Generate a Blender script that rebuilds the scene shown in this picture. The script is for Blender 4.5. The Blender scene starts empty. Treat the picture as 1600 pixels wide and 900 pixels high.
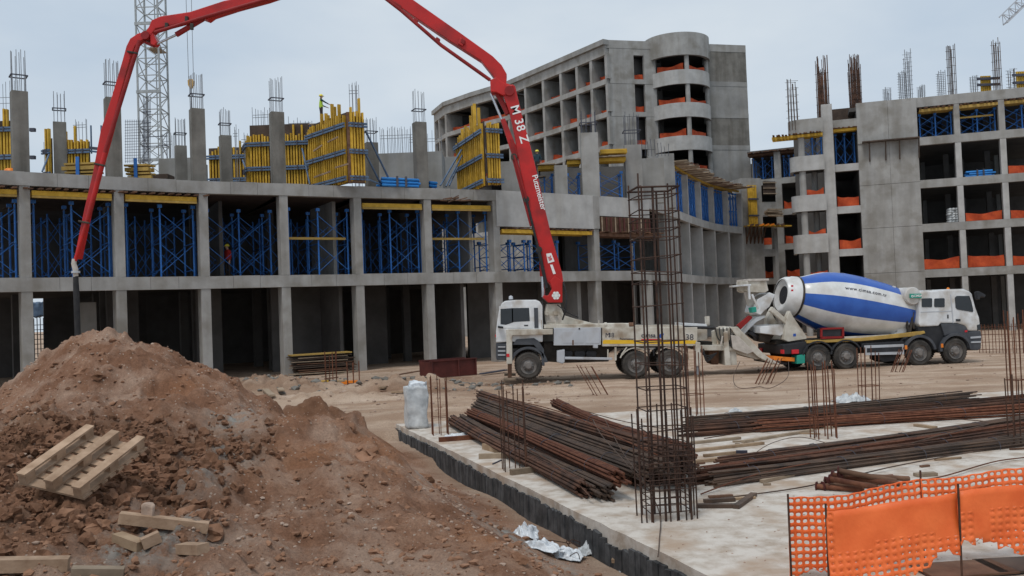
import bpy, bmesh, math, random
import numpy as np
from mathutils import Vector, Matrix

random.seed(7)
SC = bpy.context.scene
COL = SC.collection
R = math.radians

# ------------------------------------------------------------------ camera
F_PX = 1400.0                       # focal length in pixels of a 1600 wide picture
EYE = 2.9
PITCH, ROLL = 0.0266, 0.039
_F = Vector((0, math.cos(PITCH), math.sin(PITCH)))
_U0 = Vector((0, -math.sin(PITCH), math.cos(PITCH)))
_R0 = Vector((1, 0, 0))
_R = _R0 * math.cos(ROLL) - _U0 * math.sin(ROLL)
_U = _U0 * math.cos(ROLL) + _R0 * math.sin(ROLL)
cam_d = bpy.data.cameras.new('camera')
cam = bpy.data.objects.new('camera', cam_d)
COL.objects.link(cam)
cam_d.sensor_width = 36.0
cam_d.lens = F_PX / 1600 * 36.0
cam_d.clip_start = 0.1
cam_d.clip_end = 3000
M = Matrix((( _R.x, _U.x, -_F.x, 0), (_R.y, _U.y, -_F.y, 0), (_R.z, _U.z, -_F.z, EYE), (0, 0, 0, 1)))
cam.matrix_world = M
SC.camera = cam

# ------------------------------------------------------------------ sky, sun, exposure
SUN_EL, SUN_AZ = 63.0, 205.0        # azimuth clockwise from +Y (seen from above)
w = bpy.data.worlds.new('World'); SC.world = w; w.use_nodes = True
nt = w.node_tree; nt.nodes.clear()
out = nt.nodes.new('ShaderNodeOutputWorld'); bg = nt.nodes.new('ShaderNodeBackground')
sky = nt.nodes.new('ShaderNodeTexSky'); sky.sky_type = 'NISHITA'; sky.sun_disc = False
sky.sun_elevation = R(SUN_EL); sky.sun_rotation = R(SUN_AZ)
sky.air_density = 1.0; sky.dust_density = 3.0
tc = nt.nodes.new('ShaderNodeTexCoord')
mp = nt.nodes.new('ShaderNodeMapping'); mp.inputs['Scale'].default_value = (1.0, 1.0, 2.6)
nz = nt.nodes.new('ShaderNodeTexNoise'); nz.inputs['Scale'].default_value = 2.3; nz.inputs['Detail'].default_value = 5; nz.inputs['Roughness'].default_value = 0.5
rp = nt.nodes.new('ShaderNodeValToRGB')
rp.color_ramp.elements[0].position = 0.30; rp.color_ramp.elements[0].color = (4.75, 5.85, 7.15, 1)
rp.color_ramp.elements[1].position = 0.72; rp.color_ramp.elements[1].color = (7.3, 7.95, 8.5, 1)
mx = nt.nodes.new('ShaderNodeMixRGB'); mx.inputs['Fac'].default_value = 0.92
nt.links.new(tc.outputs['Generated'], mp.inputs['Vector']); nt.links.new(mp.outputs[0], nz.inputs['Vector'])
nt.links.new(nz.outputs['Fac'], rp.inputs['Fac'])
nt.links.new(sky.outputs[0], mx.inputs['Color1']); nt.links.new(rp.outputs[0], mx.inputs['Color2'])
nt.links.new(mx.outputs[0], bg.inputs['Color']); bg.inputs['Strength'].default_value = 0.1
nt.links.new(bg.outputs[0], out.inputs['Surface'])
sun_d = bpy.data.lights.new('sun', 'SUN'); sun_d.energy = 1.5; sun_d.angle = R(15); sun_d.color = (1.0, 0.965, 0.92)
sun = bpy.data.objects.new('sun', sun_d); COL.objects.link(sun)
sd = Vector((math.sin(R(SUN_AZ)) * math.cos(R(SUN_EL)), math.cos(R(SUN_AZ)) * math.cos(R(SUN_EL)), math.sin(R(SUN_EL))))
sun.rotation_euler = sd.to_track_quat('Z', 'Y').to_euler()
sun.location = sd * 200
SC.view_settings.view_transform = 'Standard'; SC.view_settings.look = 'None'
SC.view_settings.exposure = 0.0; SC.view_settings.gamma = 1.0
SC.view_settings.use_curve_mapping = False

# ------------------------------------------------------------------ helpers
CAM0 = Vector((0, 0, EYE))
def ray(px, py):
    return _F + _R * ((px - 800) / F_PX) + _U * ((450 - py) / F_PX)
def at(px, py, Y):                       # point at depth Y that the photograph shows at (px, py)
    d = ray(px, py); return CAM0 + d * (Y / d.y)
def gp(px, py, z=0.0):                   # the same on the level z
    d = ray(px, py); return CAM0 + d * ((z - EYE) / d.z)
def onplane(px, py, P0, u):              # on the vertical plane through P0 along the level direction u -> (s, z)
    d = ray(px, py); n = Vector((u.y, -u.x, 0))
    k = (Vector((P0.x, P0.y, 0)) - Vector((0, 0, 0))).dot(n) / d.dot(n)
    p = CAM0 + d * k
    return (Vector((p.x - P0.x, p.y - P0.y, 0)).dot(u), p.z)
def V(x, y, z=0.0): return Vector((x, y, z))

WM = {}                                  # world matrix of every parent
def thing(name, label, cat, loc=(0, 0, 0), rotz=0.0, group=None):
    o = bpy.data.objects.new(name, None); COL.objects.link(o)
    o.empty_display_size = 0.2
    m = Matrix.Translation(Vector(loc)) @ Matrix.Rotation(rotz, 4, 'Z')
    o.matrix_world = m; WM[o.name] = m
    o['label'] = label; o['category'] = cat
    if group: o['group'] = group
    return o
def tag(o, label, cat, group=None):
    o['label'] = label; o['category'] = cat
    if group: o['group'] = group
    return o
def structure(o):
    o['kind'] = 'structure'; return o
def stuff(o):
    o['kind'] = 'stuff'; return o
def link(name, me, parent=None, mw=None):
    o = bpy.data.objects.new(name, me); COL.objects.link(o)
    mw = mw or Matrix.Identity(4)
    if parent is not None:
        o.parent = parent
        pm = WM[parent.name]
        o.matrix_local = pm.inverted() @ mw
        WM[o.name] = mw.copy()
    else:
        o.matrix_world = mw; WM[o.name] = mw.copy()
    return o

def frame(p, q, up=Vector((0, 0, 1))):   # orthonormal: x along p->q
    x = (q - p).normalized()
    if abs(x.dot(up)) > 0.97: up = Vector((0, 1, 0))
    y = up.cross(x).normalized(); z = x.cross(y)
    return x, y, z

class MB:
    def __init__(s): s.v = []; s.f = []; s.m = []; s.mi = 0
    def add(s, vs, fs):
        b = len(s.v); s.v += [tuple(v) for v in vs]
        for f in fs: s.f.append(tuple(i + b for i in f)); s.m.append(s.mi)
        return s
    def box(s, x0, x1, y0, y1, z0, z1, M=None):
        vs = [Vector(c) for c in ((x0,y0,z0),(x1,y0,z0),(x1,y1,z0),(x0,y1,z0),(x0,y0,z1),(x1,y0,z1),(x1,y1,z1),(x0,y1,z1))]
        if M is not None: vs = [M @ v for v in vs]
        return s.add(vs, [(0,3,2,1),(4,5,6,7),(0,1,5,4),(1,2,6,5),(2,3,7,6),(3,0,4,7)])
    def bar(s, p, q, w, h=None, up=Vector((0, 0, 1))):
        p = Vector(p); q = Vector(q); h = h or w; x, y, z = frame(p, q, up); y = y * (w / 2); z = z * (h / 2)
        vs = [p - y - z, p + y - z, p + y + z, p - y + z, q - y - z, q + y - z, q + y + z, q - y + z]
        return s.add(vs, [(0,3,2,1),(4,5,6,7),(0,1,5,4),(1,2,6,5),(2,3,7,6),(3,0,4,7)])
    def tube(s, path, r, n=8, caps=True):
        path = [Vector(p) for p in path]; rs = r if isinstance(r, (list, tuple)) else [r] * len(path)
        b = []; k = len(path); prev = None
        for i, p in enumerate(path):
            d = (path[min(i + 1, k - 1)] - path[max(i - 1, 0)]).normalized()
            if prev is None:
                up = Vector((0, 0, 1)) if abs(d.z) < 0.95 else Vector((0, 1, 0))
                y = up.cross(d).normalized()
            else:
                y = (prev - d * prev.dot(d)).normalized()
            prev = y; z = d.cross(y)
            b += [p + (y * math.cos(2 * math.pi * j / n) + z * math.sin(2 * math.pi * j / n)) * rs[i] for j in range(n)]
        fs = []
        for i in range(k - 1):
            for j in range(n):
                fs.append((i * n + j, i * n + (j + 1) % n, (i + 1) * n + (j + 1) % n, (i + 1) * n + j))
        if caps: fs += [tuple(range(n - 1, -1, -1)), tuple((k - 1) * n + j for j in range(n))]
        return s.add(b, fs)
    def prism(s, pts, ext):              # planar polygon (3-D points) extruded by ext
        pts = [Vector(p) for p in pts]; e = Vector(ext); n = len(pts)
        nrm = Vector((0, 0, 0))
        for i in range(n): nrm += pts[i].cross(pts[(i + 1) % n])
        if nrm.dot(e) > 0: pts = pts[::-1]
        vs = pts + [p + e for p in pts]
        fs = [tuple(range(n)), tuple(range(2 * n - 1, n - 1, -1))] + [((i + 1) % n, i, i + n, (i + 1) % n + n) for i in range(n)]
        return s.add(vs, fs)
    def lathe(s, o, axis, prof, n=24, arc=(0, 2 * math.pi), ref=None, mfun=None):   # prof: (distance, radius)
        o = Vector(o); a = Vector(axis).normalized()
        ref = Vector(ref) if ref is not None else (Vector((0, 0, 1)) if abs(a.z) < 0.9 else Vector((1, 0, 0)))
        y = (ref - a * ref.dot(a)).normalized(); z = a.cross(y)
        full = abs(arc[1] - arc[0] - 2 * math.pi) < 1e-6
        c = n if full else n + 1
        vs = []
        for d, r in prof:
            for j in range(c):
                t = arc[0] + (arc[1] - arc[0]) * j / n
                vs.append(o + a * d + (y * math.cos(t) + z * math.sin(t)) * r)
        b = len(s.v); s.v += [tuple(v) for v in vs]
        for i in range(len(prof) - 1):
            for j in range(n):
                j2 = (j + 1) % c if full else j + 1
                s.f.append((b + i * c + j, b + i * c + j2, b + (i + 1) * c + j2, b + (i + 1) * c + j))
                s.m.append(mfun(i, arc[0] + (arc[1] - arc[0]) * (j + .5) / n) if mfun else s.mi)
        return s
    def mesh(s, name, mats, smooth=False, inv=None):
        me = bpy.data.meshes.new(name)
        vs = s.v if inv is None else [tuple(inv @ Vector(v)) for v in s.v]
        me.from_pydata(vs, [], s.f)
        for m in (mats if isinstance(mats, (list, tuple)) else [mats]): me.materials.append(m)
        if len(me.materials) > 1: me.polygons.foreach_set('material_index', s.m)
        if smooth: me.shade_smooth()
        me.update(); return me
    def build(s, name, mats, parent=None, smooth=False, bevel=0.0, auto=None):    # verts are world coordinates
        pm = WM[parent.name] if parent is not None else Matrix.Identity(4)
        me = s.mesh(name, mats, smooth, pm.inverted())
        bm = bmesh.new(); bm.from_mesh(me); bmesh.ops.recalc_face_normals(bm, faces=bm.faces)
        if bevel > 0:
            es = [e for e in bm.edges if len(e.link_faces) == 2 and e.calc_face_angle(0) > 0.5]
            bmesh.ops.bevel(bm, geom=es, offset=bevel, segments=2, profile=0.6, affect='EDGES', clamp_overlap=True)
        bm.to_mesh(me); bm.free()
        if auto is not None:
            me.shade_smooth()
            me.set_sharp_from_angle(angle=R(auto))
        o = bpy.data.objects.new(name, me); COL.objects.link(o)
        if parent is not None: o.parent = parent
        WM[o.name] = pm.copy()
        return o

_shared = {}
def shared_box(m):
    k = ('box', m.name)
    if k not in _shared: _shared[k] = MB().box(-.5, .5, -.5, .5, -.5, .5).mesh('unit_bar', m)
    return _shared[k]
def shared_rod(m, n=7):
    k = ('rod', m.name, n)
    if k not in _shared: _shared[k] = MB().tube([(-.5, 0, 0), (.5, 0, 0)], 1.0, n).mesh('unit_rod', m, True)
    return _shared[k]
def piece(name, p, q, wd, ht, m, parent=None, up=Vector((0, 0, 1))):    # a straight square bar as an object of its own
    p = Vector(p); q = Vector(q); x, y, z = frame(p, q, up); L = (q - p).length; c = (p + q) / 2
    mw = Matrix(((x.x * L, y.x * wd, z.x * ht, c.x), (x.y * L, y.y * wd, z.y * ht, c.y), (x.z * L, y.z * wd, z.z * ht, c.z), (0, 0, 0, 1)))
    return link(name, shared_box(m), parent, mw)
def rod(name, p, q, r, m, parent=None, n=7):
    p = Vector(p); q = Vector(q); x, y, z = frame(p, q); L = (q - p).length; c = (p + q) / 2
    mw = Matrix(((x.x * L, y.x * r, z.x * r, c.x), (x.y * L, y.y * r, z.y * r, c.y), (x.z * L, y.z * r, z.z * r, c.z), (0, 0, 0, 1)))
    return link(name, shared_rod(m, n), parent, mw)
def ordinal(i): return ['first', 'second', 'third', 'fourth', 'fifth', 'sixth', 'seventh', 'eighth', 'ninth', 'tenth', 'eleventh', 'twelfth'][i]
def text_mesh(body, size, m, parent, origin, xdir, ydir, name='lettering', offset=0.0, depth=0.004, align='CENTER', spacing=1.0):
    cu = bpy.data.curves.new('lettering', 'FONT'); cu.body = body; cu.size = size; cu.offset = offset; cu.extrude = depth
    cu.align_x = align; cu.align_y = 'CENTER'; cu.space_character = spacing
    tmp = bpy.data.objects.new('tmp', cu); COL.objects.link(tmp)
    dg = bpy.context.evaluated_depsgraph_get()
    me = bpy.data.meshes.new_from_object(tmp.evaluated_get(dg))
    bpy.data.objects.remove(tmp); me.materials.clear(); me.materials.append(m)
    x = Vector(xdir).normalized(); y = Vector(ydir); y = (y - x * y.dot(x)).normalized(); z = x.cross(y); o = Vector(origin)
    mw = Matrix(((x.x, y.x, z.x, o.x), (x.y, y.y, z.y, o.y), (x.z, y.z, z.z, o.z), (0, 0, 0, 1)))
    return link(name, me, parent, mw)

# ------------------------------------------------------------------ materials
def mat(name, c1, c2=None, scale=3.0, rough=0.8, bump=0.0, bscale=None, metal=0.0, detail=6, spec=0.3, streak=0.0, fine=0.0, c3=None, s3=0.6, objrand=0.0, dist=0.02, coat=0.0, lo=0.35, hi=0.65):
    m = bpy.data.materials.new(name); m.use_nodes = True
    nt = m.node_tree; b = nt.nodes['Principled BSDF']
    b.inputs['Roughness'].default_value = rough; b.inputs['Metallic'].default_value = metal
    b.inputs['Specular IOR Level'].default_value = spec
    if coat: b.inputs['Coat Weight'].default_value = coat; b.inputs['Coat Roughness'].default_value = .15
    L = nt.links.new; N = nt.nodes.new
    geo = N('ShaderNodeNewGeometry')
    c2 = c2 or tuple(min(1, x * 1.25) for x in c1)
    n1 = N('ShaderNodeTexNoise'); n1.inputs['Scale'].default_value = scale; n1.inputs['Detail'].default_value = detail; n1.inputs['Roughness'].default_value = 0.62
    L(geo.outputs['Position'], n1.inputs['Vector'])
    r1 = N('ShaderNodeValToRGB'); r1.color_ramp.elements[0].position = lo; r1.color_ramp.elements[1].position = hi
    r1.color_ramp.elements[0].color = (*c1, 1); r1.color_ramp.elements[1].color = (*c2, 1)
    L(n1.outputs['Fac'], r1.inputs['Fac']); col = r1.outputs['Color']
    if c3:
        n3 = N('ShaderNodeTexNoise'); n3.inputs['Scale'].default_value = s3; n3.inputs['Detail'].default_value = 5
        L(geo.outputs['Position'], n3.inputs['Vector'])
        r3 = N('ShaderNodeValToRGB'); r3.color_ramp.elements[0].position = .5; r3.color_ramp.elements[1].position = .68
        L(n3.outputs['Fac'], r3.inputs['Fac'])
        mx = N('ShaderNodeMixRGB'); L(r3.outputs['Color'], mx.inputs['Fac']); L(col, mx.inputs['Color1']); mx.inputs['Color2'].default_value = (*c3, 1); col = mx.outputs['Color']
    if streak:
        mp = N('ShaderNodeMapping'); mp.inputs['Scale'].default_value = (1.1, 1.1, .12); L(geo.outputs['Position'], mp.inputs['Vector'])
        n2 = N('ShaderNodeTexNoise'); n2.inputs['Scale'].default_value = 1.4; n2.inputs['Detail'].default_value = 4; L(mp.outputs[0], n2.inputs['Vector'])
        r2 = N('ShaderNodeValToRGB'); r2.color_ramp.elements[0].position = .36; r2.color_ramp.elements[1].position = .58
        k = 1 - streak; r2.color_ramp.elements[0].color = (k, k * .98, k * .95, 1); r2.color_ramp.elements[1].color = (1, 1, 1, 1)
        L(n2.outputs['Fac'], r2.inputs['Fac'])
        mx = N('ShaderNodeMixRGB'); mx.blend_type = 'MULTIPLY'; mx.inputs['Fac'].default_value = 1; L(col, mx.inputs['Color1']); L(r2.outputs['Color'], mx.inputs['Color2']); col = mx.outputs['Color']
    if objrand:
        oi = N('ShaderNodeObjectInfo'); mr = N('ShaderNodeMapRange'); mr.inputs['To Min'].default_value = 1 - objrand; mr.inputs['To Max'].default_value = 1 + objrand * .5
        L(oi.outputs['Random'], mr.inputs['Value'])
        mx = N('ShaderNodeVectorMath'); mx.operation = 'SCALE'; L(col, mx.inputs[0]); L(mr.outputs[0], mx.inputs['Scale']); col = mx.outputs[0]
    L(col, b.inputs['Base Color'])
    if bump or fine:
        bp = N('ShaderNodeBump'); bp.inputs['Strength'].default_value = bump; bp.inputs['Distance'].default_value = dist
        nb = N('ShaderNodeTexNoise'); nb.inputs['Scale'].default_value = bscale or scale * 6; nb.inputs['Detail'].default_value = 5; nb.inputs['Roughness'].default_value = .65
        L(geo.outputs['Position'], nb.inputs['Vector']); L(nb.outputs['Fac'], bp.inputs['Height']); L(bp.outputs['Normal'], b.inputs['Normal'])
    return m

MT = {}
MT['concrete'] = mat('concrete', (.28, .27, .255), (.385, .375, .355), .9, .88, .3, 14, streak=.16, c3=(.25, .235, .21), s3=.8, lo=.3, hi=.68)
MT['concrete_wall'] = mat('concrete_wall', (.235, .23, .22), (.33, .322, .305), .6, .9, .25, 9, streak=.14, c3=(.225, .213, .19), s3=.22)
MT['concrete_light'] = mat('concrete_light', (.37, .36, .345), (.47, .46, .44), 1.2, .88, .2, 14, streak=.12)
MT['concrete_shade'] = mat('shaded_concrete', (.085, .079, .074), (.125, .117, .11), .7, .92, .2, 8)  # same concrete, darkened: the shade inside the bays is put into its colour
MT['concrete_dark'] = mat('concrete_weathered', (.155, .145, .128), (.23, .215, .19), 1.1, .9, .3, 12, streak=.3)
MT['yellow'] = mat('yellow_timber', (.46, .265, .02), (.68, .41, .05), 2.4, .6, .15, 20, objrand=.3)
MT['yellow_dull'] = mat('yellow_timber_worn', (.36, .23, .06), (.52, .34, .09), 2.4, .7, .15, 20, objrand=.25)
MT['blue'] = mat('blue_paint', (.03, .14, .44), (.05, .2, .55), 3, .5, objrand=.25)
MT['blue_waler'] = mat('blue_grey_waler', (.075, .125, .21), (.13, .19, .28), 3, .55, objrand=.2)
MT['blue_bright'] = mat('blue_bundle', (.02, .19, .55), (.04, .26, .65), 3, .5, objrand=.2)
MT['ply'] = mat('plywood_dark', (.05, .035, .027), (.095, .065, .048), 2, .8)
MT['wood'] = mat('raw_timber', (.25, .165, .10), (.42, .30, .195), 3.5, .8, .25, 30, objrand=.3)
MT['wood_grey'] = mat('weathered_timber', (.24, .18, .125), (.36, .28, .2), 3.5, .85, .25, 30, objrand=.3)
MT['wood_dark'] = mat('brown_timber', (.10, .052, .032), (.19, .105, .065), 3, .85, .2, 25, objrand=.35)
MT['wood_pallet'] = mat('pallet_timber', (.29, .185, .115), (.47, .325, .22), 5, .8, .3, 40, objrand=.25)
MT['rebar_dark'] = mat('dark_rebar', (.035, .022, .018), (.085, .045, .03), 9, .85, .3, 60, objrand=.3)
MT['rebar'] = mat('rusty_rebar', (.045, .026, .019), (.135, .065, .04), 2.5, .85, .3, 60, objrand=.3)
MT['rebar_red'] = mat('red_rust_rebar', (.10, .035, .02), (.19, .075, .04), 7, .85, .3, 60, objrand=.3)
MT['rebar_grey'] = mat('grey_rebar', (.055, .04, .032), (.135, .085, .058), 2.2, .7, .3, 60, objrand=.25)
MT['steel'] = mat('bare_steel_bars', (.19, .2, .215), (.3, .31, .325), 6, .6)
MT['tie'] = mat('dark_tie_wire', (.05, .055, .075), (.09, .09, .11), 6, .7)
MT['mast'] = mat('galvanised_mast', (.27, .285, .285), (.4, .41, .40), 4, .55)
MT['net'] = mat('orange_net', (.34, .042, .012), (.54, .085, .022), 1.6, .75, .3, 14)
MT['red'] = mat('red_boom_paint', (.42, .008, .006), (.56, .014, .010), .7, .4, .03, 6, spec=.45, c3=(.30, .010, .008), s3=.8)
MT['red_dark'] = mat('dark_red_paint', (.20, .010, .010), (.30, .018, .016), 1.5, .5)
MT['cream'] = mat('cream_paint', (.43, .39, .32), (.62, .59, .52), 1.9, .6, .08, 14, c3=(.30, .235, .17), s3=1.6)
MT['white'] = mat('white_paint', (.60, .61, .62), (.76, .77, .77), 1.7, .35, spec=.5, coat=.2, c3=(.46, .42, .37), s3=1.5)
MT['white_drum'] = mat('white_drum_paint', (.60, .595, .57), (.76, .76, .75), 1.6, .35, spec=.5, coat=.2, c3=(.50, .47, .43), s3=1.0)
MT['blue_drum'] = mat('blue_drum_paint', (.010, .075, .36), (.02, .105, .44), 1.6, .35, spec=.5, coat=.2)
MT['greybox'] = mat('grey_locker_paint', (.42, .44, .47), (.52, .54, .57), 1.2, .5, c3=(.36, .35, .35), s3=1.2)
MT['black'] = mat('black_plastic', (.018, .019, .022), (.035, .036, .04), 2, .55)
MT['darkgrey'] = mat('dark_grey_plastic', (.05, .055, .065), (.085, .09, .10), 2, .6)
MT['chassis'] = mat('dusty_chassis', (.03, .027, .024), (.075, .062, .05), 2.5, .8)
MT['tyre'] = mat('dusty_tyre', (.025, .024, .023), (.085, .075, .065), 2.2, .9, .3, 25)
MT['rim'] = mat('dusty_rim', (.12, .11, .10), (.22, .2, .185), 5, .6)
MT['glass'] = mat('dark_glass', (.012, .014, .016), (.022, .025, .028), 1, .08, spec=.6)
MT['chrome'] = mat('cylinder_rod', (.5, .5, .52), (.6, .6, .62), 2, .25, metal=.9)
MT['orange_lamp'] = mat('orange_reflector', (.75, .2, .02), (.85, .26, .03), 3, .4)
MT['red_lamp'] = mat('red_lens', (.55, .02, .03), (.65, .03, .04), 3, .3)
MT['green'] = mat('green_label', (.02, .27, .20), (.03, .33, .25), 3, .5)
MT['yellow_stripe'] = mat('yellow_stripe', (.72, .42, .02), (.8, .5, .04), 3, .5)
MT['ink'] = mat('dark_print', (.03, .03, .045), (.05, .05, .07), 3, .6)
MT['letter'] = mat('white_print', (.78, .78, .76), (.85, .85, .83), 3, .5)
MT['letter_red'] = mat('red_print', (.55, .02, .03), (.6, .03, .04), 3, .5)
MT['redbox'] = mat('oxide_red_steel', (.075, .02, .017), (.12, .03, .025), 2, .55, .1, 12)
MT['skin'] = mat('skin', (.42, .24, .16), (.5, .3, .21), 5, .6)
MT['hivis'] = mat('lime_vest', (.42, .60, .05), (.52, .70, .08), 4, .8)
MT['trouser'] = mat('dark_trousers', (.035, .025, .022), (.06, .045, .04), 4, .9)
MT['navy'] = mat('navy_sleeves', (.02, .04, .055), (.03, .06, .075), 4, .9)
MT['redcloth'] = mat('red_workwear', (.38, .02, .02), (.48, .04, .03), 4, .9)
MT['helmet'] = mat('yellow_helmet', (.72, .6, .05), (.8, .68, .08), 4, .4)
MT['hook'] = mat('ochre_hook_block', (.46, .26, .06), (.56, .34, .1), 4, .55)
MT['plasticsheet'] = mat('clear_plastic_sheet', (.5, .53, .56), (.75, .78, .8), 6, .25, .6, 18, spec=.6)
MT['wrap'] = mat('grey_white_wrap', (.38, .40, .41), (.66, .68, .68), 3.2, .4, .6, 9, spec=.5)
MT['bitumen'] = mat('bitumen_coat', (.035, .037, .04), (.10, .102, .105), 5, .75, .5, 18, objrand=.4)
MT['hose'] = mat('rubber_hose', (.018, .018, .02), (.035, .034, .034), 4, .7)
MT['hosecream'] = mat('grouty_pipe', (.42, .38, .33), (.55, .5, .45), 6, .8, .3, 20)
# ------------------------------------------------------------------ ground
def _hash(ix, iy, seed):
    h = (ix.astype(np.int64) * 374761393 + iy.astype(np.int64) * 668265263 + seed * 1442695041) & 0x7fffffff
    h = (h ^ (h >> 13)) * 1274126177 & 0x7fffffff
    return ((h ^ (h >> 16)) & 0xffff) / 65535.0
def vnoise(x, y, seed=0):
    ix = np.floor(x); iy = np.floor(y); fx = x - ix; fy = y - iy
    fx = fx * fx * fx * (fx * (fx * 6 - 15) + 10); fy = fy * fy * fy * (fy * (fy * 6 - 15) + 10)
    a = _hash(ix, iy, seed); b = _hash(ix + 1, iy, seed); c = _hash(ix, iy + 1, seed); d = _hash(ix + 1, iy + 1, seed)
    return (a + (b - a) * fx) * (1 - fy) + (c + (d - c) * fx) * fy
def fbm(x, y, oct=4, seed=0, gain=.5):
    s = 0; a = 1; t = 0
    for o in range(oct):
        s = s + a * (vnoise(x + o * 17.3, y - o * 9.1, seed + o) - .5) * 2; t += a; a *= gain; x = x * 2.03; y = y * 2.03
    return s / t
def sstep(a, b, x):
    t = np.clip((x - a) / (b - a), 0, 1); return t * t * (3 - 2 * t)

def edge_x(Y): return 2.04 - 0.36 * (Y - 9.5)
SLAB_FAR = lambda X: 24.3 + (X + 3.3) * 0.12
_cp = [(150,513,17),(200,519,16.8),(240,524,16.5),(262,536,16.4),(150,520,16.1),(205,526,16.0),(240,532,15.9),(135,522,17.8),(200,522,17.8),(238,528,17.6),(320,560,17.4),(380,600,17.2),(330,610,15),(400,650,14.8),(120,600,14.6),(250,610,14.8),(280,557,16.2),(330,592,16),(410,642,16),(118,518,16.8),(80,550,16.5),(40,604,16),(0,642,15.5),(-110,700,15),(-250,760,14),
       (60,640,13.5),(200,620,14),(320,650,13.5),(130,735,10.7),(330,740,11),(60,800,9.3),(250,830,8.8),(100,890,7.8),(350,890,8),(-60,820,8.6),
       (480,655,14.5),(420,700,13),(560,684,14),(620,722,13.2),(700,790,11.3),(800,862,9.6),(560,780,10.8),(600,880,8.8),(800,896,8.6),(440,770,10.8)]
_P = [(*at(a, b, c),) for a, b, c in _cp]
_P += [(-9.3, 20.5, .5), (-6.5, 20, .5), (-12, 20, .3), (-9, 23, 0), (-14, 22, 0), (-18, 18, .3), (-18, 12, .5), (-3, 22, .15), (-6, 23, .05), (-12, 26, 0), (-4.2, 19.5, .45), (-5.5, 18.6, .55), (-20, 24, 0),
       (-4, 5, .5), (0, 5, .45), (-8, 5, .6), (-12, 7, .7)]
for _y in (6.5, 8, 9.5, 11.5, 14, 17, 20, 23):
    _P += [(edge_x(_y) - .3, _y, -.46), (edge_x(_y) - .95, _y, -.38 if _y < 20 else -.3), (edge_x(_y) + 1.2, _y, -.5)]
_P = np.array(_P)
def _tps(r2): return np.where(r2 > 1e-12, r2 * np.log(np.maximum(r2, 1e-12)) * .5, 0)
_n = len(_P); _A = np.zeros((_n + 3, _n + 3)); _d2 = ((_P[:, None, :2] - _P[None, :, :2]) ** 2).sum(-1)
_A[:_n, :_n] = _tps(_d2) + np.eye(_n) * .02; _A[:_n, _n] = 1; _A[:_n, _n + 1:] = _P[:, :2]; _A[_n, :_n] = 1; _A[_n + 1:, :_n] = _P[:, :2].T
_W = np.linalg.solve(_A, np.r_[_P[:, 2], 0, 0, 0])
def base_z(X, Y):
    z = np.full(X.shape, _W[_n]) + _W[_n + 1] * X + _W[_n + 2] * Y
    for i in range(_n): z = z + _W[i] * _tps((X - _P[i, 0]) ** 2 + (Y - _P[i, 1]) ** 2)
    return z
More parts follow.
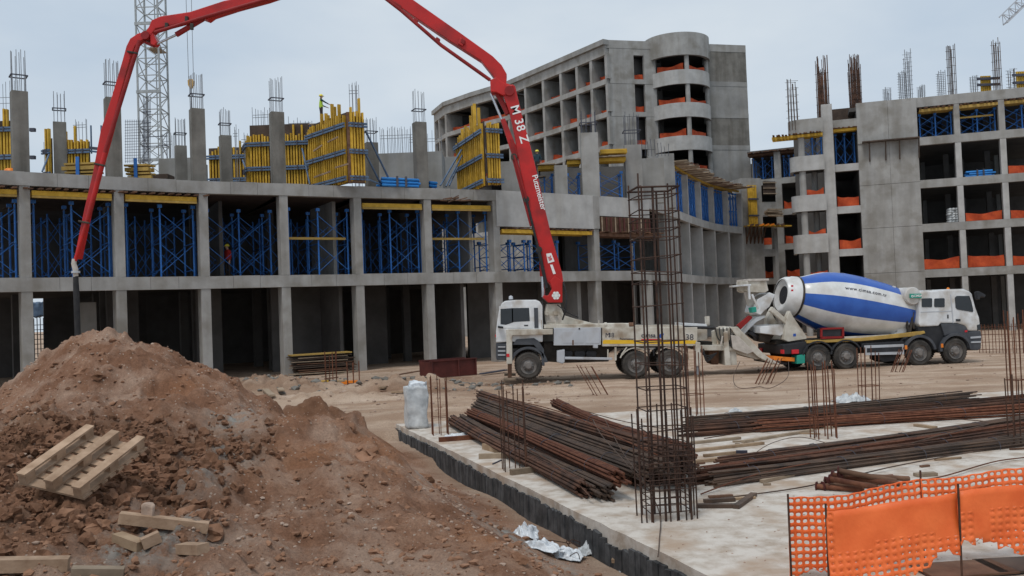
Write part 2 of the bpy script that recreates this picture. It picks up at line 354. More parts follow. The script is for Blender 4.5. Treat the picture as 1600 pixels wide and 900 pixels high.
def terr(X, Y, detail=True):
    X = np.asarray(X, float); Y = np.asarray(Y, float)
    near = (1 - sstep(20.5, 25.5, Y)) * sstep(-22, -16, X) * sstep(2.5, 5, Y)
    z = np.where(near > 0, base_z(X, Y) * near, 0)
    z = np.where(near > 0, np.maximum(z, -.55), z)
    de = edge_x(Y) - X                                   # >0 on the earth side of the slab
    inslab = (de < -.25) & (Y < SLAB_FAR(X) - .35) & (Y > 0)
    yard = (Y >= SLAB_FAR(X) - .35)
    m = sstep(.15, .9, de) * near                        # how much loose soil
    z = np.where(inslab, -.55, z)
    cap = (de > -.3) & (de < 1.5) & (Y < 23.8) & (near > 0)
    if detail:
        rough = .35 + .65 * sstep(.25, .8, z)
        rid = 1 - np.abs(fbm(X * 1.6 + .5 * Y, Y * .55, 3, 81, .55)) * 2.2
        lump = np.maximum(0, fbm(X * 2.1, Y * 2.1, 3, 91, .5)) ** 1.3
        z = z + m * rough * (.10 * rid - .05 + .30 * lump * sstep(.35, 1.2, z) - .26 * sstep(1.2, 2.6, z))
        z = z + m * rough * (.17 * fbm(X * 1.1, Y * 1.1, 4, 3) + .10 * fbm(X * 3.6, Y * 3.6, 4, 11, .6) + .035 * fbm(X * 12, Y * 12, 3, 23, .65))
        c = clodmask(X, Y)
        z = z + c * m * (.13 * np.abs(fbm(X * 5, Y * 5, 3, 31, .6)) + .035 * fbm(X * 17, Y * 17, 2, 37))
        far = 1 - near
        z = np.where(inslab, z, z + far * sstep(3, 20, Y) * (1 - sstep(39, 42, Y - X * .3)) * (.02 + .05 * fbm(X * .5, Y * .5, 4, 51) + .02 * fbm(X * 2.6, Y * 2.6, 3, 57)))
        # dark spoil heaps in the yard, left of the trucks
        for hx, hy, rx, ry, h in ((-8.5, 35, 2.0, 1.6, .55), (-11.0, 36, 2.0, 1.5, .6), (-4.6, 34.5, 1.8, 1.0, .5), (-2.9, 35.2, 1.2, .9, .3), (-7.0, 31.5, 3.5, 1.0, .3), (-4.6, 20.6, 1.7, 1.0, .6), (-2.2, 25.6, 2.4, .7, .18), (11, 33.4, 4, .6, .12), (2.2, 31.2, 3.0, .35, .12)):
            q = ((X - hx) / rx) ** 2 + ((Y - hy) / ry) ** 2
            z = np.where(inslab, z, z + h * np.exp(-q * 1.3) * (1 + .7 * fbm(X * 2.4, Y * 2.4, 3, 71, .5)))
    if detail:
        for y0, sl, a0, ph in ((30.2, .05, .8, 0), (32.2, .05, .8, .4), (27.6, .12, .6, 2), (29.5, .12, .6, 2.3), (33.4, -.03, 1.2, 4), (35.3, -.03, 1.2, 4.2)):
            t_ = Y - (y0 + sl * X + a0 * np.sin(X * .16 + ph)); gr = np.exp(-(t_ / .20) ** 2) - .55 * np.exp(-((np.abs(t_) - .42) / .16) ** 2)
            z = np.where(yard & (X < 26) & (X > -9), z - .075 * gr * sstep(-.25, .25, fbm(X * .25, Y * .1 + ph, 2, 61)) * (.75 + .5 * fbm(X * 4, Y * 4, 2, 63)), z)
    z = np.where(cap, np.minimum(z, -.36 + np.maximum(0, de - .55) * .75 + .05 * fbm(X * 3, Y * 3, 3, 95)), z)
    return z
_c0 = gp(190, 740, 1.1); _c1 = gp(330, 690, 1.3); _c2 = gp(90, 790, 1.0); _c3 = gp(10, 760, 1.0)
def clodmask(X, Y):
    s = 0
    for c, r in ((_c0, 1.0), (_c1, .75), (_c2, 1.0), (_c3, 1.2)):
        s = s + np.exp(-(((X - c.x) / r) ** 2 + ((Y - c.y) / (r * 1.2)) ** 2))
    return np.clip(s * 1.2, 0, 1)
ang = np.r_[np.linspace(-1.4, -.66, 16)[:-1], np.linspace(-.66, .13, 500)[:-1], np.linspace(.13, 1.4, 110)]
ys = np.r_[-40, -20, -8, 0, 3, np.geomspace(5, 24, 410)[:-1], np.geomspace(24, 42, 190)[:-1], np.geomspace(42, 70, 50)[:-1], np.geomspace(70, 1500, 26)]
GX = ang[None, :] * (np.maximum(ys, 5)[:, None] + 2); GY = np.repeat(ys[:, None], len(ang), 1)
GZ = terr(GX, GY)
nr, nc = GX.shape
idx = np.arange(nr * nc).reshape(nr, nc)
quads = np.stack([idx[:-1, :-1], idx[:-1, 1:], idx[1:, 1:], idx[1:, :-1]], -1).reshape(-1, 4)
me = bpy.data.meshes.new('ground')
me.vertices.add(nr * nc); me.vertices.foreach_set('co', np.stack([GX, GY, GZ], -1).astype(np.float32).ravel())
me.loops.add(quads.size); me.loops.foreach_set('vertex_index', quads.ravel().astype(np.int32))
me.polygons.add(len(quads)); me.polygons.foreach_set('loop_start', np.arange(0, quads.size, 4, dtype=np.int32)); me.polygons.foreach_set('loop_total', np.full(len(quads), 4, np.int32))
me.update(calc_edges=True); me.validate()
me.shade_smooth()
# kinds of soil: r = loose red soil, g = dark freshly dug clods, b = grey cement spill
near = (1 - sstep(21, 25, GY)) * sstep(3, 5, GY)
de = edge_x(GY) - GX
red = near * sstep(-.1, .6, de)
dark = np.clip(clodmask(GX, GY) * .9 + .55 * np.exp(-(((GX + 4.8) / 2.2) ** 2 + ((GY - 20.3) / 1.2) ** 2)), 0, 1)
grey = np.zeros_like(GX)
for px, py, zz, r in ((370, 690, 1.1, .32), (345, 735, 1.0, .35), (310, 770, .9, .3), (690, 755, .3, .45), (720, 775, .1, .5), (780, 815, 0, .5), (250, 850, .8, .45), (200, 860, .8, .3), (860, 850, 0, .4), (400, 660, 1.2, .25)):
    c = gp(px, py, zz); grey = np.maximum(grey, np.exp(-(((GX - c.x) / r) ** 2 + ((GY - c.y) / (r * 1.7)) ** 2)))
yd = (1 - near) * (GY > 20) * (GY < 60)
for hx, hy, rx, ry in ((-9.5, 36, 3.8, 2.0), (-3.2, 33.5, 2.4, 1.1), (-1.5, 36, 3, 1.2), (-12, 39, 4, 2.5), (-4, 40, 4, 2.2)):
    dark = np.maximum(dark, .75 * np.exp(-(((GX - hx) / rx) ** 2 + ((GY - hy) / ry) ** 2)))
ca = me.color_attributes.new('soil', 'FLOAT_COLOR', 'POINT')
ca.data.foreach_set('color', np.stack([red, dark, grey, np.ones_like(red)], -1).astype(np.float32).ravel())
def soil_material():
    m = bpy.data.materials.new('soil'); m.use_nodes = True; nt = m.node_tree; b = nt.nodes['Principled BSDF']; N = nt.nodes.new; L = nt.links.new
    b.inputs['Roughness'].default_value = .95; b.inputs['Specular IOR Level'].default_value = .15
    geo = N('ShaderNodeNewGeometry'); at_ = N('ShaderNodeAttribute'); at_.attribute_name = 'soil'
    sp = N('ShaderNodeSeparateColor'); L(at_.outputs['Color'], sp.inputs[0])
    def noise(sc, det=6, ro=.6):
        n = N('ShaderNodeTexNoise'); n.inputs['Scale'].default_value = sc; n.inputs['Detail'].default_value = det; n.inputs['Roughness'].default_value = ro
        L(geo.outputs['Position'], n.inputs['Vector']); return n.outputs['Fac']
    def ramp(f, stops):
        r = N('ShaderNodeValToRGB')
        while len(r.color_ramp.elements) < len(stops): r.color_ramp.elements.new(.5)
        for e, (p, c) in zip(r.color_ramp.elements, stops): e.position = p; e.color = (*c, 1)
        L(f, r.inputs['Fac']); return r.outputs['Color']
    def mix(f, a, c, t='MIX'):
        x = N('ShaderNodeMixRGB'); x.blend_type = t
        if isinstance(f, float): x.inputs['Fac'].default_value = f
        else: L(f, x.inputs['Fac'])
        L(a, x.inputs['Color1'])
        if isinstance(c, tuple): x.inputs['Color2'].default_value = (*c, 1)
        else: L(c, x.inputs['Color2'])
        return x.outputs['Color']
    yard = ramp(noise(.55, 8, .65), [(.3, (.38, .265, .19)), (.5, (.50, .375, .28)), (.7, (.58, .455, .355))])
    tr = N('ShaderNodeMapping'); tr.inputs['Scale'].default_value = (.22, 1.0, 1); tr.inputs['Rotation'].default_value = (0, 0, R(-8)); L(geo.outputs['Position'], tr.inputs['Vector'])
    tn = N('ShaderNodeTexNoise'); tn.inputs['Scale'].default_value = 1.1; tn.inputs['Detail'].default_value = 5; L(tr.outputs[0], tn.inputs['Vector'])
    yard = mix(ramp(tn.outputs['Fac'], [(.44, (0, 0, 0)), (.6, (.8,) * 3)]), yard, (.33, .22, .15))
    redc = ramp(noise(1.3, 9, .7), [(.28, (.155, .075, .043)), (.5, (.255, .132, .08)), (.72, (.40, .245, .165))])
    redc = mix(ramp(noise(.5, 4, .5), [(.53, (0, 0, 0)), (.7, (.5,) * 3)]), redc, (.37, .165, .075))
    redc = mix(ramp(noise(.8, 6, .6), [(.46, (0, 0, 0)), (.62, (.8,) * 3)]), redc, (.45, .315, .235))
    vo = N('ShaderNodeTexVoronoi'); vo.inputs['Scale'].default_value = 22; L(geo.outputs['Position'], vo.inputs['Vector'])
    sc_ = N('ShaderNodeSeparateColor'); L(vo.outputs['Color'], sc_.inputs[0])
    gt = N('ShaderNodeMath'); gt.operation = 'GREATER_THAN'; gt.inputs[1].default_value = .9; L(sc_.outputs[0], gt.inputs[0])
    ds = N('ShaderNodeMath'); ds.operation = 'LESS_THAN'; ds.inputs[1].default_value = .32; L(vo.outputs['Distance'], ds.inputs[0])
    mm = N('ShaderNodeMath'); mm.operation = 'MULTIPLY'; L(gt.outputs[0], mm.inputs[0]); L(ds.outputs[0], mm.inputs[1])
    redc = mix(mm.outputs[0], redc, (.46, .36, .29))
    c = mix(sp.outputs[0], yard, redc)
    c = mix(1.0, c, ramp(noise(34, 8, .85), [(.36, (.66, .64, .62)), (.5, (1, 1, 1)), (.66, (1.28, 1.26, 1.22))]), 'MULTIPLY')
    dk = N('ShaderNodeMath'); dk.operation = 'MULTIPLY'; L(sp.outputs[1], dk.inputs[0]); L(ramp(noise(2.2, 5, .6), [(.3, (.35,) * 3), (.55, (1,) * 3)]), dk.inputs[1])
    c = mix(dk.outputs[0], c, ramp(noise(4, 6), [(.35, (.11, .055, .03)), (.65, (.205, .11, .064))]))
    gk = N('ShaderNodeMath'); gk.operation = 'MULTIPLY'; L(sp.outputs[2], gk.inputs[0]); L(ramp(noise(5, 6, .7), [(.42, (0,) * 3), (.55, (1,) * 3)]), gk.inputs[1])
    c = mix(gk.outputs[0], c, ramp(noise(9, 4), [(.35, (.24, .225, .20)), (.65, (.36, .34, .305))]))
    L(c, b.inputs['Base Color'])
    bp = N('ShaderNodeBump'); bp.inputs['Strength'].default_value = .9; bp.inputs['Distance'].default_value = .07
    L(noise(13, 10, .8), bp.inputs['Height']); L(bp.outputs['Normal'], b.inputs['Normal'])
    return m
MT['soil'] = soil_material()
me.materials.append(MT['soil'])
ground = bpy.data.objects.new('ground', me); COL.objects.link(ground); structure(ground)

# loose stones and clods lying on the heaps
ico = bmesh.new(); bmesh.ops.create_icosphere(ico, subdivisions=1, radius=1.0)
IV = np.array([v.co[:] for v in ico.verts]); IF = np.array([[v.index for v in f.verts] for f in ico.faces]); ico.free()
ico = bmesh.new(); bmesh.ops.create_icosphere(ico, subdivisions=2, radius=1.0)
IV2 = np.array([v.co[:] for v in ico.verts]); IF2 = np.array([[v.index for v in f.verts] for f in ico.faces]); ico.free()
def pebbles(name, X, Y, S, m, seed, sink=.3, flat=.7, fine=False):
    IV, IF = (IV2, IF2) if fine else (globals()['IV'], globals()['IF']); nv = len(IV)
    rs = np.random.RandomState(seed); n = len(X); Z = terr(X, Y)
    vs = np.zeros((n, nv, 3))
    for i in range(n):
        a = rs.rand() * 6.28; ca_, sa_ = math.cos(a), math.sin(a)
        q = IV * (1 + (fbm(IV[:, 0] * 1.6 + i * 3.1 + IV[:, 2], IV[:, 1] * 1.6 + IV[:, 2] * 1.3, 3, i % 50, .6)[:, None] * 1.3 if fine else (rs.rand(nv, 1) - .5) * .7)) * np.array([1, .6 + .4 * rs.rand(), flat * (.6 + .4 * rs.rand())]) * S[i]
        vs[i] = np.stack([q[:, 0] * ca_ - q[:, 1] * sa_ + X[i], q[:, 0] * sa_ + q[:, 1] * ca_ + Y[i], q[:, 2] + Z[i] + S[i] * flat * (1 - sink * 2) * .6], -1)
    fs = (IF[None] + (np.arange(n) * nv)[:, None, None]).reshape(-1, 3)
    me = bpy.data.meshes.new(name); me.from_pydata(vs.reshape(-1, 3).tolist(), [], fs.tolist()); me.materials.append(m); me.update()
    o = bpy.data.objects.new(name, me); COL.objects.link(o); return stuff(o)
MT['clod'] = mat('clod_soil', (.11, .055, .03), (.235, .12, .07), 6, .95, .5, 30, lo=.3, hi=.7)
MT['stone'] = mat('pale_stone', (.25, .155, .105), (.46, .36, .29), 4, .95, .4, 30, lo=.3, hi=.7)
rs = np.random.RandomState(5)
def scatter(n, fn, lo, hi, k=3.0):
    X = []; Y = []
    while len(X) < n:
        y = 7.6 + (rs.rand() ** 1.3) * 11.5; x = (rs.rand() * .80 - .66) * y
        if edge_x(y) - x < .3: continue
        if rs.rand() < fn(x, y): X.append(x); Y.append(y)
    return np.array(X), np.array(Y), lo + (hi - lo) * rs.rand(n) ** k
X, Y, S = scatter(3600, lambda x, y: float(clodmask(np.array(x), np.array(y))) ** 1.5, .015, .085, 2.4)
pebbles('soil_clods', X, Y, S, MT['clod'], 1, .35, 1.0, True)
X, Y, S = scatter(2600, lambda x, y: .12 + .88 * max(0, min(1, float(fbm(np.array([x * .9]), np.array([y * .9]), 3, 5)[0]) * 1.6 + .3)), .007, .042, 5.0)
pebbles('loose_stones', X, Y, S, MT['stone'], 2)
X, Y, S = scatter(4200, lambda x, y: .5, .01, .06, 4)
MT['soil_lump'] = mat('soil_lump', (.16, .08, .044), (.33, .18, .11), 2.5, .95, .5, 30, lo=.3, hi=.7)
pebbles('soil_lumps', X, Y, S, MT['soil_lump'], 3)
n = 700; Y = 27 + rs.rand(n) * 13; X = (rs.rand(n) * .5 - .42) * Y; S = .02 + .09 * rs.rand(n) ** 3
pebbles('yard_rubble', X, Y, S, MT['stone'], 4)
n = 1500; Y = 25.5 + rs.rand(n) * 22; X = (rs.rand(n) * .95 - .25) * Y; S = .012 + .06 * rs.rand(n) ** 4
pebbles('yard_stones', X, Y, S, MT['stone'], 6)
X, Y, S = scatter(110, lambda x, y: .25 + .75 * (abs(x + .42 * y) < 1.8 or abs(x + .2 * y) < 1.5), .04, .15, 2.6)
pebbles('soil_blocks', X, Y, S, MT['soil_lump'], 8, .5, .8, True)

# ------------------------------------------------------------------ foundation slab
def slab_material():
    m = mat('slab_concrete', (.385, .315, .25), (.585, .535, .475), 3.2, .9, .7, 18, c3=(.40, .30, .22), s3=1.3, lo=.33, hi=.57)
    return m
MT['slab'] = slab_material()
edge_pts = []
for i in range(60):
    y = 5.0 + i * (24.3 - 5.0) / 59
    edge_pts.append(V(edge_x(y) + .018 * random.uniform(-1, 1), y))
poly = edge_pts + [V(26, SLAB_FAR(26)), V(26, 5)]
mb = MB(); mb.prism([V(p.x, p.y, .0) for p in poly], (0, 0, -.62))
slab = structure(mb.build('foundation_slab', MT['slab']))
# bitumen coat on the slab edge: one strip for each trowel pass
uu = V(-.36, 1).normalized(); nn = V(-uu.y, uu.x)          # nn points to the earth side
L0 = V(edge_x(5.4), 5.4); y = 0.0
while y < 20.0:
    wd = random.uniform(.12, .2)
    dmg = .5 + .5 * math.sin(y * 1.1) + .35 * math.sin(y * 3.7)
    top = -.10 - .02 * random.random() - (.14 if (3.6 < y < 4.7 or 6.3 < y < 6.9) else 0) * random.random() - .025 * max(0, dmg)
    a = L0 + uu * y; b = a + uu * (wd - .012)
    j = random.uniform(.045, .06)
    mb = MB(); z0 = -.6
    pts = [a + nn * j, b + nn * j]
    t2 = top - random.uniform(-.03, .03)
    mb.add([V(a.x, a.y, z0) - nn * .05, V(b.x, b.y, z0) - nn * .05, V(b.x, b.y, z0) + nn * j, V(a.x, a.y, z0) + nn * j,
            V(a.x, a.y, top) - nn * .05, V(b.x, b.y, t2) - nn * .05, V(b.x, b.y, t2) + nn * (j - .008), V(a.x, a.y, top) + nn * (j - .004)],
           [(0,3,2,1),(4,5,6,7),(0,1,5,4),(1,2,6,5),(2,3,7,6),(3,0,4,7)])
    mb.build('bitumen_strip', MT['bitumen'], slab)
    y += wd
# ------------------------------------------------------------------ left building (bare frame)
Z1B, Z1, Z2B, Z2, Z3 = 4.67, 5.3, 9.5, 10.13, 14.0
_fx = [(42, 436, 40.55), (189.5, 432, 42.95), (321.5, 431.7, 45.2), (447, 428.5, 47.05), (562.5, 427, 49.1), (672, 425, 50.9), (779, 423, 52.75), (935, 421, 57.3)]
P = [at(*q) for q in _fx]; P = [V(p.x, p.y) for p in P]
P = [P[0] - (P[1] - P[0])] + P                       # P[0] is the axis left of the frame; P[k+1] is the k-th visible one
LB = thing('frame_building', 'grey concrete frame building with two open storeys and bare columns on its deck', 'building', (P[4].x, P[4].y, 0))
CT = MT['concrete']; CI = MT['concrete_shade']; CW = MT['concrete_wall']
def obox(O, u, a0, a1, t0, t1, z0, z1, mb=None):     # box in a wall's own frame: a along u, t inwards (away from the camera)
    n = V(-u.y, u.x)
    mb = mb or MB()
    M = Matrix(((u.x, n.x, 0, O.x), (u.y, n.y, 0, O.y), (0, 0, 1, 0), (0, 0, 0, 1)))
    return mb.box(a0, a1, t0, t1, z0, z1, M)
def bars_on(o_parent, c, u, w, d, z, h, n1=4, n2=2, r=.016, tie=True, m=None, hoop_z=None, lean=.02):
    """starter bars that stick out of a column head, one mesh, with a hoop"""
    mb = MB(); n = V(-u.y, u.x); w *= .8; d *= .75
    ps = []
    for i in range(n1):
        for j in (0, 1): ps.append((-w / 2 + w * i / (n1 - 1), -d / 2 + d * j))
    for j in range(1, n2): 
        for i in (0, 1): ps.append((-w / 2 + w * i, -d / 2 + d * j / n2))
    for a, t in ps:
        b = c + u * a + n * t
        mb.tube([V(b.x, b.y, z), V(b.x + random.uniform(-lean, lean), b.y + random.uniform(-lean, lean), z + h * random.uniform(.9, 1.03))], r, 5)
    o = mb.build('starter_bars', m or MT['steel'], o_parent)
    if tie:
        mb = MB(); hz = z + h * (hoop_z or .45)
        q = [c + u * (s * w * .62) + n * (t * d * .68) for s, t in ((-1, -1), (1, -1), (1, 1), (-1, 1))]
        for i in range(4): mb.bar((q[i].x, q[i].y, hz), (q[(i + 1) % 4].x, q[(i + 1) % 4].y, hz + .0), .05)
        mb.build('hoop', MT['tie'], o_parent)
    return o
def column(O, u, a, w, d, z0, z1, m=None, t0=0.0, bars=0, name='column', par=None, **k):
    c = obox(O, u, a - w / 2, a + w / 2, t0, t0 + d, z0, z1).build(name, m or CT, par or LB, bevel=.015)
    if bars:
        n = V(-u.y, u.x); cc = V(O.x, O.y) + u * a + n * (t0 + d / 2)
        bars_on(c, cc, u, w, d, z1 - .05, bars, **k)
    return c
U = [(P[i + 1] - P[i]).normalized() for i in range(len(P) - 1)]
Uc = [U[0]] + [((U[i - 1] + U[i]).normalized()) for i in range(1, len(U))] + [U[-1]]
CWD = .47
for i, p in enumerate(P):
    u = Uc[i]
    column(p, u, 0, CWD, .85, 0, Z1B, t0=.03)
    if i < 8: column(p, u, 0, CWD - .03, .7, Z1, Z2B, t0=.03)
    else: column(p, u, 0, CWD - .03, .7, Z1, 7.98, t0=.03)
for i in range(len(P) - 1):
    L = (P[i + 1] - P[i]).length; u = U[i]; O = P[i]
    nseg = 3
    for k in range(nseg):                              # shuttered in lengths: fine joints between the pours
        a0, a1 = L * k / nseg + (.012 if k else -.0), L * (k + 1) / nseg
        obox(O, u, a0, a1, 0, .45, Z1B, Z1 + random.uniform(-.012, .012)).build('edge_beam', CT, LB)
        if i < 7: obox(O, u, a0, a1, -.01, .45, Z2B, Z2 + random.uniform(-.012, .012)).build('edge_beam', CT, LB)
NB = [V(-u.y, u.x) for u in Uc]
def inner(i, t): return P[i] + NB[i] * t
for i in range(len(P) - 1):
    e0, e1 = inner(i, .46), inner(i + 1, .46); b0_, b1_ = inner(i, 20), inner(i + 1, 20)
    for z in (Z1, Z2):
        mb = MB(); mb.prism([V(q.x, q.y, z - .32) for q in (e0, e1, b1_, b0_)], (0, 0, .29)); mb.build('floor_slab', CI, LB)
    c0, c1_ = inner(i, 19), inner(i + 1, 19)
    for z0, z1 in ((0, Z1 - .33), (Z1 - .02, Z2 - .33)):
        segs_ = [(0, 1)]
        if i == 1 and z0 == 0:
            uu_ = (c1_ - c0).normalized(); g0, g1 = onplane(52, 500, c0, uu_)[0] / (c1_ - c0).length, onplane(69, 500, c0, uu_)[0] / (c1_ - c0).length
            segs_ = [(0, max(.02, g0)), (min(.98, g1), 1)]
        for f0, f1 in segs_:
            q0_, q1_ = c0.lerp(c1_, f0), c0.lerp(c1_, f1); n_ = NB[i] * .25
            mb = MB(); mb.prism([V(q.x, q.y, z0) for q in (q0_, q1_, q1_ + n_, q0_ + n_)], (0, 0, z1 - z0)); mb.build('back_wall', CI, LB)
# deep parapet beam right of the boom and the two short faces that turn the corner
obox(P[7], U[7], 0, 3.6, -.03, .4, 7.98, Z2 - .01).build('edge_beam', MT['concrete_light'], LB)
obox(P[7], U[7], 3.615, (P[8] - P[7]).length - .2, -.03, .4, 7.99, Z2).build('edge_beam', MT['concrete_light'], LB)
column(P[8], Uc[8], 0, .5, .7, 8.0, Z2 - .02, t0=-.05)
Q = [at(1013, 307, 60.3), at(1040, 321, 65.0), at(1057, 325.3, 67.6)]; Q = [P[8]] + [V(q.x, q.y) for q in Q]
for i in range(3):
    L = (Q[i + 1] - Q[i]).length; u = (Q[i + 1] - Q[i]).normalized()
    obox(Q[i], u, 0, L, 0, .45, Z1B, Z1).build('edge_beam', CT, LB)
    obox(Q[i], u, .25 if i == 0 else 0, L, -.03, .4, 8.85 if i == 0 else Z2B, Z2).build('edge_beam', MT['concrete_light'], LB)
    obox(Q[i], u, 0, L, .46, 12, Z1 - .32, Z1 - .04).build('floor_slab', CI, LB)
    obox(Q[i], u, 0, L, .46, 12, Z2 - .32, Z2 - .04).build('floor_slab', CI, LB)
    if i: column(Q[i], u, 0, .5, .8, 0, Z1B, t0=.02)
    if i == 2: obox(Q[i], u, -.4, L, .05, .5, 0, Z2B).build('pier', CW, LB); 
# interior columns and back walls
for i in range(0, 8):
    u = Uc[i]; n = V(-u.y, u.x)
    for zz0, zz1 in ((0, Z1 - .33), (Z1, Z2 - .33)):
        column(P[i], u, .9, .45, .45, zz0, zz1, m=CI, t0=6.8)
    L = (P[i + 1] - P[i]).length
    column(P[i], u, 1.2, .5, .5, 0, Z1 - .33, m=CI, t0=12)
def partition(i, a0, a1, t0, t1, z0, z1, m=None): obox(P[i], U[i], a0, a1, t0, t1, z0, z1).build('partition_wall', m or CI, LB)
partition(4, .4, 3.3, 4.6, 4.8, 0, Z1 - .33); partition(4, 3.32, 3.5, 1.4, 4.8, 0, Z1 - .33)
partition(1, 2.55, 3.5, 3.0, 3.2, 0, 4.2, CW); partition(6, 2.3, 2.5, 1.2, 6, 0, Z1 - .33); partition(3, .3, 1.7, 6, 6.2, 0, Z1 - .33)
partition(7, 1.0, 6.6, 5.0, 5.2, 0, Z1 - .33); partition(7, 6.7, 7.0, .9, 5.2, 0, Z1 - .33, CW); partition(5, 2.0, 3.4, 6, 6.2, 0, Z1 - .33)
partition(2, .3, 2.3, 7.5, 7.7, 0, Z1 - .33); partition(0, 0, 3.2, 5, 5.2, 0, Z1 - .33)
partition(4, 3.3, 3.5, 2, 6, Z1, Z2 - .33, CW); partition(6, 3.0, 3.2, 1.2, 5, Z1, Z2 - .33, CW); partition(3, 1.2, 1.4, 3, 7, Z1, Z2 - .33)
partition(7, 5.3, 6.6, 2.5, 2.7, Z1, 8.2, CW)
for i in range(3):
    L = (Q[i + 1] - Q[i]).length; u = (Q[i + 1] - Q[i]).normalized()
    obox(Q[i], u, -.3, L, 5.0, 5.2, 0, Z1 - .33).build('partition_wall', CI, LB); obox(Q[i], u, -.3, L, 6.0, 6.2, Z1, Z2 - .33).build('partition_wall', CI, LB)

# bare columns on the deck: front row, then rows behind
for k, top in ((1, 13.95), (2, 14.1), (3, 13.95), (4, 14.05), (6, 14.05)):
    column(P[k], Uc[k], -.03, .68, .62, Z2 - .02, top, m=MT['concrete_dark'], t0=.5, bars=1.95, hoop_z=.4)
def deckcol(px, py_top, top, w=.6, bars=1.6, m=None, hang=0):
    # a column whose head shows at (px, py_top) and is `top` high stands where that sight line reaches the height
    g = gp(px, py_top, top)
    return column(V(g.x, g.y), U[3], 0, w, w * .9, Z2 - .05, top, m=m or MT['concrete_dark'], bars=bars), g
deckcol(93, 190, 13.6, .62, 1.65)
deckcol(353, 211, 13.5, .62, 1.6)
deckcol(283, 227, 13.2, .62, 1.7, hang=1)
deckcol(582, 222, 13.5, .72, 1.6)
# lower pours behind: core walls with rows of bars
def bar_row(px0, px1, pyb, pyt, Y, n, m, two=True, deep=False):
    a = at(px0, pyb, Y); b = at(px1, pyb, Y); t = at(px0, pyt, Y)
    mb = MB()
    for j in range(n):
        q = a.lerp(b, j / (n - 1)) + V(random.uniform(-.03, .03), random.uniform(0, .5) if two else 0, 0)
        mb.tube([(q.x, q.y, Z2 - .02 if deep else a.z - .3), (q.x + random.uniform(-.04, .04), q.y, t.z + random.uniform(-.25, .1))], .016, 5)
    for f in (.5, .62):
        mb.tube([(a.x, a.y - .03, a.z + (t.z - a.z) * f), (b.x, b.y - .03, a.z + (t.z - a.z) * f)], .018, 5)
    return mb.build('starter_bars', m, LB)
def core(px0, px1, pyt, Y, d, name='core_wall', m=None):
    a = at(px0, pyt, Y); b = at(px1, pyt, Y)
    mb = MB(); mb.box(min(a.x, b.x), max(a.x, b.x), Y, Y + d, Z2 - .05, (a.z + b.z) / 2)
    return mb.build(name, m or CW, LB, bevel=.01)
core(590, 690, 238, 60, 3); bar_row(594, 645, 236, 198, 60.2, 22, MT['steel']); bar_row(640, 690, 240, 205, 61.5, 8, MT['steel'])
core(248, 300, 247, 58, 3); bar_row(255, 270, 246, 206, 59, 9, MT['steel']); core(292, 306, 254, 57, 1)
core(782, 812, 252, 56, 3); core(690, 716, 245, 64, 4); core(812, 828, 256, 57.5, 1)
# mesh cage with pale sky behind it on the far side of the deck
mb = MB()
for j in range(13):
    a = at(196 + j * 2.9, 255, 60); b = at(196 + j * 2.9, 187, 60); mb.tube([a, V(b.x, a.y, b.z)], .015, 5)
for j in range(15):
    a = at(195, 252 - j * 4.4, 60); b = at(233, 252 - j * 4.4, 60); mb.tube([a, V(b.x, a.y, a.z)], .015, 5)
mb.build('bar_cage', MT['tie'], LB)
mb = MB()
for j in range(7):
    a = at(224 + j * 1.8, 255, 58); b = at(224 + j * 1.8, 150 + (j % 3) * 4, 58); mb.tube([a, V(b.x, a.y, b.z)], .018, 5)
for y_ in (175, 192, 214, 229):
    a = at(222, y_, 58); b = at(262 if y_ > 200 else 236, y_, 58); mb.tube([a, V(b.x, a.y, a.z)], .03, 5)
mb.build('bar_cage', MT['tie'], LB)
for px0, px1, pyb, pyt, n in ((430, 462, 262, 188, 0), (115, 135, 215, 184, 6), (66, 72, 255, 223, 4), (0, 25, 200, 124, 7), (396, 420, 200, 168, 8), (452, 486, 210, 183, 7), (365, 372, 230, 196, 4), (378, 392, 240, 205, 4), (546, 560, 165, 128, 7)):
    if n: bar_row(px0, px1, pyb, pyt, 54 if px0 < 540 else 51.5, n, MT['steel'], deep=True)

# third storey walls and columns to the right of the boom
def deckbox(px0, px1, pyt, Y, d, m, name='column', zb=None, bars=0):
    a = at(px0, pyt, Y); b = at(px1, pyt, Y)
    mb = MB(); mb.box(a.x, b.x, Y, Y + d, zb or Z2 - .06, (a.z + b.z) / 2)
    o = mb.build(name, m, LB, bevel=.012)
    if bars: bars_on(o, V((a.x + b.x) / 2, Y + d / 2), V(1, 0), b.x - a.x, d, (a.z + b.z) / 2 - .02, bars, m=MT['tie'])
    return o
deckbox(866, 886, 258, 57.3, .8, CT); deckbox(907, 934, 207, 57.45, .8, CT, bars=1.5)
deckbox(976, 1002, 226, 59.3, 1.0, CW, bars=2.2); deckbox(1003, 1037, 247, 62.0, .5, CW, 'core_wall'); deckbox(1028, 1053, 240, 65.5, 2.0, CW, 'core_wall')
deckbox(820, 1000, 262, 66, .4, CI, 'back_wall')
mb = MB()
for j in range(9):
    a = at(1003 + j * 5.2, 244, 62.3); mb.tube([a, a + V(random.uniform(-.08, .08), 0, random.uniform(.7, 1.3))], .018, 5)
mb.build('starter_bars', MT['tie'], LB)

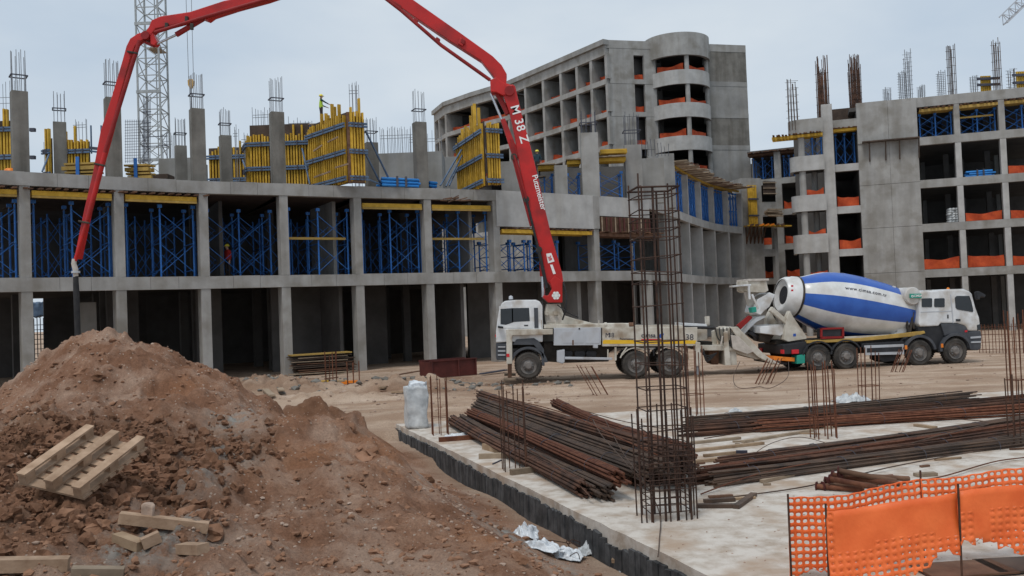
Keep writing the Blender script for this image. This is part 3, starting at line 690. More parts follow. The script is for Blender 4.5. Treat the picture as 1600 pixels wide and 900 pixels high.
# ------------------------------------------------------------------ curving wing
WX = [(1057, 325.3, 67.6), (1077, 333.0, 72.0), (1097, 340.5, 76.4), (1117, 346.5, 80.4), (1139, 350.5, 83.4), (1161, 353.0, 85.6)]
Wp = [at(*q) for q in WX]; Wp = [V(p.x, p.y) for p in Wp]
WG = thing('curved_wing', 'concave concrete wing of thin fins with blue shoring under a plank deck', 'building', (Wp[2].x, Wp[2].y, 0))
for i in range(5):
    u = (Wp[i + 1] - Wp[i]).normalized(); L = (Wp[i + 1] - Wp[i]).length; O = Wp[i]
    for z0, z1 in ((Z1B, Z1), (Z2B, Z2)):
        obox(O, u, -.0, L, 0, .4, z0, z1).build('edge_beam', MT['concrete_light'], WG)
    obox(O, u, 0, L, .41, 9, Z1 - .3, Z1 - .04).build('floor_slab', CI, WG); obox(O, u, 0, L, .41, 9, Z2 - .3, Z2 - .04).build('floor_slab', CI, WG)
    obox(O, u, 0, L, 8, 8.2, 0, Z2 - .31).build('back_wall', CI, WG); obox(O, u, -.2, L, 7, 7.2, Z2, 13.6).build('back_wall', CI, WG)
for i in range(6):
    u = (Wp[min(i + 1, 5)] - Wp[max(i - 1, 0)]).normalized(); O = Wp[i]
    for z0, z1, dpt, ww, mm in ((0, Z1B, 2.2, .34, CT), (Z1, Z2B, 2.2, .34, CT), (Z2, 13.4, .5, .3, MT['concrete_light'])):
        obox(O, u, -ww / 2, ww / 2, .03, dpt, z0, z1).build('fin', MT['concrete_light'], WG, bevel=.01)
    if i < 5:
        O2 = Wp[i].lerp(Wp[i + 1], .5)
        if i > 0: obox(O2, u, -.1, .1, 1.2, 4.0, 0, Z1B).build('partition_wall', CW, WG)
        obox(O2, u, -.1, .1, 1.2, 4.0, Z1, Z2B).build('partition_wall', CW, WG)
# end pier that faces the yard
ea, eb = at(1163, 430, 86.0), at(1196, 430, 86.6); ec = at(1216, 430, 87.2)
eu = (V(eb.x, eb.y) - V(ea.x, ea.y)).normalized(); E0 = V(ea.x, ea.y); Le = (V(eb.x, eb.y) - E0).length; Lc = (V(ec.x, ec.y) - E0).length
ztop = at(1180, 278, 86.3).z
for k, (z0, z1) in enumerate(((0, 4.7), (4.72, 9.6), (9.62, ztop))):
    obox(E0, eu, .1, Le, 0, 3, z0, z1).build('wall_panel', CT, WG)
for z0, z1 in ((4.6, 5.1), (7.3, 8.0), (11.3, 12.6)):
    obox(E0, eu, Le + .01, Lc, .05, .45, z0, z1).build('edge_beam', CT, WG)
obox(E0, eu, Lc - .35, Lc, 0, .5, 0, 10.4).build('column', CT, WG); obox(E0, eu, Le, Lc, 3, 3.2, 0, 12).build('back_wall', CI, WG)
# ------------------------------------------------------------------ tower with the round balconies
CT = MT['concrete']; CW = MT['concrete_wall']; CI = MT['concrete_shade']
TA, TB = at(948, 140, 91.5), at(793, 140, 107.0); TA = V(TA.x, TA.y); TB = V(TB.x, TB.y)
TC = at(737, 140, 111.5); TC = V(TC.x, TC.y); TD = at(695, 160, 116); TD = V(TD.x, TD.y); TE = at(678, 180, 121); TE = V(TE.x, TE.y)
TW = thing('tower_building', 'tall grey concrete hotel tower with stacked round balconies and orange nets in its openings', 'building', (TA.x, TA.y, 0))
FL = [16.2, 19.6, 23.0, 26.4]; TOP = 30.5; STO = 3.4
nets = []
def net(nm, p, q, z, h, label, group, sag=.12, off=0.0):
    """one stretched net panel with folds, between two points, z at the floor"""
    p = V(p.x, p.y); q = V(q.x, q.y); u = (q - p).normalized(); n = V(-u.y, u.x); L = (q - p).length
    nx = max(6, int(L / .28)); nz_ = 5; ph = random.uniform(0, 6); mb = MB(); vs = []
    h *= .82; sag *= 1.5; tl, tr = random.uniform(-.2, .08), random.uniform(-.2, .08)
    for j in range(nz_ + 1):
        for i in range(nx + 1):
            f = i / nx; g = j / nz_
            top = h * (1 + tl * (1 - f) + tr * f) - sag * math.sin(math.pi * f) * (1 + .5 * math.sin(7 * f + ph))
            b = p + u * (L * f) + n * (off + .07 * math.sin(f * L * 4.1 + ph + g * 2) + .05 * math.sin(f * L * 9.0 - ph + g * 5))
            vs.append(V(b.x, b.y, z + .03 + top * g))
    m = len(vs); vs += [v + V(n.x, n.y) * .012 for v in vs]
    fs = []
    for j in range(nz_):
        for i in range(nx):
            a = j * (nx + 1) + i; fs += [(a, a + 1, a + nx + 2, a + nx + 1), (a + m, a + nx + 1 + m, a + nx + 2 + m, a + 1 + m)]
    rim = [i for i in range(nx + 1)] + [(j + 1) * (nx + 1) - 1 for j in range(1, nz_ + 1)] + [nz_ * (nx + 1) + i for i in range(nx - 1, -1, -1)] + [j * (nx + 1) for j in range(nz_ - 1, 0, -1)]
    for a, b in zip(rim, rim[1:] + rim[:1]): fs.append((a, a + m, b + m, b))
    mb.add(vs, fs); o = mb.build('safety_net', MT['net'], auto=60); tag(o, label, 'net', group); return o
ROWN = ['lowest', 'lower', 'middle', 'top']
def along(A, B, px, py=140):                         # where the sight line of px crosses the wall line A-B
    u = (B - A).normalized(); return onplane(px, py, A, u)[0]
# the long curved side
uL = (TB - TA).normalized()                          # runs away to the left
def lbox(A, u, a0, a1, t0, t1, z0, z1, mb=None):     # same as obox but u runs to the left, so inwards is the other normal
    n = V(u.y, -u.x)
    M = Matrix(((u.x, n.x, 0, A.x), (u.y, n.y, 0, A.y), (0, 0, 1, 0), (0, 0, 0, 1))); mb = mb or MB()
    mb.box(a0, a1, t0, t1, z0, z1, M); return mb
cols = [0.0] + [along(TA, TB, x) for x in (924, 901.5, 876, 848, 820, 793)]
segs = [(TA, TB, cols), (TB, TC, [0, (TC - TB).length]), (TC, TD, [0, (TD - TC).length]), (TD, TE, [0, (TE - TD).length * .6, (TE - TD).length])]
bay = 0
for A, B, cs in segs:
    u = (B - A).normalized(); L = (B - A).length
    for z in [FL[0] - STO] + FL:
        lbox(A, u, 0, L, 0, .5, z - .45, z + .08).build('edge_beam', CT, TW); lbox(A, u, 0, L, .51, 9, z - .25, z).build('floor_slab', CI, TW)
    lbox(A, u, 0, L, -.02, .5, TOP - 1.55, TOP - .55).build('edge_beam', CT, TW); lbox(A, u, -.15 if A is TA else 0, L, -.35, .4, TOP - .53, TOP).build('parapet', CW, TW)
    lbox(A, u, 0, L, .51, 9, TOP - 1.2, TOP - .9).build('roof_slab', CI, TW)
    lbox(A, u, 0, L, 7.5, 7.7, 9, TOP - 1.21).build('back_wall', CI, TW)
    lbox(A, u, 0, L, .03, .5, 0, FL[0] - STO - .46).build('wall_panel', CW, TW)
    for j, c in enumerate(cs):
        if A is not TA and j == 0: continue
        for z in [FL[0] - STO] + FL:
            ht = STO - .45 if z < 26 else TOP - 1.55 - z
            lbox(A, u, c - .2, c + .2, .02, 2.6, z + .08, z + ht).build('fin', CT, TW)
            lbox(A, u, c - .1, c + .1, 2.61, 7.4, z + .01, z + ht).build('partition_wall', CI, TW)
    for j in range(len(cs) - 1):
        for r, z in enumerate(FL):
            if (bay * 7 + r * 3) % 11 == 4: continue
            a = A + u * (cs[j] + .25); b = A + u * (cs[j + 1] - .25); n = V(u.y, -u.x)
            net('safety_net', b + n * 1.0, a + n * 1.0, z + .05, 1.0 if random.random() < .8 else .8, 'orange net in the %s bay from the tower corner, %s visible storey' % (ordinal(bay), ROWN[r]), 'orange nets across the openings of the tower side')
        bay += 1
# the front
TR = at(1168, 140, 95.3); TR = V(TR.x, TR.y); uF = (TR - TA).normalized(); LF = (TR - TA).length
def fpx(px): return onplane(px, 140, TA, uF)[0]
a_s0, a_s1, a_b0, a_b1 = fpx(992), fpx(1008), fpx(1019), fpx(1110)
for r, z in enumerate([FL[0] - STO] + FL):
    ht = STO
    lo, hi = z + .09, z + ht - .42
    if z > 26: hi = TOP - .85
    obox(TA, uF, .42, a_s0, .02, .4, lo, hi).build('wall_panel', MT['concrete'], TW); obox(TA, uF, a_s1, a_b0 + .5, .02, .4, lo, hi).build('wall_panel', MT['concrete'], TW)
    obox(TA, uF, .4, a_b0 + .5, 0, .45, z - .4, z + .08).build('edge_beam', CT, TW)
    obox(TA, uF, a_b1 - .2, LF, .0, .45, z - .42, z + .07).build('edge_beam', MT['concrete_wall'], TW)
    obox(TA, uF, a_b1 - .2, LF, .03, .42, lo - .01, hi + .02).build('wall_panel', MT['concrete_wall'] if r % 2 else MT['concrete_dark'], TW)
    obox(TA, uF, .5, LF - .3, .46, 9, z - .2, z).build('floor_slab', CI, TW)
    obox(TA, uF, a_b0 + .5, a_b0 + .8, .4, 5, z + .01, hi).build('partition_wall', CI, TW)
    if r:
        a = TA + uF * a_s0; b = TA + uF * a_s1; n = V(-uF.y, uF.x)
        net('safety_net', a + n * .5, b + n * .5, z + .06, .85, 'narrow orange net in the tower front slot window, %s visible storey' % ROWN[r - 1], 'orange nets in the slot windows of the tower front', .04)
obox(TA, uF, -.0, a_b0 + .5, 0, .5, TOP - .83, TOP).build('parapet', CT, TW); obox(TA, uF, a_b1 - .2, LF, 0, .5, TOP - .83, TOP - .05).build('parapet', CT, TW)
obox(TA, uF, a_s0 - .02, a_s1 + .02, .03, .44, TOP - 1.5, TOP - .84).build('edge_beam', CT, TW); obox(TA, uF, .5, LF, .51, 12, TOP - 1.3, TOP - 1.0).build('roof_slab', CI, TW); obox(TA, uF, .4, LF - .4, 6, 6.2, 6, TOP - 1.32).build('back_wall', CI, TW)
obox(TA, uF, .4, LF, .04, .4, 0, FL[0] - STO - .42).build('wall_panel', CW, TW); obox(TA, uF, LF - .45, LF - .01, .46, 10, 0, TOP - .06).build('side_wall', CW, TW)
# half-round balconies
cb = TA + uF * ((a_b0 + a_b1) / 2) + V(-uF.y, uF.x) * .9; rb = (a_b1 - a_b0) / 2
def arc_wall(nm, r0, r1, z0, z1, a0=math.pi * 1.0, a1=math.pi * 2.0, m=None, n=36):
    mb = MB(); pts = []
    ang0 = math.atan2(uF.y, uF.x)
    for k in range(n + 1):
        t = ang0 + a0 + (a1 - a0) * k / n; pts.append((math.cos(t), math.sin(t)))
    vs = []
    for c, s in pts: vs += [(cb.x + c * r0, cb.y + s * r0, z0), (cb.x + c * r1, cb.y + s * r1, z0), (cb.x + c * r1, cb.y + s * r1, z1), (cb.x + c * r0, cb.y + s * r0, z1)]
    fs = []
    for k in range(n):
        b = 4 * k
        for q in range(4): fs.append((b + q, b + (q + 1) % 4, b + 4 + (q + 1) % 4, b + 4 + q))
    fs += [(0, 3, 2, 1), (4 * n, 4 * n + 1, 4 * n + 2, 4 * n + 3)]
    mb.add(vs, fs); return mb.build(nm, m or MT['concrete'], TW, auto=35)
ext0, ext1 = math.pi * .97, math.pi * 2.03
arc_wall('balcony_parapet', rb - .25, rb + .12, TOP - 2.0, TOP + .35, ext0, ext1, CT)
arc_wall('balcony_slab', .0, rb - .26, TOP - 1.4, TOP - 1.1, ext0, ext1, CI)
for r, z in enumerate([FL[0] - STO] + FL):
    arc_wall('balcony_parapet', rb - .25, rb, z - .85, z + .62, ext0, ext1, MT['concrete_light'] if r else CT); arc_wall('balcony_slab', 0, rb - .26, z - .3, z - .02, ext0, ext1, CI)
    hi = z + STO - .86 if z < 26 else TOP - 2.01
    for th in (1.47, 1.86):
        a = math.atan2(uF.y, uF.x) + math.pi * th
        c = cb + V(math.cos(a), math.sin(a)) * (rb - .3); mb = MB(); mb.lathe((c.x, c.y, z + .55), (0, 0, 1), [(0, .0), (0, .24), (hi - z - .54, .24), (hi - z - .54, 0)], 14); mb.build('balcony_column', CT, TW, auto=40)
    if r:
        a0 = math.atan2(uF.y, uF.x)
        for s, (t0, t1) in enumerate(((1.1, 1.44), (1.5, 1.83))):
            p = cb + V(math.cos(a0 + math.pi * t0), math.sin(a0 + math.pi * t0)) * (rb - .55); q = cb + V(math.cos(a0 + math.pi * t1), math.sin(a0 + math.pi * t1)) * (rb - .55)
            net('safety_net', p, q, z + .55, 1.0, 'orange net %s the pillar of the round tower balcony, %s storey' % (('left of', 'right of')[s], ROWN[r - 1]), 'orange nets on the round balconies of the tower', .1)
# ------------------------------------------------------------------ right building
CT = MT['concrete']; CW = MT['concrete_wall']; CI = MT['concrete_shade']
RA, RB_ = V(32.3, 70.0), V(39.11, 67.86); uR = (RB_ - RA).normalized()
RA = at(1434.4, 214.4, 70.0); RA = V(RA.x, RA.y)
def rp(px, py=300): return onplane(px, py, RA, uR)
RBD = thing('right_building', 'grey unfinished hotel block with wide dark bays, blank wall and rounded balconies, at right', 'building', (RA.x, RA.y, 0))
LV = [4.93, 8.51, 11.95, 15.32]; RT = 18.45
s0 = 0.0; c1 = rp(1500, 280)[0]; c2 = rp(1569, 250)[0]; pitch = c2 - c1
cs = [c1, c2, c2 + pitch, c2 + 2 * pitch]; sW = rp(1344, 300)[0]; sE = cs[-1]
def rbox(*a, **k): return obox(RA, uR, *a, **k)
for k, z in enumerate(LV):
    rbox(-.3, sE, 0, .45, z - .62, z).build('edge_beam', CT, RBD); rbox(-.3, sE, .46, 18, z - .3, z - .05).build('floor_slab', CI, RBD)
rbox(-.3, sE, 0, .45, RT - .75, RT).build('edge_beam', CT, RBD); rbox(sW - .5, sE, .46, 18, RT - .5, RT - .2).build('roof_slab', CI, RBD)
zs = [0] + LV
for k, z in enumerate(zs):
    hi = (LV[k] - .63) if k < 4 else RT - .76
    for c in cs:
        rbox(c - .21, c + .21, .02, .5, z, hi).build('column', MT['concrete_light'] if k < 4 else CT, RBD)
        rbox(c - .2, c + .2, 6, 6.4, z, hi).build('column', CI, RBD); rbox(c - 1.4, c - 1.1, 10, 10.3, z, hi).build('column', CW, RBD); rbox(c + 1.1, c + 1.4, 9, 9.3, z, hi).build('column', CW, RBD)
    rbox(-.3, sE, 15, 15.2, z, hi + .5).build('back_wall', CI, RBD)
    # blank wall in pours, two panels to a storey
    mid = sW * .48
    top = LV[k] - .1 if k < 4 else RT
    if k == 4: rbox(sW, mid - .008, -.14, .5, z - .12, RT + .02).build('wall_panel', CT, RBD); rbox(mid + .008, -.02, -.14, .5, z - .12, RT).build('wall_panel', CT, RBD)
    else:
        rbox(sW, mid - .008, -.06, .5, z - (.1 if k else 0) + .012, top - .014).build('wall_panel', CT if k % 2 else MT['concrete'], RBD); rbox(mid + .008, -.02, -.06, .5, z - (.1 if k else 0) + .012, top - .014).build('wall_panel', CT, RBD)
rbox(sW + .1, -.05, .02, .3, .1, RT - .1).build('wall_core', CI, RBD)
# ledge with props under the top wall panels
rbox(sW + .3, .05, -.7, -.16, LV[3] - .12, LV[3] - .02).build('ledge_board', MT['ply'], RBD)
for f in (.1, .38, .62, .95):
    a = sW + .4 + (-.2 - sW) * f; p = RA + uR * a; n = V(uR.y, -uR.x)
    piece('ledge_prop', V(p.x, p.y, LV[3] - .12) + n * .5, V(p.x, p.y, LV[3] - 1.6) + n * .12, .09, .14, MT['ply'], RBD)
nm = ['ground', 'first', 'second', 'third', 'top']
def rnet(s_a, s_b, z, h, label, t=.25): 
    n = V(-uR.y, uR.x); return net('safety_net', RA + uR * s_a + n * t, RA + uR * s_b + n * t, z, h, label, 'orange nets across the right building', .08)
rnet(0, cs[0] - .3, LV[0], 1.05, 'orange net in the wide bay beside the blank wall, above the white truck cab')
rnet(cs[0] + .3, cs[1] - .3, LV[0], 1.05, 'orange net one floor up, in the second wide bay from the blank wall')
rnet(cs[1] + .3, cs[2] - .3, LV[0], 1.1, 'orange net one floor above the ground floor, at the right edge of the photo')
rnet(cs[0] + .3, cs[1] - .3, LV[1], .95, 'orange net right of the stacked white sacks in the right building')
rnet(cs[1] + .3, cs[2] - .3, LV[1], .9, 'orange net two floors up at the right edge of the photo')
rnet(cs[1] + .3, cs[2] - .3, LV[2], .9, 'orange net three floors up at the right edge, right of the blue bundle')
# --- part left of the blank wall: stair bays, half a level lower, tall pier and rounded balconies
LO = [3.4, 6.87, 10.3, 13.7]; p0 = rp(1306, 300)[0]; p1 = sW; q0 = rp(1289, 300)[0]; b0 = rp(1236, 300)[0]
def stz(py, px=1320): return rp(px, py)[1]
rbox(q0, p0, -.25, .8, 0, stz(163, 1298)).build('pier', MT['concrete_light'], RBD, bevel=.02)
for z in LO: rbox(p0, p1, 0, .45, z - .55, z + .02).build('edge_beam', MT['concrete_light'], RBD); rbox(p0, p1, .46, 9, z - .3, z - .04).build('floor_slab', CI, RBD)
ztb = stz(196, 1325)
rbox(p0, p1 + .4, -.1, .45, ztb - .15, ztb + .5).build('edge_beam', CT, RBD); rbox(p0, p1, .5, 9, ztb - .2, ztb + .1).build('floor_slab', CI, RBD); rbox(p0 - 3, p1 + .3, 8, 8.2, 0, RT - .6).build('back_wall', CI, RBD); rbox(p1 - .02, p1 + .2, .3, 8, 0, RT - .6).build('partition_wall', CI, RBD)
rbox(p0, p1 - .05, .5, .8, ztb + .5, ztb + .52 + .01).build('ledge_board', MT['ply'], RBD)
rbox(p0 + .05, p1 - .05, 2.2, 2.5, ztb + .5, stz(160, 1325)).build('core_wall', MT['ply'], RBD)
for k, z in enumerate([0] + LO):
    rbox(p0 - .2, p0 + .1, .82, 8, z, (LO + [ztb])[k] - .56).build('partition_wall', CI, RBD)
for k, z in enumerate(LO[1:3]):
    rnet(p0 + .1, p1 - .1, z, 1.0, ['orange net just above the drum in the narrow bay left of the blank wall', 'orange net in the narrow bay left of the blank wall, two floors above the drum'][k])
rnet(p0 + .1, p1 - .1, LO[0], .8, 'orange net low in the narrow bay left of the blank wall, behind the drum')
# rounded balconies: front runs with the wall, then rounds off at the left
def balc(nm_, z0, z1, m, inset=0.0, thick=.25, solid=False):
    r = .9; n = V(uR.y, -uR.x); dp = 2.2 - inset
    pts = []
    for k in range(9):
        t = math.pi / 2 * k / 8
        pts.append((b0 + inset + r - r * math.sin(math.pi / 2 - t) , dp - r + r * math.sin(t)) if False else (b0 + inset + r - r * math.cos(t), dp - r + r * math.sin(t) - .9))
    pts = [(b0 + inset, -1.2)] + pts + [(q0 + .05, dp - .9 + .02)]
    W = [RA + uR * a + n * (t - .55) for a, t in pts]
    mb = MB()
    if solid:
        W2 = W + [RA + uR * (q0 + .05) - n * 1.9, RA + uR * (b0 + inset) - n * 1.9]
        mb.prism([V(p.x, p.y, z0) for p in W2], (0, 0, z1 - z0)); return mb.build(nm_, m, RBD)
    ctr = RA + uR * ((b0 + q0) / 2 + 1) - n * 1.0
    vs = []; 
    for i, p in enumerate(W):
        d = (W[min(i + 1, len(W) - 1)] - W[max(i - 1, 0)]).normalized(); q = V(d.y, -d.x)
        if q.dot(ctr - p) < 0: q = -q
        b = p + q * thick
        vs += [(p.x, p.y, z0), (p.x, p.y, z1), (b.x, b.y, z1), (b.x, b.y, z0)]
    fs = []
    for i in range(len(W) - 1):
        for e in range(4): fs.append((4 * i + e, 4 * i + (e + 1) % 4, 4 * i + 4 + (e + 1) % 4, 4 * i + 4 + e))
    fs += [(0, 1, 2, 3), (4 * len(W) - 4, 4 * len(W) - 1, 4 * len(W) - 2, 4 * len(W) - 3)]
    mb.add(vs, fs); return mb.build(nm_, m, RBD, auto=40)
bz = [(rp(1262, 236)[1] * 0, 0)] 
bands = []
for yt, yb in ((186, 208), (243, 266), (304, 329), (365, 394), (430, 452)):
    bands.append((rp(1262, yb)[1], rp(1262, yt)[1]))
bands = [(b - .12, t - .12) for b, t in bands]
for k, (zb, zt) in enumerate(bands):
    balc('balcony_parapet', zb, zt, MT['concrete_light'] if k else CT); balc('balcony_slab', zb + .1, zb + .4, CI, .28, solid=True)
    if k < 4:
        lo = bands[k + 1][1] - .3; a = b0 + .95; n = V(uR.y, -uR.x); c = RA + uR * a + n * .35
        MB().lathe((c.x, c.y, lo), (0, 0, 1), [(0, 0), (0, .26), (zb - lo - .01, .26), (zb - lo - .01, 0)], 16).build('balcony_column', CT, RBD, auto=40)
        c = RA + uR * (q0 - .7) - n * 1.2
        MB().lathe((c.x, c.y, lo), (0, 0, 1), [(0, 0), (0, .24), (zb - lo + .05, .24), (zb - lo + .05, 0)], 16).build('balcony_column', CW, RBD, auto=40)
c = RA + uR * (b0 + .95) + V(uR.y, -uR.x) * .35
MB().lathe((c.x, c.y, 0), (0, 0, 1), [(0, 0), (0, .26), (bands[4][0], .26), (bands[4][0], 0)], 16).build('balcony_column', CT, RBD, auto=40)
for k in (1, 2, 3):
    zb, zt = bands[k + 1 if k < 4 else 4]
    n = V(uR.y, -uR.x); z = bands[k + 1][1] - .35
    net('safety_net', RA + uR * (b0 + .9) + n * .25, RA + uR * (q0 - .1) + n * .3, z, 1.05 if k < 3 else .95, 'orange net on the right building rounded balcony, %s of the three' % ('topmost', 'middle', 'lowest')[k - 1], 'orange nets on the rounded balconies of the right building', .15)
# --- recessed link between tower and right building
KA = at(1172, 330, 91.5); KB = at(1250, 330, 89.5); KA = V(KA.x, KA.y); KB = V(KB.x, KB.y); uK = (KB - KA).normalized(); LK = (KB - KA).length + 2
def kz(py, px=1200): return onplane(px, py, KA, uK)[1]
LKB = thing('link_building', 'recessed grey concrete bays between the tower and the rounded balconies, blue shoring on top', 'building', (KA.x, KA.y, 0))
kl = [kz(281), kz(330), kz(384), kz(436)]; kc = [onplane(x, 330, KA, uK)[0] for x in (1218, 1252)]
for z in kl: obox(KA, uK, 0, LK, 0, .45, z - .5, z + .1).build('edge_beam', CT, LKB); obox(KA, uK, 0, LK, .46, 8, z - .2, z).build('floor_slab', CI, LKB)
obox(KA, uK, -6, LK, 7.5, 7.7, 0, kz(236)).build('back_wall', CI, LKB)
obox(KA, uK, 0, LK, -.2, 8, kz(238), kz(238) + .25).build('roof_slab', CI, LKB)
for c in kc:
    hi = kz(236)
    for z0, z1 in [(kl[0] + .1, hi)] + [(kl[i + 1] + .1, kl[i] - .5) for i in range(3)] + [(0, kl[3] - .5)]:
        obox(KA, uK, c - .32, c + .32, -.02, .5, z0, z1).build('column', CT, LKB)
obox(KA, uK, -.1, .12, 3.0, 7.4, 0, kz(238) - .02).build('side_wall', CW, LKB); obox(KA, uK, .2, .95, -.03, .4, 0, kl[1] + 1).build('wall_panel', CT, LKB)
for k in range(3):
    n = V(-uK.y, uK.x)
    net('safety_net', KA + uK * .9 + n * .6, KA + uK * (kc[0] - .4) + n * .6, kl[k + 0] + .1 if False else kl[k + 1 if k < 3 else 3] + .12, 1.0, 'orange net in recessed bays beside the tower, left of the column, %s' % ('uppermost', 'middle one', 'lowest')[k], 'orange nets in the recessed bays')
    net('safety_net', KA + uK * (kc[0] + .4) + n * .6, KA + uK * (kc[1] - .4) + n * .6, kl[k + 1] + .12, 1.0, 'orange net behind the rounded balconies, right of the recessed column, %s' % ('uppermost', 'middle one', 'lowest')[k], 'orange nets in the recessed bays')
# ------------------------------------------------------------------ wall forms on the deck
YEL, BLW = MT['yellow'], MT['blue_waler']
def form_face(root, A, B, z0, tops, walers, ply_top, out=1.0, skip=()):
    """yellow timber beams side by side in front of a dark sheet, tied with blue walers"""
    A = V(A.x, A.y); B = V(B.x, B.y); u = (B - A).normalized(); L = (B - A).length; n = V(u.y, -u.x) * out; k = len(tops)
    c = (A + B) / 2 - n * .03
    mb = MB(); mb.bar((A.x - n.x * .03, A.y - n.y * .03, (z0 + ply_top) / 2), (B.x - n.x * .03, B.y - n.y * .03, (z0 + ply_top) / 2), .03, ply_top - z0)
    mb.build('form_sheet', MT['ply'], root)
    for i, t in enumerate(tops):
        if t is None: continue
        p = A + u * (L * (i + .5) / k) + n * .09
        piece('form_beam', V(p.x, p.y, z0 + random.uniform(0, .06)), V(p.x + random.uniform(-.015, .015), p.y, t), .095, .17, YEL, root, up=n)
    for wz in walers:
        for dz in (-.075, .075):
            piece('waler', V(A.x, A.y, wz + dz) + n * .25 - u * .12, V(B.x, B.y, wz + dz) + n * .25 + u * .12, .1, .1, BLW, root)
        for f in (.2, .5, .8):
            p = A + u * (L * f) + n * .31; piece('waler_clamp', V(p.x, p.y, wz - .14), V(p.x, p.y, wz + .14), .07, .05, MT['tie'], root)
def rnd(t, n, amp=.2, tall=()):
    return [t + random.uniform(-amp, amp) + (tall[i] if isinstance(tall, dict) and i in tall else 0) for i in range(n)]
def pt(px, Y): q = at(px, 300, Y); return V(q.x, q.y)
GRP = 'yellow wall forms on the deck'
W3 = (10.4, 11.83, 13.27); Zd = Z2 + .02
t = thing('wall_form', 'big yellow timber wall form with two faces, worker standing behind it', 'formwork', (pt(545, 48).x, 48, Zd), group=GRP)
form_face(t, pt(487, 51), pt(545.5, 48), Zd, rnd(13.7, 17, .22, {6: .5, 8: .7, 9: .3, 11: .9, 12: .6, 14: 1.0, 13: .3}), W3, 14.0)
form_face(t, pt(549, 47.95), pt(571, 48.35), Zd, rnd(13.95, 5, .15, {3: .9, 0: .4}), W3, 13.8)
piece('corner_post', V(pt(547.3, 47.95).x, 48.05, Zd), V(pt(547.3, 47.95).x, 48.05, 14.0), .16, .2, MT['wood_dark'], t)
piece('kicker_board', V(pt(551, 47.6).x, 47.6, Zd), V(pt(570, 47.9).x, 47.9, Zd), .2, .09, MT['wood_dark'], t)
for a, b, y0, y1 in ((512, 528, 222, 214), (524, 544, 262, 256), (491, 516, 277, 268), (490, 503, 236, 227)):
    p = at(a, y0, 49.5 - (a - 487) * .045 + .2); q = at(b, y1, 49.2 - (b - 487) * .045 + .2); piece('batten', p, q, .05, .09, MT['wood'], t)
for x0, y0, x1, y1 in ((571, 204, 610, 284), (571, 240, 596, 290), (572, 279, 604, 292)):
    a = at(x0, y0, 48.6); b = at(x1, y1, 50.2); b.z = max(b.z, Z2 + .03); rod('push_prop', a, b, .055, MT['blue_waler'], t, 8)
t = thing('wall_form', 'yellow wall form right of the tall bare column, left of the big form', 'formwork', (pt(440, 52.4).x, 52.4, Zd), group=GRP)
form_face(t, pt(393, 52.4), pt(487, 52.4), Zd, rnd(13.8, 21, .08, {7: .9, 15: .5, 18: .55}), W3[1:], 14.45)
form_face(t, pt(389, 53.4), pt(393, 52.35), Zd, rnd(13.8, 2, .1), W3[1:], 13.8)
for x0, y0, x1, y1 in ((472, 232, 484, 288),):
    rod('push_prop', at(x0, y0, 52), at(x1, y1, 50.5), .05, BLW, t, 8)
t = thing('wall_form', 'low yellow wall form between the two rows of columns, left of centre', 'formwork', (pt(355, 56).x, 56, Zd), group=GRP)
form_face(t, pt(328, 56), pt(390, 56), Zd, rnd(13.7, 13, .3, {2: .3, 10: .5}), W3[1:], 13.9)
rod('push_prop', at(379, 250, 55.5), at(391, 284, 53.5), .05, BLW, t, 8)
t = thing('wall_form', 'yellow wall form left of the first leaning boom section, behind a short column', 'formwork', (pt(120, 52).x, 52, Zd), group=GRP)
form_face(t, pt(104, 52), pt(142, 52), Zd, rnd(13.85, 8, .06, {3: .9, 0: .5}), (13.2, 11.9), 13.8)
form_face(t, pt(75, 51.4), pt(83, 51.2), Zd, rnd(14.4, 2, .1), (13.1, 11.8), 13.9)
for a in (142, 158): rod('push_prop', at(a, 196, 52.6), at(a + 1, 240, 52.6), .05, BLW, t, 8)
piece('waler', at(140, 231, 51.9), at(158, 233, 51.9), .12, .16, MT['tie'], t); piece('waler', at(140, 236, 51.9), at(157, 238, 51.9), .1, .1, BLW, t)
rod('push_prop', at(77, 240, 51), at(66, 268, 50), .05, BLW, t, 8)
t = thing('wall_form', 'yellow wall form cut by the left edge of the photo', 'formwork', (pt(0, 46.5).x, 46.5, Zd), group=GRP)
form_face(t, pt(-30, 46.5), pt(23, 46.5), Zd, rnd(13.6, 11, .35, {8: 1.2, 9: .7}), (13.4, 11.95), 13.9)
piece('waler', at(47, 203, 46.4), at(55, 203, 46.4), .18, .18, MT['tie'], t); piece('waler', at(47, 246, 46.4), at(55, 246, 46.4), .18, .18, MT['tie'], t)
t = thing('wall_form', 'yellow wall form right beside the red boom, in front of the tower', 'formwork', (pt(760, 51).x, 51, Zd), group=GRP)
form_face(t, pt(718, 56), pt(760, 51), Zd, rnd(13.75, 14, .25, {3: .3, 5: .4, 6: .4, 8: 1.1, 9: 1.2, 10: 1.2, 12: 1.0}), W3, 13.9)
form_face(t, pt(762.5, 50.9), pt(782, 51.3), Zd, rnd(13.7, 5, .1), W3, 13.6)
for x0, y0, x1, y1 in ((721, 234, 688, 290), (722, 243, 697, 291), (715, 262, 702, 290)):
    rod('push_prop', at(x0, y0, 54.5), at(x1, y1, 52.5), .05, BLW, t, 8)
for a, b, y0, y1 in ((724, 742, 248, 240), (726, 742, 277, 272)): piece('batten', at(a, y0, 54.6), at(b, y1, 52.8), .05, .1, MT['wood'], t)
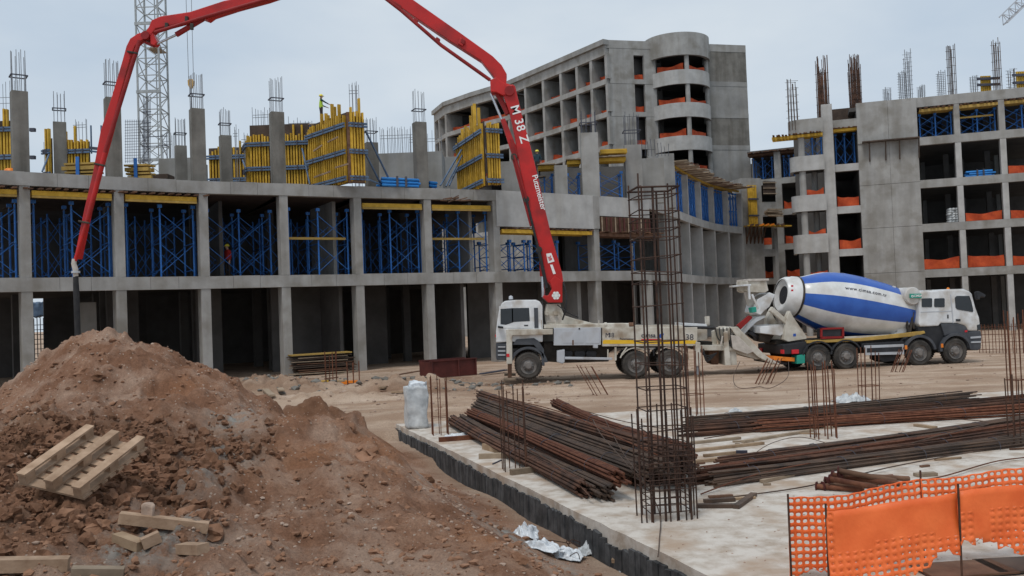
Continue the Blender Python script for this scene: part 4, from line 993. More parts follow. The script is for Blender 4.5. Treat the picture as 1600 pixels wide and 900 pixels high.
# bundles of blue props lying on the deck
def bundle_row(name, label, a, b, n, rows, r, m, cat, group=None, strap=True):
    t = thing(name, label, cat, (a.x, a.y, a.z), group=group); d = (b - a).normalized(); w_ = V(-d.y, d.x)
    for i in range(n):
        for j in range(rows):
            o = w_ * (i * r * 2.1) + V(0, 0, r + j * r * 2.05); e = random.uniform(-.15, .15)
            rod('tube', a + o + d * e, b + o + d * e, r, m, t, 8)
    if strap:
        for f in (.38, .62):
            p = a.lerp(b, f) - w_ * .1; piece('strap', V(p.x, p.y, a.z), V(p.x, p.y, a.z + rows * r * 2.1 + .06), .12, .06, MT['tie'], t)
    return t
a = at(598, 291, 49.6); b = at(655, 293, 50.8); a.z = b.z = Z2 + .02
bundle_row('prop_bundle', 'bundle of bright blue props lying on the deck left of the bare column', a, b, 4, 3, .085, MT['blue_bright'], 'props', 'blue prop bundles on the deck')
a = at(672, 293, 52); b = at(683, 293, 52.4); a.z = b.z = Z2 + .02
bundle_row('prop_bundle', 'short blue prop bundle seen end on, right of the bare column', a, b, 4, 3, .09, MT['blue_bright'], 'props', 'blue prop bundles on the deck', False)
def beam_stack(px0, px1, Y, n, label):
    a = at(px0, 265, Y); b = at(px1, 265, Y); a.z = b.z = Z2 + .06; t = thing('beam_stack', label, 'timber stack', a, group='yellow beam stacks at the deck edge')
    for j in range(n):
        for k in range(3):
            e = random.uniform(-.1, .1); o = V(e, k * .22, .1 + j * .21); piece('form_beam', a + o, b + o, .16, .085 if j % 2 else .18, MT['yellow_dull'], t)
    for f in (.45,): p = a.lerp(b, f) - V(0, .14, 0); piece('strap', p - V(0, 0, .06), p + V(0, 0, .25 + n * .2), .16, .06, MT['blue'], t)
beam_stack(100, 152, 43.4, 4, 'stack of yellow beams at the deck edge left of the sloping red boom')
beam_stack(197, 234, 44.4, 4, 'stack of yellow beams at the deck edge below the crane mast')
a = at(8, 266, 41.0); mb = MB(); mb.lathe((a.x + .25, a.y, Z2), (0, 0, 1), [(0, .02), (0, .3), (.14, .29), (.24, .2), (.27, .02)], 12)
tag(mb.build('rubble_bucket', MT['orange_lamp'], auto=40), 'small orange bucket upside down on the deck edge at far left', 'bucket')
mb = MB(); a = at(234, 278, 47); b = at(262, 278, 47); mb.box(a.x, b.x, 47, 48, Z2 + .02, Z2 + .75); tag(mb.build('form_crate', MT['ply'], bevel=.02), 'black crate on the deck under the tall bare column pair, by the beam stack', 'crate')

# ------------------------------------------------------------------ blue shoring and slab forms in the open bays
def shore(O, u, L, z0, z1, label, group, us=(.12, .52, .93), ts=(.9, 2.6), th=.05, jack=True, mid=None, name='shoring_frame', brace_from=0):
    n = V(-u.y, u.x); B = MT['blue']
    t = thing(name, label, 'shoring', (O.x + u.x * L / 2 + n.x * .9, O.y + u.y * L / 2 + n.y * .9, z0), math.atan2(u.y, u.x), group)
    def W(f, tt, z): p = V(O.x, O.y) + u * (L * f) + n * tt; return V(p.x, p.y, z)
    h = z1 - z0
    for tt in ts:
        for f in us:
            rod('post', W(f, tt, z0 + .02), W(f, tt, z1 - .35), th, B, t, 7)
            if jack:
                rod('jack', W(f, tt, z1 - .36), W(f, tt, z1 - .1), th * .55, MT['steel'], t, 6); piece('jack_head', W(f, tt, z1 - .2) - u * .1, W(f, tt, z1 - .2) + u * .1, .2, .16, B, t)
        for k in range(brace_from, len(us) - 1):
            for lo, hi in ((.06, .44), (.50, .86)):
                zl, zh = z0 + h * lo, z0 + h * hi
                rod('brace', W(us[k], tt - .06, zl), W(us[k + 1], tt - .06, zh), th * .36, B, t, 5); rod('brace', W(us[k], tt - .1, zh), W(us[k + 1], tt - .1, zl), th * .36, B, t, 5)
    for f in us:
        for g in (.1, .46, .82): rod('ledger', W(f, ts[0], z0 + h * g), W(f, ts[-1], z0 + h * g), th * .6, B, t, 5)
    if mid: piece('guard_board', W(us[0] - .02, ts[0] - .12, z0 + h * mid), W(us[-1] - .04, ts[0] - .12, z0 + h * mid), .05, .13, MT['yellow_dull'], t)
    return t
G2 = 'blue shoring frames in the second storey'
names = ['cut by the left photo edge', 'where the boom hose hangs in front', 'between the second and third bare columns', 'with a red worker among it', 'below the big yellow wall form, with a yellow board', 'in the bay under the blue prop bundle', 'in the bay left of the boom, with a yellow board']
for i in range(7):
    L = (P[i + 1] - P[i]).length
    shore(P[i], U[i], L, Z1, 9.1, 'blue second storey shoring frame, ' + names[i], G2, mid=.53 if i in (4, 6) else None, brace_from=1 if i in (1, 2, 4, 5) else 0, ts=(1.0, 2.8) if i != 3 else (2.2, 4.2))
    shore(P[i], U[i], L, Z1, 9.1, 'blue shoring deep inside the second storey, %s bay from the left edge' % ordinal(i), 'blue shoring deep in the second storey', us=(.1, .4, .62, .9), ts=(4.4, 6.2), th=.045, jack=False)
L = (P[8] - P[7]).length
for k, (a, lab) in enumerate(((.3, 'behind the boom foot'), (2.9, 'right of the boom'))):
    shore(P[7] + U[7] * a, U[7], 2.4, Z1, 7.4, 'blue shoring frame in second storey under the parapet, ' + lab, G2, us=(.05, .5, .95))
shore(Q[0], (Q[1] - Q[0]).normalized(), (Q[1] - Q[0]).length, Z1, 7.5, 'blue shoring frame behind the tall rebar cage, under the brown form', G2, us=(.12, .5, .88), ts=(1, 2.5))
for i in range(7):
    L = (P[i + 1] - P[i]).length; obox(P[i], U[i], .3, L - .3, .5, 9.5, 9.52, 9.56).build('soffit_sheet', MT['ply'], LB)
def slab_form(i, z, label, planks=0, nb=1, m=None):
    O = P[i]; u = U[i]; n = V(-u.y, u.x); L = (P[i + 1] - P[i]).length
    t = thing('slab_form', label, 'formwork', (O.x + u.x * L / 2, O.y + u.y * L / 2, z), math.atan2(u.y, u.x), 'yellow slab forms below the deck edge')
    for k in range(nb):
        a = O + u * .3 + n * (.18 + .45 * k); b = O + u * (L - .3) + n * (.18 + .45 * k); piece('form_beam', V(a.x, a.y, z), V(b.x, b.y, z), .1, .22, m or YEL, t)
        if k == 0: piece('bottom_flange', V(a.x, a.y, z - .17), V(b.x, b.y, z - .17), .14, .1, MT['yellow_dull'], t)
    for k in range(planks):
        a = O + u * (.1 + (L - .15) * k / (planks - 1)) ; e = random.uniform(.15, .4); p0 = a + n * .9; p1 = a - n * e + u * random.uniform(.05, .2)
        piece('plank', V(p0.x, p0.y, z + .19), V(p1.x, p1.y, z + .17 + random.uniform(-.02, .03)), .16, .06, MT['wood_dark'], t)
    return t
slab_form(0, 9.2, 'yellow slab form with brown plank ends, first bay at the left edge', 9, 3)
slab_form(1, 9.2, 'yellow slab form with brown plank ends, crossed by the red boom', 11, 3); slab_form(2, 9.2, 'yellow slab form with brown plank ends, right of the boom tip', 10, 3)
slab_form(5, 9.12, 'clean yellow slab form in the bay under the blue prop bundle', 0, 2); slab_form(6, 9.1, 'yellow slab form with a few scrap sticks, left of the parapet', 0, 3)
t = thing('timber_scrap', 'brown scrap sticks caught below the deck edge left of the parapet', 'timber', (P[6].x, P[6].y, 9.4))
for k in range(9):
    a = at(688 + k * 4, 314 + random.uniform(-4, 3), 51.0); piece('stick', a, a + V(random.uniform(.3, .7), .1, random.uniform(-.15, .25)), .05, .05, MT['wood_dark'], t)
# the same work at other places
def long_form(name, label, A, B, z, nb, m, planks, over=.4, pm=None, cat='formwork', group=None, pw=.16):
    A = V(A.x, A.y); B = V(B.x, B.y); u = (B - A).normalized(); n = V(-u.y, u.x); L = (B - A).length
    t = thing(name, label, cat, (A.x, A.y, z), math.atan2(u.y, u.x), group)
    for k in range(nb): piece('form_beam', V(A.x, A.y, z) + n * (.1 + .5 * k), V(B.x, B.y, z) + n * (.1 + .5 * k), .1, .22, m, t)
    for k in range(planks):
        a = A + u * (L * (k + .5) / planks); p0 = a + n * 1.6; p1 = a - n * (over * random.uniform(.4, 1)) + u * random.uniform(-.1, .1)
        piece('plank', V(p0.x, p0.y, z + .15), V(p1.x, p1.y, z + .15 + random.uniform(-.03, .05)), pw, .06, pm or MT['wood_dark'], t)
    return t
a, b = P[7] + U[7] * .4, P[8] - U[7] * .35; nrm = V(-U[7].y, U[7].x)
long_form('slab_form', 'yellow slab form under the grey parapet behind the boom', a, b, 7.72, 3, YEL, 18, .25)
t = thing('wall_form', 'rust brown panel form hanging below the white parapet behind the cage', 'formwork', (Q[0].x, Q[0].y, 8))
u = (Q[1] - Q[0]).normalized(); n = V(-u.y, u.x); L = (Q[1] - Q[0]).length
obox(Q[0], u, .3, L, -.05, .0, 7.85, 8.8).build('form_sheet', MT['wood_dark'], t)
for k in range(12):
    p = Q[0] + u * (.4 + (L - .5) * k / 11) - n * .1; piece('form_beam', V(p.x, p.y, 7.82), V(p.x, p.y, 8.78), .08, .1, MT['redbox'] if k % 3 else MT['wood_grey'], t)
long_form('slab_form', 'brown plank platform on brackets behind the tall rebar cage', Q[0] + u * .1, Q[1] + u * 1.2, 7.65, 3, MT['wood_dark'], 16, .5, MT['wood_dark'])
# third storey
def deckform(px0, px1, pyy, Y, label, nb=3, stack=0):
    a = at(px0, pyy, Y); b = at(px1, pyy, Y); t = thing('slab_form', label, 'formwork', a, group='yellow slab forms on the third storey')
    for k in range(nb): piece('form_beam', V(a.x, Y + k * .5, a.z), V(b.x, Y + k * .5, a.z), .1, .24, YEL, t)
    for k in range(6): x = a.x + (b.x - a.x) * (k + .4) / 6; piece('plank', V(x, Y - .3, a.z + .17), V(x + .1, Y + 1.8, a.z + .17), .3, .06, MT['wood_grey'], t)
    for k in range(stack): piece('form_beam', V(a.x + .2, Y + k * .16, a.z + .5 + .1 * (k % 2)), V(b.x + .1, Y + k * .16, a.z + .5 + .1 * (k % 2)), .12, .2, YEL, t)
deckform(841, 866, 262, 57.9, 'yellow slab form on the third storey, just right of the boom'); deckform(886, 907, 254, 58.4, 'yellow slab form on the third storey, left of the pale column')
deckform(934, 978, 250, 58.4, 'yellow slab form with loose beams on top, right of the pale column', 3, 5)
for (x0, x1, Y, lab) in ((838, 866, 58.5, 'right of the boom'), (886, 908, 58.6, 'between two pale columns'), (935, 976, 58.6, 'right of the tallest pale column')):
    a = pt(x0, Y); b = pt(x1, Y); shore(a, V(1, 0), b.x - a.x, Z2, 12.0, 'blue shoring frame on the third storey, ' + lab, 'blue shoring frames on the third storey', us=(.08, .92), ts=(.3, 1.6))
# wing: shoring and plank deck
for i in range(5):
    u = (Wp[i + 1] - Wp[i]).normalized(); L = (Wp[i + 1] - Wp[i]).length
    shore(Wp[i], u, L, Z2, 13.5, 'blue shoring frame under the plank deck, %s bay from the corner pier' % ordinal(i), 'blue shoring frames in the curved wing', us=(.12, .3, .5, .7, .88), ts=(.5, 1.6, 2.8, 4.0), th=.075)
t = thing('plank_deck', 'curving deck of bare planks over the blue shoring of the wing', 'formwork', (Wp[2].x, Wp[2].y, 13.7))
for i in range(5):
    u = (Wp[i + 1] - Wp[i]).normalized(); L = (Wp[i + 1] - Wp[i]).length; n = V(-u.y, u.x); k = 0; a = 0
    for q in (.3, 1.0, 1.8): w0 = Wp[i] + n * q; w1 = Wp[i + 1] + n * q; piece('form_beam', V(w0.x, w0.y, 13.6), V(w1.x, w1.y, 13.6), .1, .2, YEL, t)
    while a < L:
        p = Wp[i] + u * a; e = random.uniform(.5, 1.5); w0 = p - n * e; w1 = p + n * random.uniform(1.8, 2.6)
        piece('plank', V(w0.x, w0.y, 13.76 + random.uniform(0, .12)), V(w1.x, w1.y, 13.78 + random.uniform(0, .1)), .26, .09, random.choice([MT['wood'], MT['wood_grey'], MT['wood_grey'], MT['wood_dark']]), t); a += .34
t = thing('wall_form', 'narrow yellow form panel standing on the bracket platform of the end pier', 'formwork', (E0.x, E0.y, 8))
u = eu; n = V(-u.y, u.x); pa = onplane(1167, 320, E0, eu); pb = onplane(1181, 320, E0, eu); zt_, zb_ = onplane(1172, 290, E0, eu)[1], onplane(1172, 352, E0, eu)[1]
for k in range(4):
    p = E0 + u * (pa[0] + (pb[0] - pa[0]) * (k + .5) / 4) - n * .2; piece('form_beam', V(p.x, p.y, zb_), V(p.x, p.y, zt_), .2, .2, YEL, t)
for z in (zb_ + .9, zb_ + 2.5): a = E0 + u * pa[0] - n * .34; b = E0 + u * (pb[0] + .1) - n * .34; piece('waler', V(a.x, a.y, z), V(b.x, b.y, z), .1, .16, MT['tie'], t)
t = thing('bracket_platform', 'orange yellow bracket platform with brown struts on the end pier of the wing', 'platform', (E0.x, E0.y, 7))
for k in range(3):
    a = E0 + u * .1 - n * (.25 + .35 * k); b = E0 + u * (Lc + .9) - n * (.25 + .35 * k); piece('deck_board', V(a.x, a.y, zb_ - .12), V(b.x, b.y, zb_ - .2), .3, .12, MT['yellow'] if k % 2 == 0 else MT['wood'], t)
for k in range(5):
    a = E0 + u * (.35 + .42 * k) - n * .9; b = E0 + u * (.35 + .42 * k) - n * .1; piece('strut', V(a.x, a.y, zb_ - .2), V(b.x, b.y, zb_ - 1.7), .1, .1, MT['wood_dark'], t); piece('strut', V(b.x, b.y, zb_ - .2), V(b.x, b.y, zb_ - 1.8), .1, .1, MT['wood_dark'], t)
for k in range(7):
    a = E0 + u * (.2 + k * .55) - n * 1.12; piece('ledger', V(a.x, a.y, zb_ - .12), V(a.x, a.y, zb_ - .02) + u * .4, .1, .16, random.choice([MT['orange_lamp'], MT['yellow'], MT['wood_dark']]), t)
t = thing('timber_pile', 'pale bundle of timber offcuts on the ledge beside the end pier', 'timber', (E0.x + u.x * Le, E0.y + u.y * Le, 10.5))
zz = onplane(1205, 333, E0, eu)[1]
for k in range(16):
    a = E0 + u * (Le + .1 + random.uniform(0, .3)) - n * random.uniform(.0, .5); z = zz + random.uniform(-.35, .45); piece('stick', V(a.x, a.y, z), V(a.x, a.y, z + random.uniform(-.2, .1)) + u * random.uniform(1.1, 1.9), .09, .12, MT['wood_grey'], t)
t = thing('wall_form', 'small dark panel form above the timber offcuts beside the end pier', 'formwork', (E0.x, E0.y, 12))
z0_, z1_ = onplane(1205, 305, E0, eu)[1], onplane(1205, 284, E0, eu)[1]
obox(E0, eu, Le + .1, Lc - .1, -.2, -.1, z0_, z1_).build('form_sheet', MT['ply'], t)
for f in (.1, .5, .9): z = z0_ + (z1_ - z0_) * f; a = E0 + u * (Le + .05) - n * .25; b = E0 + u * Lc - n * .25; piece('waler', V(a.x, a.y, z), V(b.x, b.y, z), .08, .08, MT['wood_grey'], t)
# right building: top storey shoring, yellow edge beams, cages on the roof
for k, (a, b, lab) in enumerate(((0, cs[0], 'in the bay beside the blank wall'), (cs[0], cs[1], 'in the second bay from the blank wall'), (cs[1], cs[2], 'at the right edge of the photo'))):
    shore(RA + uR * a, uR, b - a, LV[3], 17.4, 'blue shoring frame in the top storey, ' + lab, 'blue shoring frames in the right building', us=(.1, .5, .9), ts=(.9, 2.6), th=.055, mid=.66 if k == 1 else None)
    long_form('slab_form', 'yellow edge form below the roof, ' + lab, RA + uR * (a + .2), RA + uR * (b - .2), 17.42, 3, MT['yellow_dull'], 10, .3, None, group='yellow edge forms of the right building roof')
shore(RA + uR * p0, uR, p1 - p0, LO[3], ztb - .3, 'blue shoring frame in the narrow bay left of the blank wall', 'blue shoring frames in the right building', us=(.12, .5, .9), ts=(1.2, 2.6))
long_form('slab_form', 'yellow edge form in the narrow bay left of the blank wall', RA + uR * p0, RA + uR * p1, ztb - .3, 2, YEL, 8, .3)
nR = V(-uR.y, uR.x)
shore(RA + uR * (b0 + .6) - nR * .2, uR, q0 - b0 - .6, bands[1][1] - .3, bands[0][0] - .2, 'blue shoring frame under the top rounded balcony', 'blue shoring frames in the right building', us=(.25, .6, .95), ts=(.1, 1.4))
long_form('slab_form', 'plank form jutting out left below the top rounded balcony', RA + uR * (b0 - 1.3) - nR * .8, RA + uR * q0 - nR * .95, bands[0][0] - .2, 3, YEL, 15, .5, MT['wood_dark'])
nK = V(-uK.y, uK.x)
for k, (a, b, lab) in enumerate(((.2, kc[0] - .4, 'left'), (kc[0] + .4, kc[1] - .4, 'right'))):
    shore(KA + uK * a, uK, b - a, kl[0] + .1, kz(242), 'blue shoring frame on top of the recessed link, %s of its column' % lab, 'blue shoring frames in the right building', us=(.1, .5, .9), ts=(.8, 2.5))
long_form('slab_form', 'sloping brown plank roof form on the recessed link beside the tower', KA, KA + uK * (LK - 2), kz(240), 3, MT['wood_dark'], 22, .9, MT['wood_dark'], pw=.22)
for px0, px1, pyb, pyt, Y, n, m in ((1233, 1249, 188, 118, 72, 8, 'rebar_grey'), (1280, 1297, 180, 86, 73.5, 16, 'rebar'), (1331, 1347, 160, 84, 73, 16, 'rebar'), (1384, 1393, 158, 135, 75, 6, 'steel'), (1408, 1417, 154, 108, 75, 7, 'steel'), (1418, 1427, 153, 74, 74, 8, 'steel'), (1438, 1446, 152, 132, 75, 6, 'steel'), (1469, 1478, 149, 109, 74, 7, 'steel'), (1486, 1495, 147, 68, 72, 9, 'rebar_grey'), (1521, 1529, 142, 116, 74, 6, 'steel'), (1557, 1566, 140, 58, 71.5, 9, 'rebar_grey'), (1579, 1590, 137, 104, 71.5, 4, 'rebar_grey')):
    a = at(px0, pyb, Y); b = at(px1, pyb, Y); tp = at((px0 + px1) / 2, pyt, Y).z; mb = MB()
    n = n * 2 if n > 12 else n
    for i in range(n):
        x = a.x + (b.x - a.x) * i / (n - 1); yy = Y + (i % 2) * .5; hh = tp - a.z
        mb.tube([(x, yy, a.z - .8), (x + random.uniform(-.05, .05), yy, tp - random.random() ** 2 * .35 * hh)], .028, 5)
    for f in np.arange(.08, .9, .09 if m == 'steel' else .16): zq = a.z + (tp - a.z) * f * (.8 if n > 12 else 1); mb.bar((a.x - .03, Y - .03, zq), (b.x + .03, Y - .03, zq), .025); mb.bar((a.x - .03, Y + .53, zq), (b.x + .03, Y + .53, zq), .025)
    mb.build('column_cage', MT[m], RBD)
def roof_form(px0, px1, pyb, pyt, Y, label):
    t = thing('column_form', label, 'formwork', at((px0 + px1) / 2, pyb, Y), group='column forms on the right roof'); a = at(px0, pyb, Y); b = at(px1, pyb, Y); tp = at(px0, pyt, Y).z
    for i in range(5): x = a.x + (b.x - a.x) * i / 4; piece('form_beam', V(x, Y, a.z - .5), V(x, Y, tp), .12, .15, YEL, t)
    for f in (.25, .75): z = a.z + (tp - a.z) * f; piece('waler', V(a.x - .45, Y - .15, z), V(b.x + .75, Y - .15, z), .12, .2, MT['tie'], t)
roof_form(1534, 1547, 138, 119, 72.5, 'yellow column form with dark clamps on the right roof'); roof_form(1590, 1604, 136, 112, 71, 'dark clamped column form at the right edge of the roof')
# things stored in the bays of the right building
t = thing('sack_stack', 'stack of white sacks in the dark bay beside the blank wall', 'sacks', RA + uR * 1.9 + nR * 1 + V(0, 0, LV[1]))
sa = rp(1484, 330)[0]; sb_ = rp(1501, 330)[0]
for j in range(6):
    for i in range(3):
        p = RA + uR * (sa + (sb_ - sa) * (i + .5) / 3 + random.uniform(-.03, .03)) + nR * (.9 + random.uniform(-.05, .05)); z = LV[1] + .02 + j * .19
        MB().lathe((p.x, p.y - .2, z + .095), (0, 1, 0), [(0, .02), (.04, .12), (.3, .14), (.55, .12), (.6, .02)], 8).build('sack', MT['wrap'], t, smooth=True)
a = RA + uR * rp(1514, 268)[0] + nR * .8 + V(0, 0, LV[2] + .02); b = RA + uR * rp(1556, 268)[0] + nR * .8 + V(0, 0, LV[2] + .02)
bundle_row('prop_bundle', 'bright blue bundle lying in the second bay of the right building', a, b, 4, 3, .085, MT['blue_bright'], 'props')
# ------------------------------------------------------------------ concrete pump truck (side on, cab to the left)
PY = 36.0; PWD = 2.5                                   # depth of its near side, width
CR, WH, BK, CH, DG = MT['cream'], MT['white'], MT['black'], MT['chassis'], MT['darkgrey']
def pq(px, py, t=0.0):                                 # point of the near side plane moved t metres to the far side
    q = at(px, py, PY); return V(q.x, PY + t, q.z)
PT = thing('pump_truck', 'white and cream concrete pump truck with raised red boom, standing on the yard', 'pump truck', (pq(900, 590).x, PY + 1.2, 0))
def plate(name, pts, t0, t1, m, parent=None, bevel=.02):
    mb = MB(); mb.prism([pq(x, y, t0) for x, y in pts], (0, t1 - t0, 0)); return mb.build(name, m, parent or PT, bevel=bevel)
def c7(*pts): return [(760 + x / 4.444, 440 + y / 4.444) for x, y in pts]
# cab
cab = plate('cab', c7((66, 425), (66, 350), (76, 262), (86, 205), (104, 152), (128, 134), (200, 127), (345, 126), (372, 138), (390, 168), (392, 325), (392, 420), (360, 420), (150, 420)), .05, 2.45, WH, bevel=.05)
plate('cab_lower', c7((66, 428), (66, 520), (72, 545), (135, 545), (140, 500), (178, 432)), .06, 2.44, DG, bevel=.03)
plate('side_window', c7((98, 190), (180, 184), (296, 182), (302, 274), (192, 280), (160, 292), (135, 300), (98, 296)), .03, .045, MT['glass'], cab, 0)
plate('window_post', c7((176, 186), (184, 186), (186, 280), (178, 284)), .02, .032, BK, cab, 0)
mb = MB(); mb.prism([pq(*c7((92, 196))[0], .25), pq(*c7((80, 292))[0], .25), pq(*c7((80, 292))[0], 2.25), pq(*c7((92, 196))[0], 2.25)], (-.03, 0, .004)); mb.build('windscreen', MT['glass'], cab)
plate('door', c7((88, 170), (312, 168), (322, 322), (90, 322)), .036, .05, WH, cab, 0)
plate('side_window', c7((104, 192), (176, 187), (290, 186), (297, 272), (190, 277), (160, 289), (132, 297), (104, 293)), .02, .036, MT['glass'], cab, 0)
plate('door_handle', c7((262, 300), (290, 300), (290, 308), (262, 308)), .02, .036, BK, cab, 0)
plate('cab_rear_panel', c7((330, 182), (358, 182), (362, 322), (334, 322)), .03, .05, DG, cab, 0)
plate('mirror', c7((78, 306), (118, 312), (118, 326), (80, 322)), -.2, .0, BK, cab, .02)
for yy in (450, 478, 506): plate('step', c7((80, yy), (132, yy), (132, yy + 8), (80, yy + 8)), .02, .08, MT['greybox'], PT, 0)
plate('marker_lamp', c7((60, 368), (68, 368), (68, 385), (60, 385)), .1, .3, MT['red_lamp'], PT, 0)
mb = MB(); q = pq(*c7((170, 122))[0], .6); mb.lathe(q, (0, 0, 1), [(0, .09), (.12, .08), (.16, .01)], 10); mb.build('beacon', MT['greybox'], PT, smooth=True)
# wheels
def wheel(px, py, r, t, par, side=1, wd=.34, rimm=None, base=None, yaxis=None):
    c = base or pq(px, py, t); a = yaxis or V(0, 1, 0)
    w_ = thing_part('wheel', c, par)
    mb = MB(); mb.lathe(c, a, [(0, r * .62), (.015, r * .72), (0.0, r * .86), (.03, r * .96), (.07, r), (wd - .07, r), (wd - .03, r * .96), (wd, r * .8), (wd, r * .5)], 36); ty = mb.build('tyre', MT['tyre'], w_, auto=35)
    mb = MB()
    for k in range(36):                                # tread lugs
        t_ = 2 * math.pi * k / 36; y_ = V(0, 0, 1); x_ = a.cross(y_).normalized(); d = x_ * math.cos(t_) + y_ * math.sin(t_); tn = a.cross(d)
        p = c + d * (r + .004); mb.bar(p + a * .05, p + a * (wd - .05), .045, .03, d)
    mb.build('tread', MT['tyre'], w_)
    mb = MB(); mb.lathe(c, a, [(.02, r * .62), (.07, r * .58), (.1, r * .42), (.05, r * .36), (.035, r * .30), (-.03, r * .26), (-.05, r * .2), (-.05, .001)], 28); mb.build('rim', rimm or MT['rim'], w_, auto=30)
    mb = MB(); y_ = V(0, 0, 1); x_ = a.cross(y_).normalized()
    for k in range(10):
        t_ = 2 * math.pi * k / 10; d = x_ * math.cos(t_) + y_ * math.sin(t_); mb.tube([c + d * r * .33 + a * .05, c + d * r * .33 + a * .01], .018, 6)
    mb.build('wheel_nuts', MT['steel'], w_)
    return w_
def thing_part(name, c, par):
    o = bpy.data.objects.new(name, None); COL.objects.link(o); o.empty_display_size = .1
    m = Matrix.Translation(c); o.parent = par; o.matrix_local = WM[par.name].inverted() @ m; WM[o.name] = m; return o
RW = 21.2 / 38.9
for px, py in ((825.7, 571.5), (994, 569.3), (1048, 567.4)):
    wheel(px, py, RW, .02, PT); wheel(px, py, RW, PWD - .36, PT)
    c = pq(px, py, .3); mb = MB(); mb.tube([c, c + V(0, PWD - .6, 0)], .12, 10); mb.build('axle', CH, PT)
# mudguards
mb = MB(); c = pq(825.7, 571.5, 0); rr = RW + .12
pts = [V(c.x + (rr + .13) * math.cos(a), c.y, c.z + (rr + .1) * math.sin(a)) for a in np.linspace(.15, math.pi * .97, 14)] + [V(c.x + rr * math.cos(a), c.y, c.z + rr * math.sin(a)) for a in np.linspace(math.pi * .97, .15, 14)]
mb.prism(pts, (0, .5, 0)); mb.build('mudguard', DG, PT, bevel=.015)
plate('mudguard_panel', c7((180, 440), (210, 400), (330, 392), (362, 412), (400, 470), (405, 585), (386, 585), (380, 500), (330, 440), (240, 440)), .0, .35, DG)
for px, py in ((994, 569.3), (1048, 567.4)):
    c = pq(px, py, 0)
    pts = [V(c.x + (RW + .14) * math.cos(a), c.y + .01, c.z + (RW + .14) * math.sin(a)) for a in np.linspace(math.pi * .2, math.pi * .8, 9)] + [V(c.x + (RW + .1) * math.cos(a), c.y + .01, c.z + (RW + .1) * math.sin(a)) for a in np.linspace(math.pi * .8, math.pi * .2, 9)]
    mb = MB(); mb.prism(pts, (0, .45, 0)); mb.build('mudguard', CR, PT)
for (x0, y0, x1, y1) in ((940, 505, 975, 455), (930, 530, 942, 505), (1355, 462, 1400, 505), (1400, 505, 1406, 545)):
    a, b = c7((x0, y0), (x1, y1)); piece('guard_strut', pq(*a, .02), pq(*b, .02), .04, .05, CR, PT)
# chassis, lockers, deck
plate('chassis_frame', c7((180, 470), (180, 430), (1600, 420), (1600, 462)), .8, 1.7, CH)
plate('under_gear', c7((400, 425), (960, 425), (960, 462), (900, 470), (860, 500), (860, 560), (560, 570), (400, 560)), .55, 2.0, CH)
plate('subframe', c7((400, 300), (1000, 292), (1000, 322), (400, 325)), .05, 2.45, CR)
lk = plate('locker', c7((468, 322), (795, 318), (795, 440), (775, 440), (775, 462), (742, 462), (742, 442), (468, 444)), .0, .7, MT['greybox'])
plate('locker_door', c7((528, 345), (676, 343), (676, 425), (528, 427)), -.012, .0, MT['greybox'], lk, .004); plate('locker_door', c7((690, 340), (785, 338), (785, 428), (690, 430)), -.012, 0, MT['greybox'], lk, .004)
plate('locker_latch', c7((596, 405), (606, 405), (606, 440), (596, 440)), -.02, -.012, MT['wood_dark'], lk, 0); plate('locker_latch', c7((640, 322), (650, 322), (650, 332), (640, 332)), -.02, 0, BK, lk, 0)
dk = plate('side_panel', c7((805, 322), (1465, 316), (1465, 440), (1440, 448), (805, 450)), -.01, .5, CR)
plate('yellow_band', c7((808, 412), (820, 404), (1455, 408), (1455, 432), (808, 432)), -.016, -.01, MT['yellow_stripe'], dk, 0); plate('red_band', c7((1075, 398), (1210, 398), (1212, 410), (1075, 410)), -.02, -.016, MT['letter_red'], dk, 0)
plate('blue_mark', c7((1180, 388), (1210, 362), (1232, 360), (1222, 392)), -.016, -.01, MT['blue_drum'], dk, 0)
for nm_, px, py, sz in (('M', 842, 373, .3), ('38', 866, 373, .3)): 
    a = c7((px, py))[0]; text_mesh(nm_, sz * .85, MT['ink'], dk, pq(*a, -.014), (1, 0, -ROLL), (0, 0, 1), offset=.0)
a = c7((1410, 388))[0]; text_mesh('38', .34, MT['ink'], dk, pq(*a, -.014), (1, 0, -ROLL), (0, 0, 1), offset=.0)
a = c7((975, 399))[0]; text_mesh('Putzmeister', .12, MT['ink'], dk, pq(*a, -.014), (1, 0, -ROLL), (0, 0, 1), offset=.002)
a = c7((1125, 374))[0]; text_mesh('cimsa', .26, MT['ink'], dk, pq(*a, -.014), (1, 0, -ROLL), (0, 0, 1), offset=.004)
plate('deck_tray', c7((1000, 300), (1370, 305), (1370, 320), (1000, 322)), .05, 2.4, MT['cream']); plate('water_box', c7((1375, 286), (1545, 296), (1545, 316), (1375, 316)), .3, 2.2, WH)
plate('rear_side_panel', c7((1465, 330), (1545, 325), (1545, 405), (1500, 412), (1465, 412)), .3, 2.2, CR)
a, b = c7((815, 300), (1000, 300)); rod('delivery_pipe', pq(*a, .12), pq(*b, .12), .07, CR, PT, 12)
a, b = c7((1000, 305), (1590, 322)); rod('delivery_pipe', pq(*a, .12), pq(*b, .12), .06, MT['hose'], PT, 12)
for x in (830, 1000, 1015): a = c7((x, 300))[0]; q = pq(*a, .12); rod('pipe_clamp', q - V(.05, 0, 0), q + V(.05, 0, 0), .1, CR if x < 1000 else MT['wood_dark'], PT, 10)
a, b = c7((1550, 240), (1552, 300)); rod('lever', pq(*a, .3), pq(*b, .3), .07, CR, PT, 8)
plate('fuel_tank', c7((490, 480), (545, 470), (545, 560), (530, 572), (490, 560)), .05, .6, MT['greybox'], bevel=.04); plate('side_guard', c7((545, 522), (875, 528), (875, 545), (545, 540)), .02, .1, MT['greybox'])
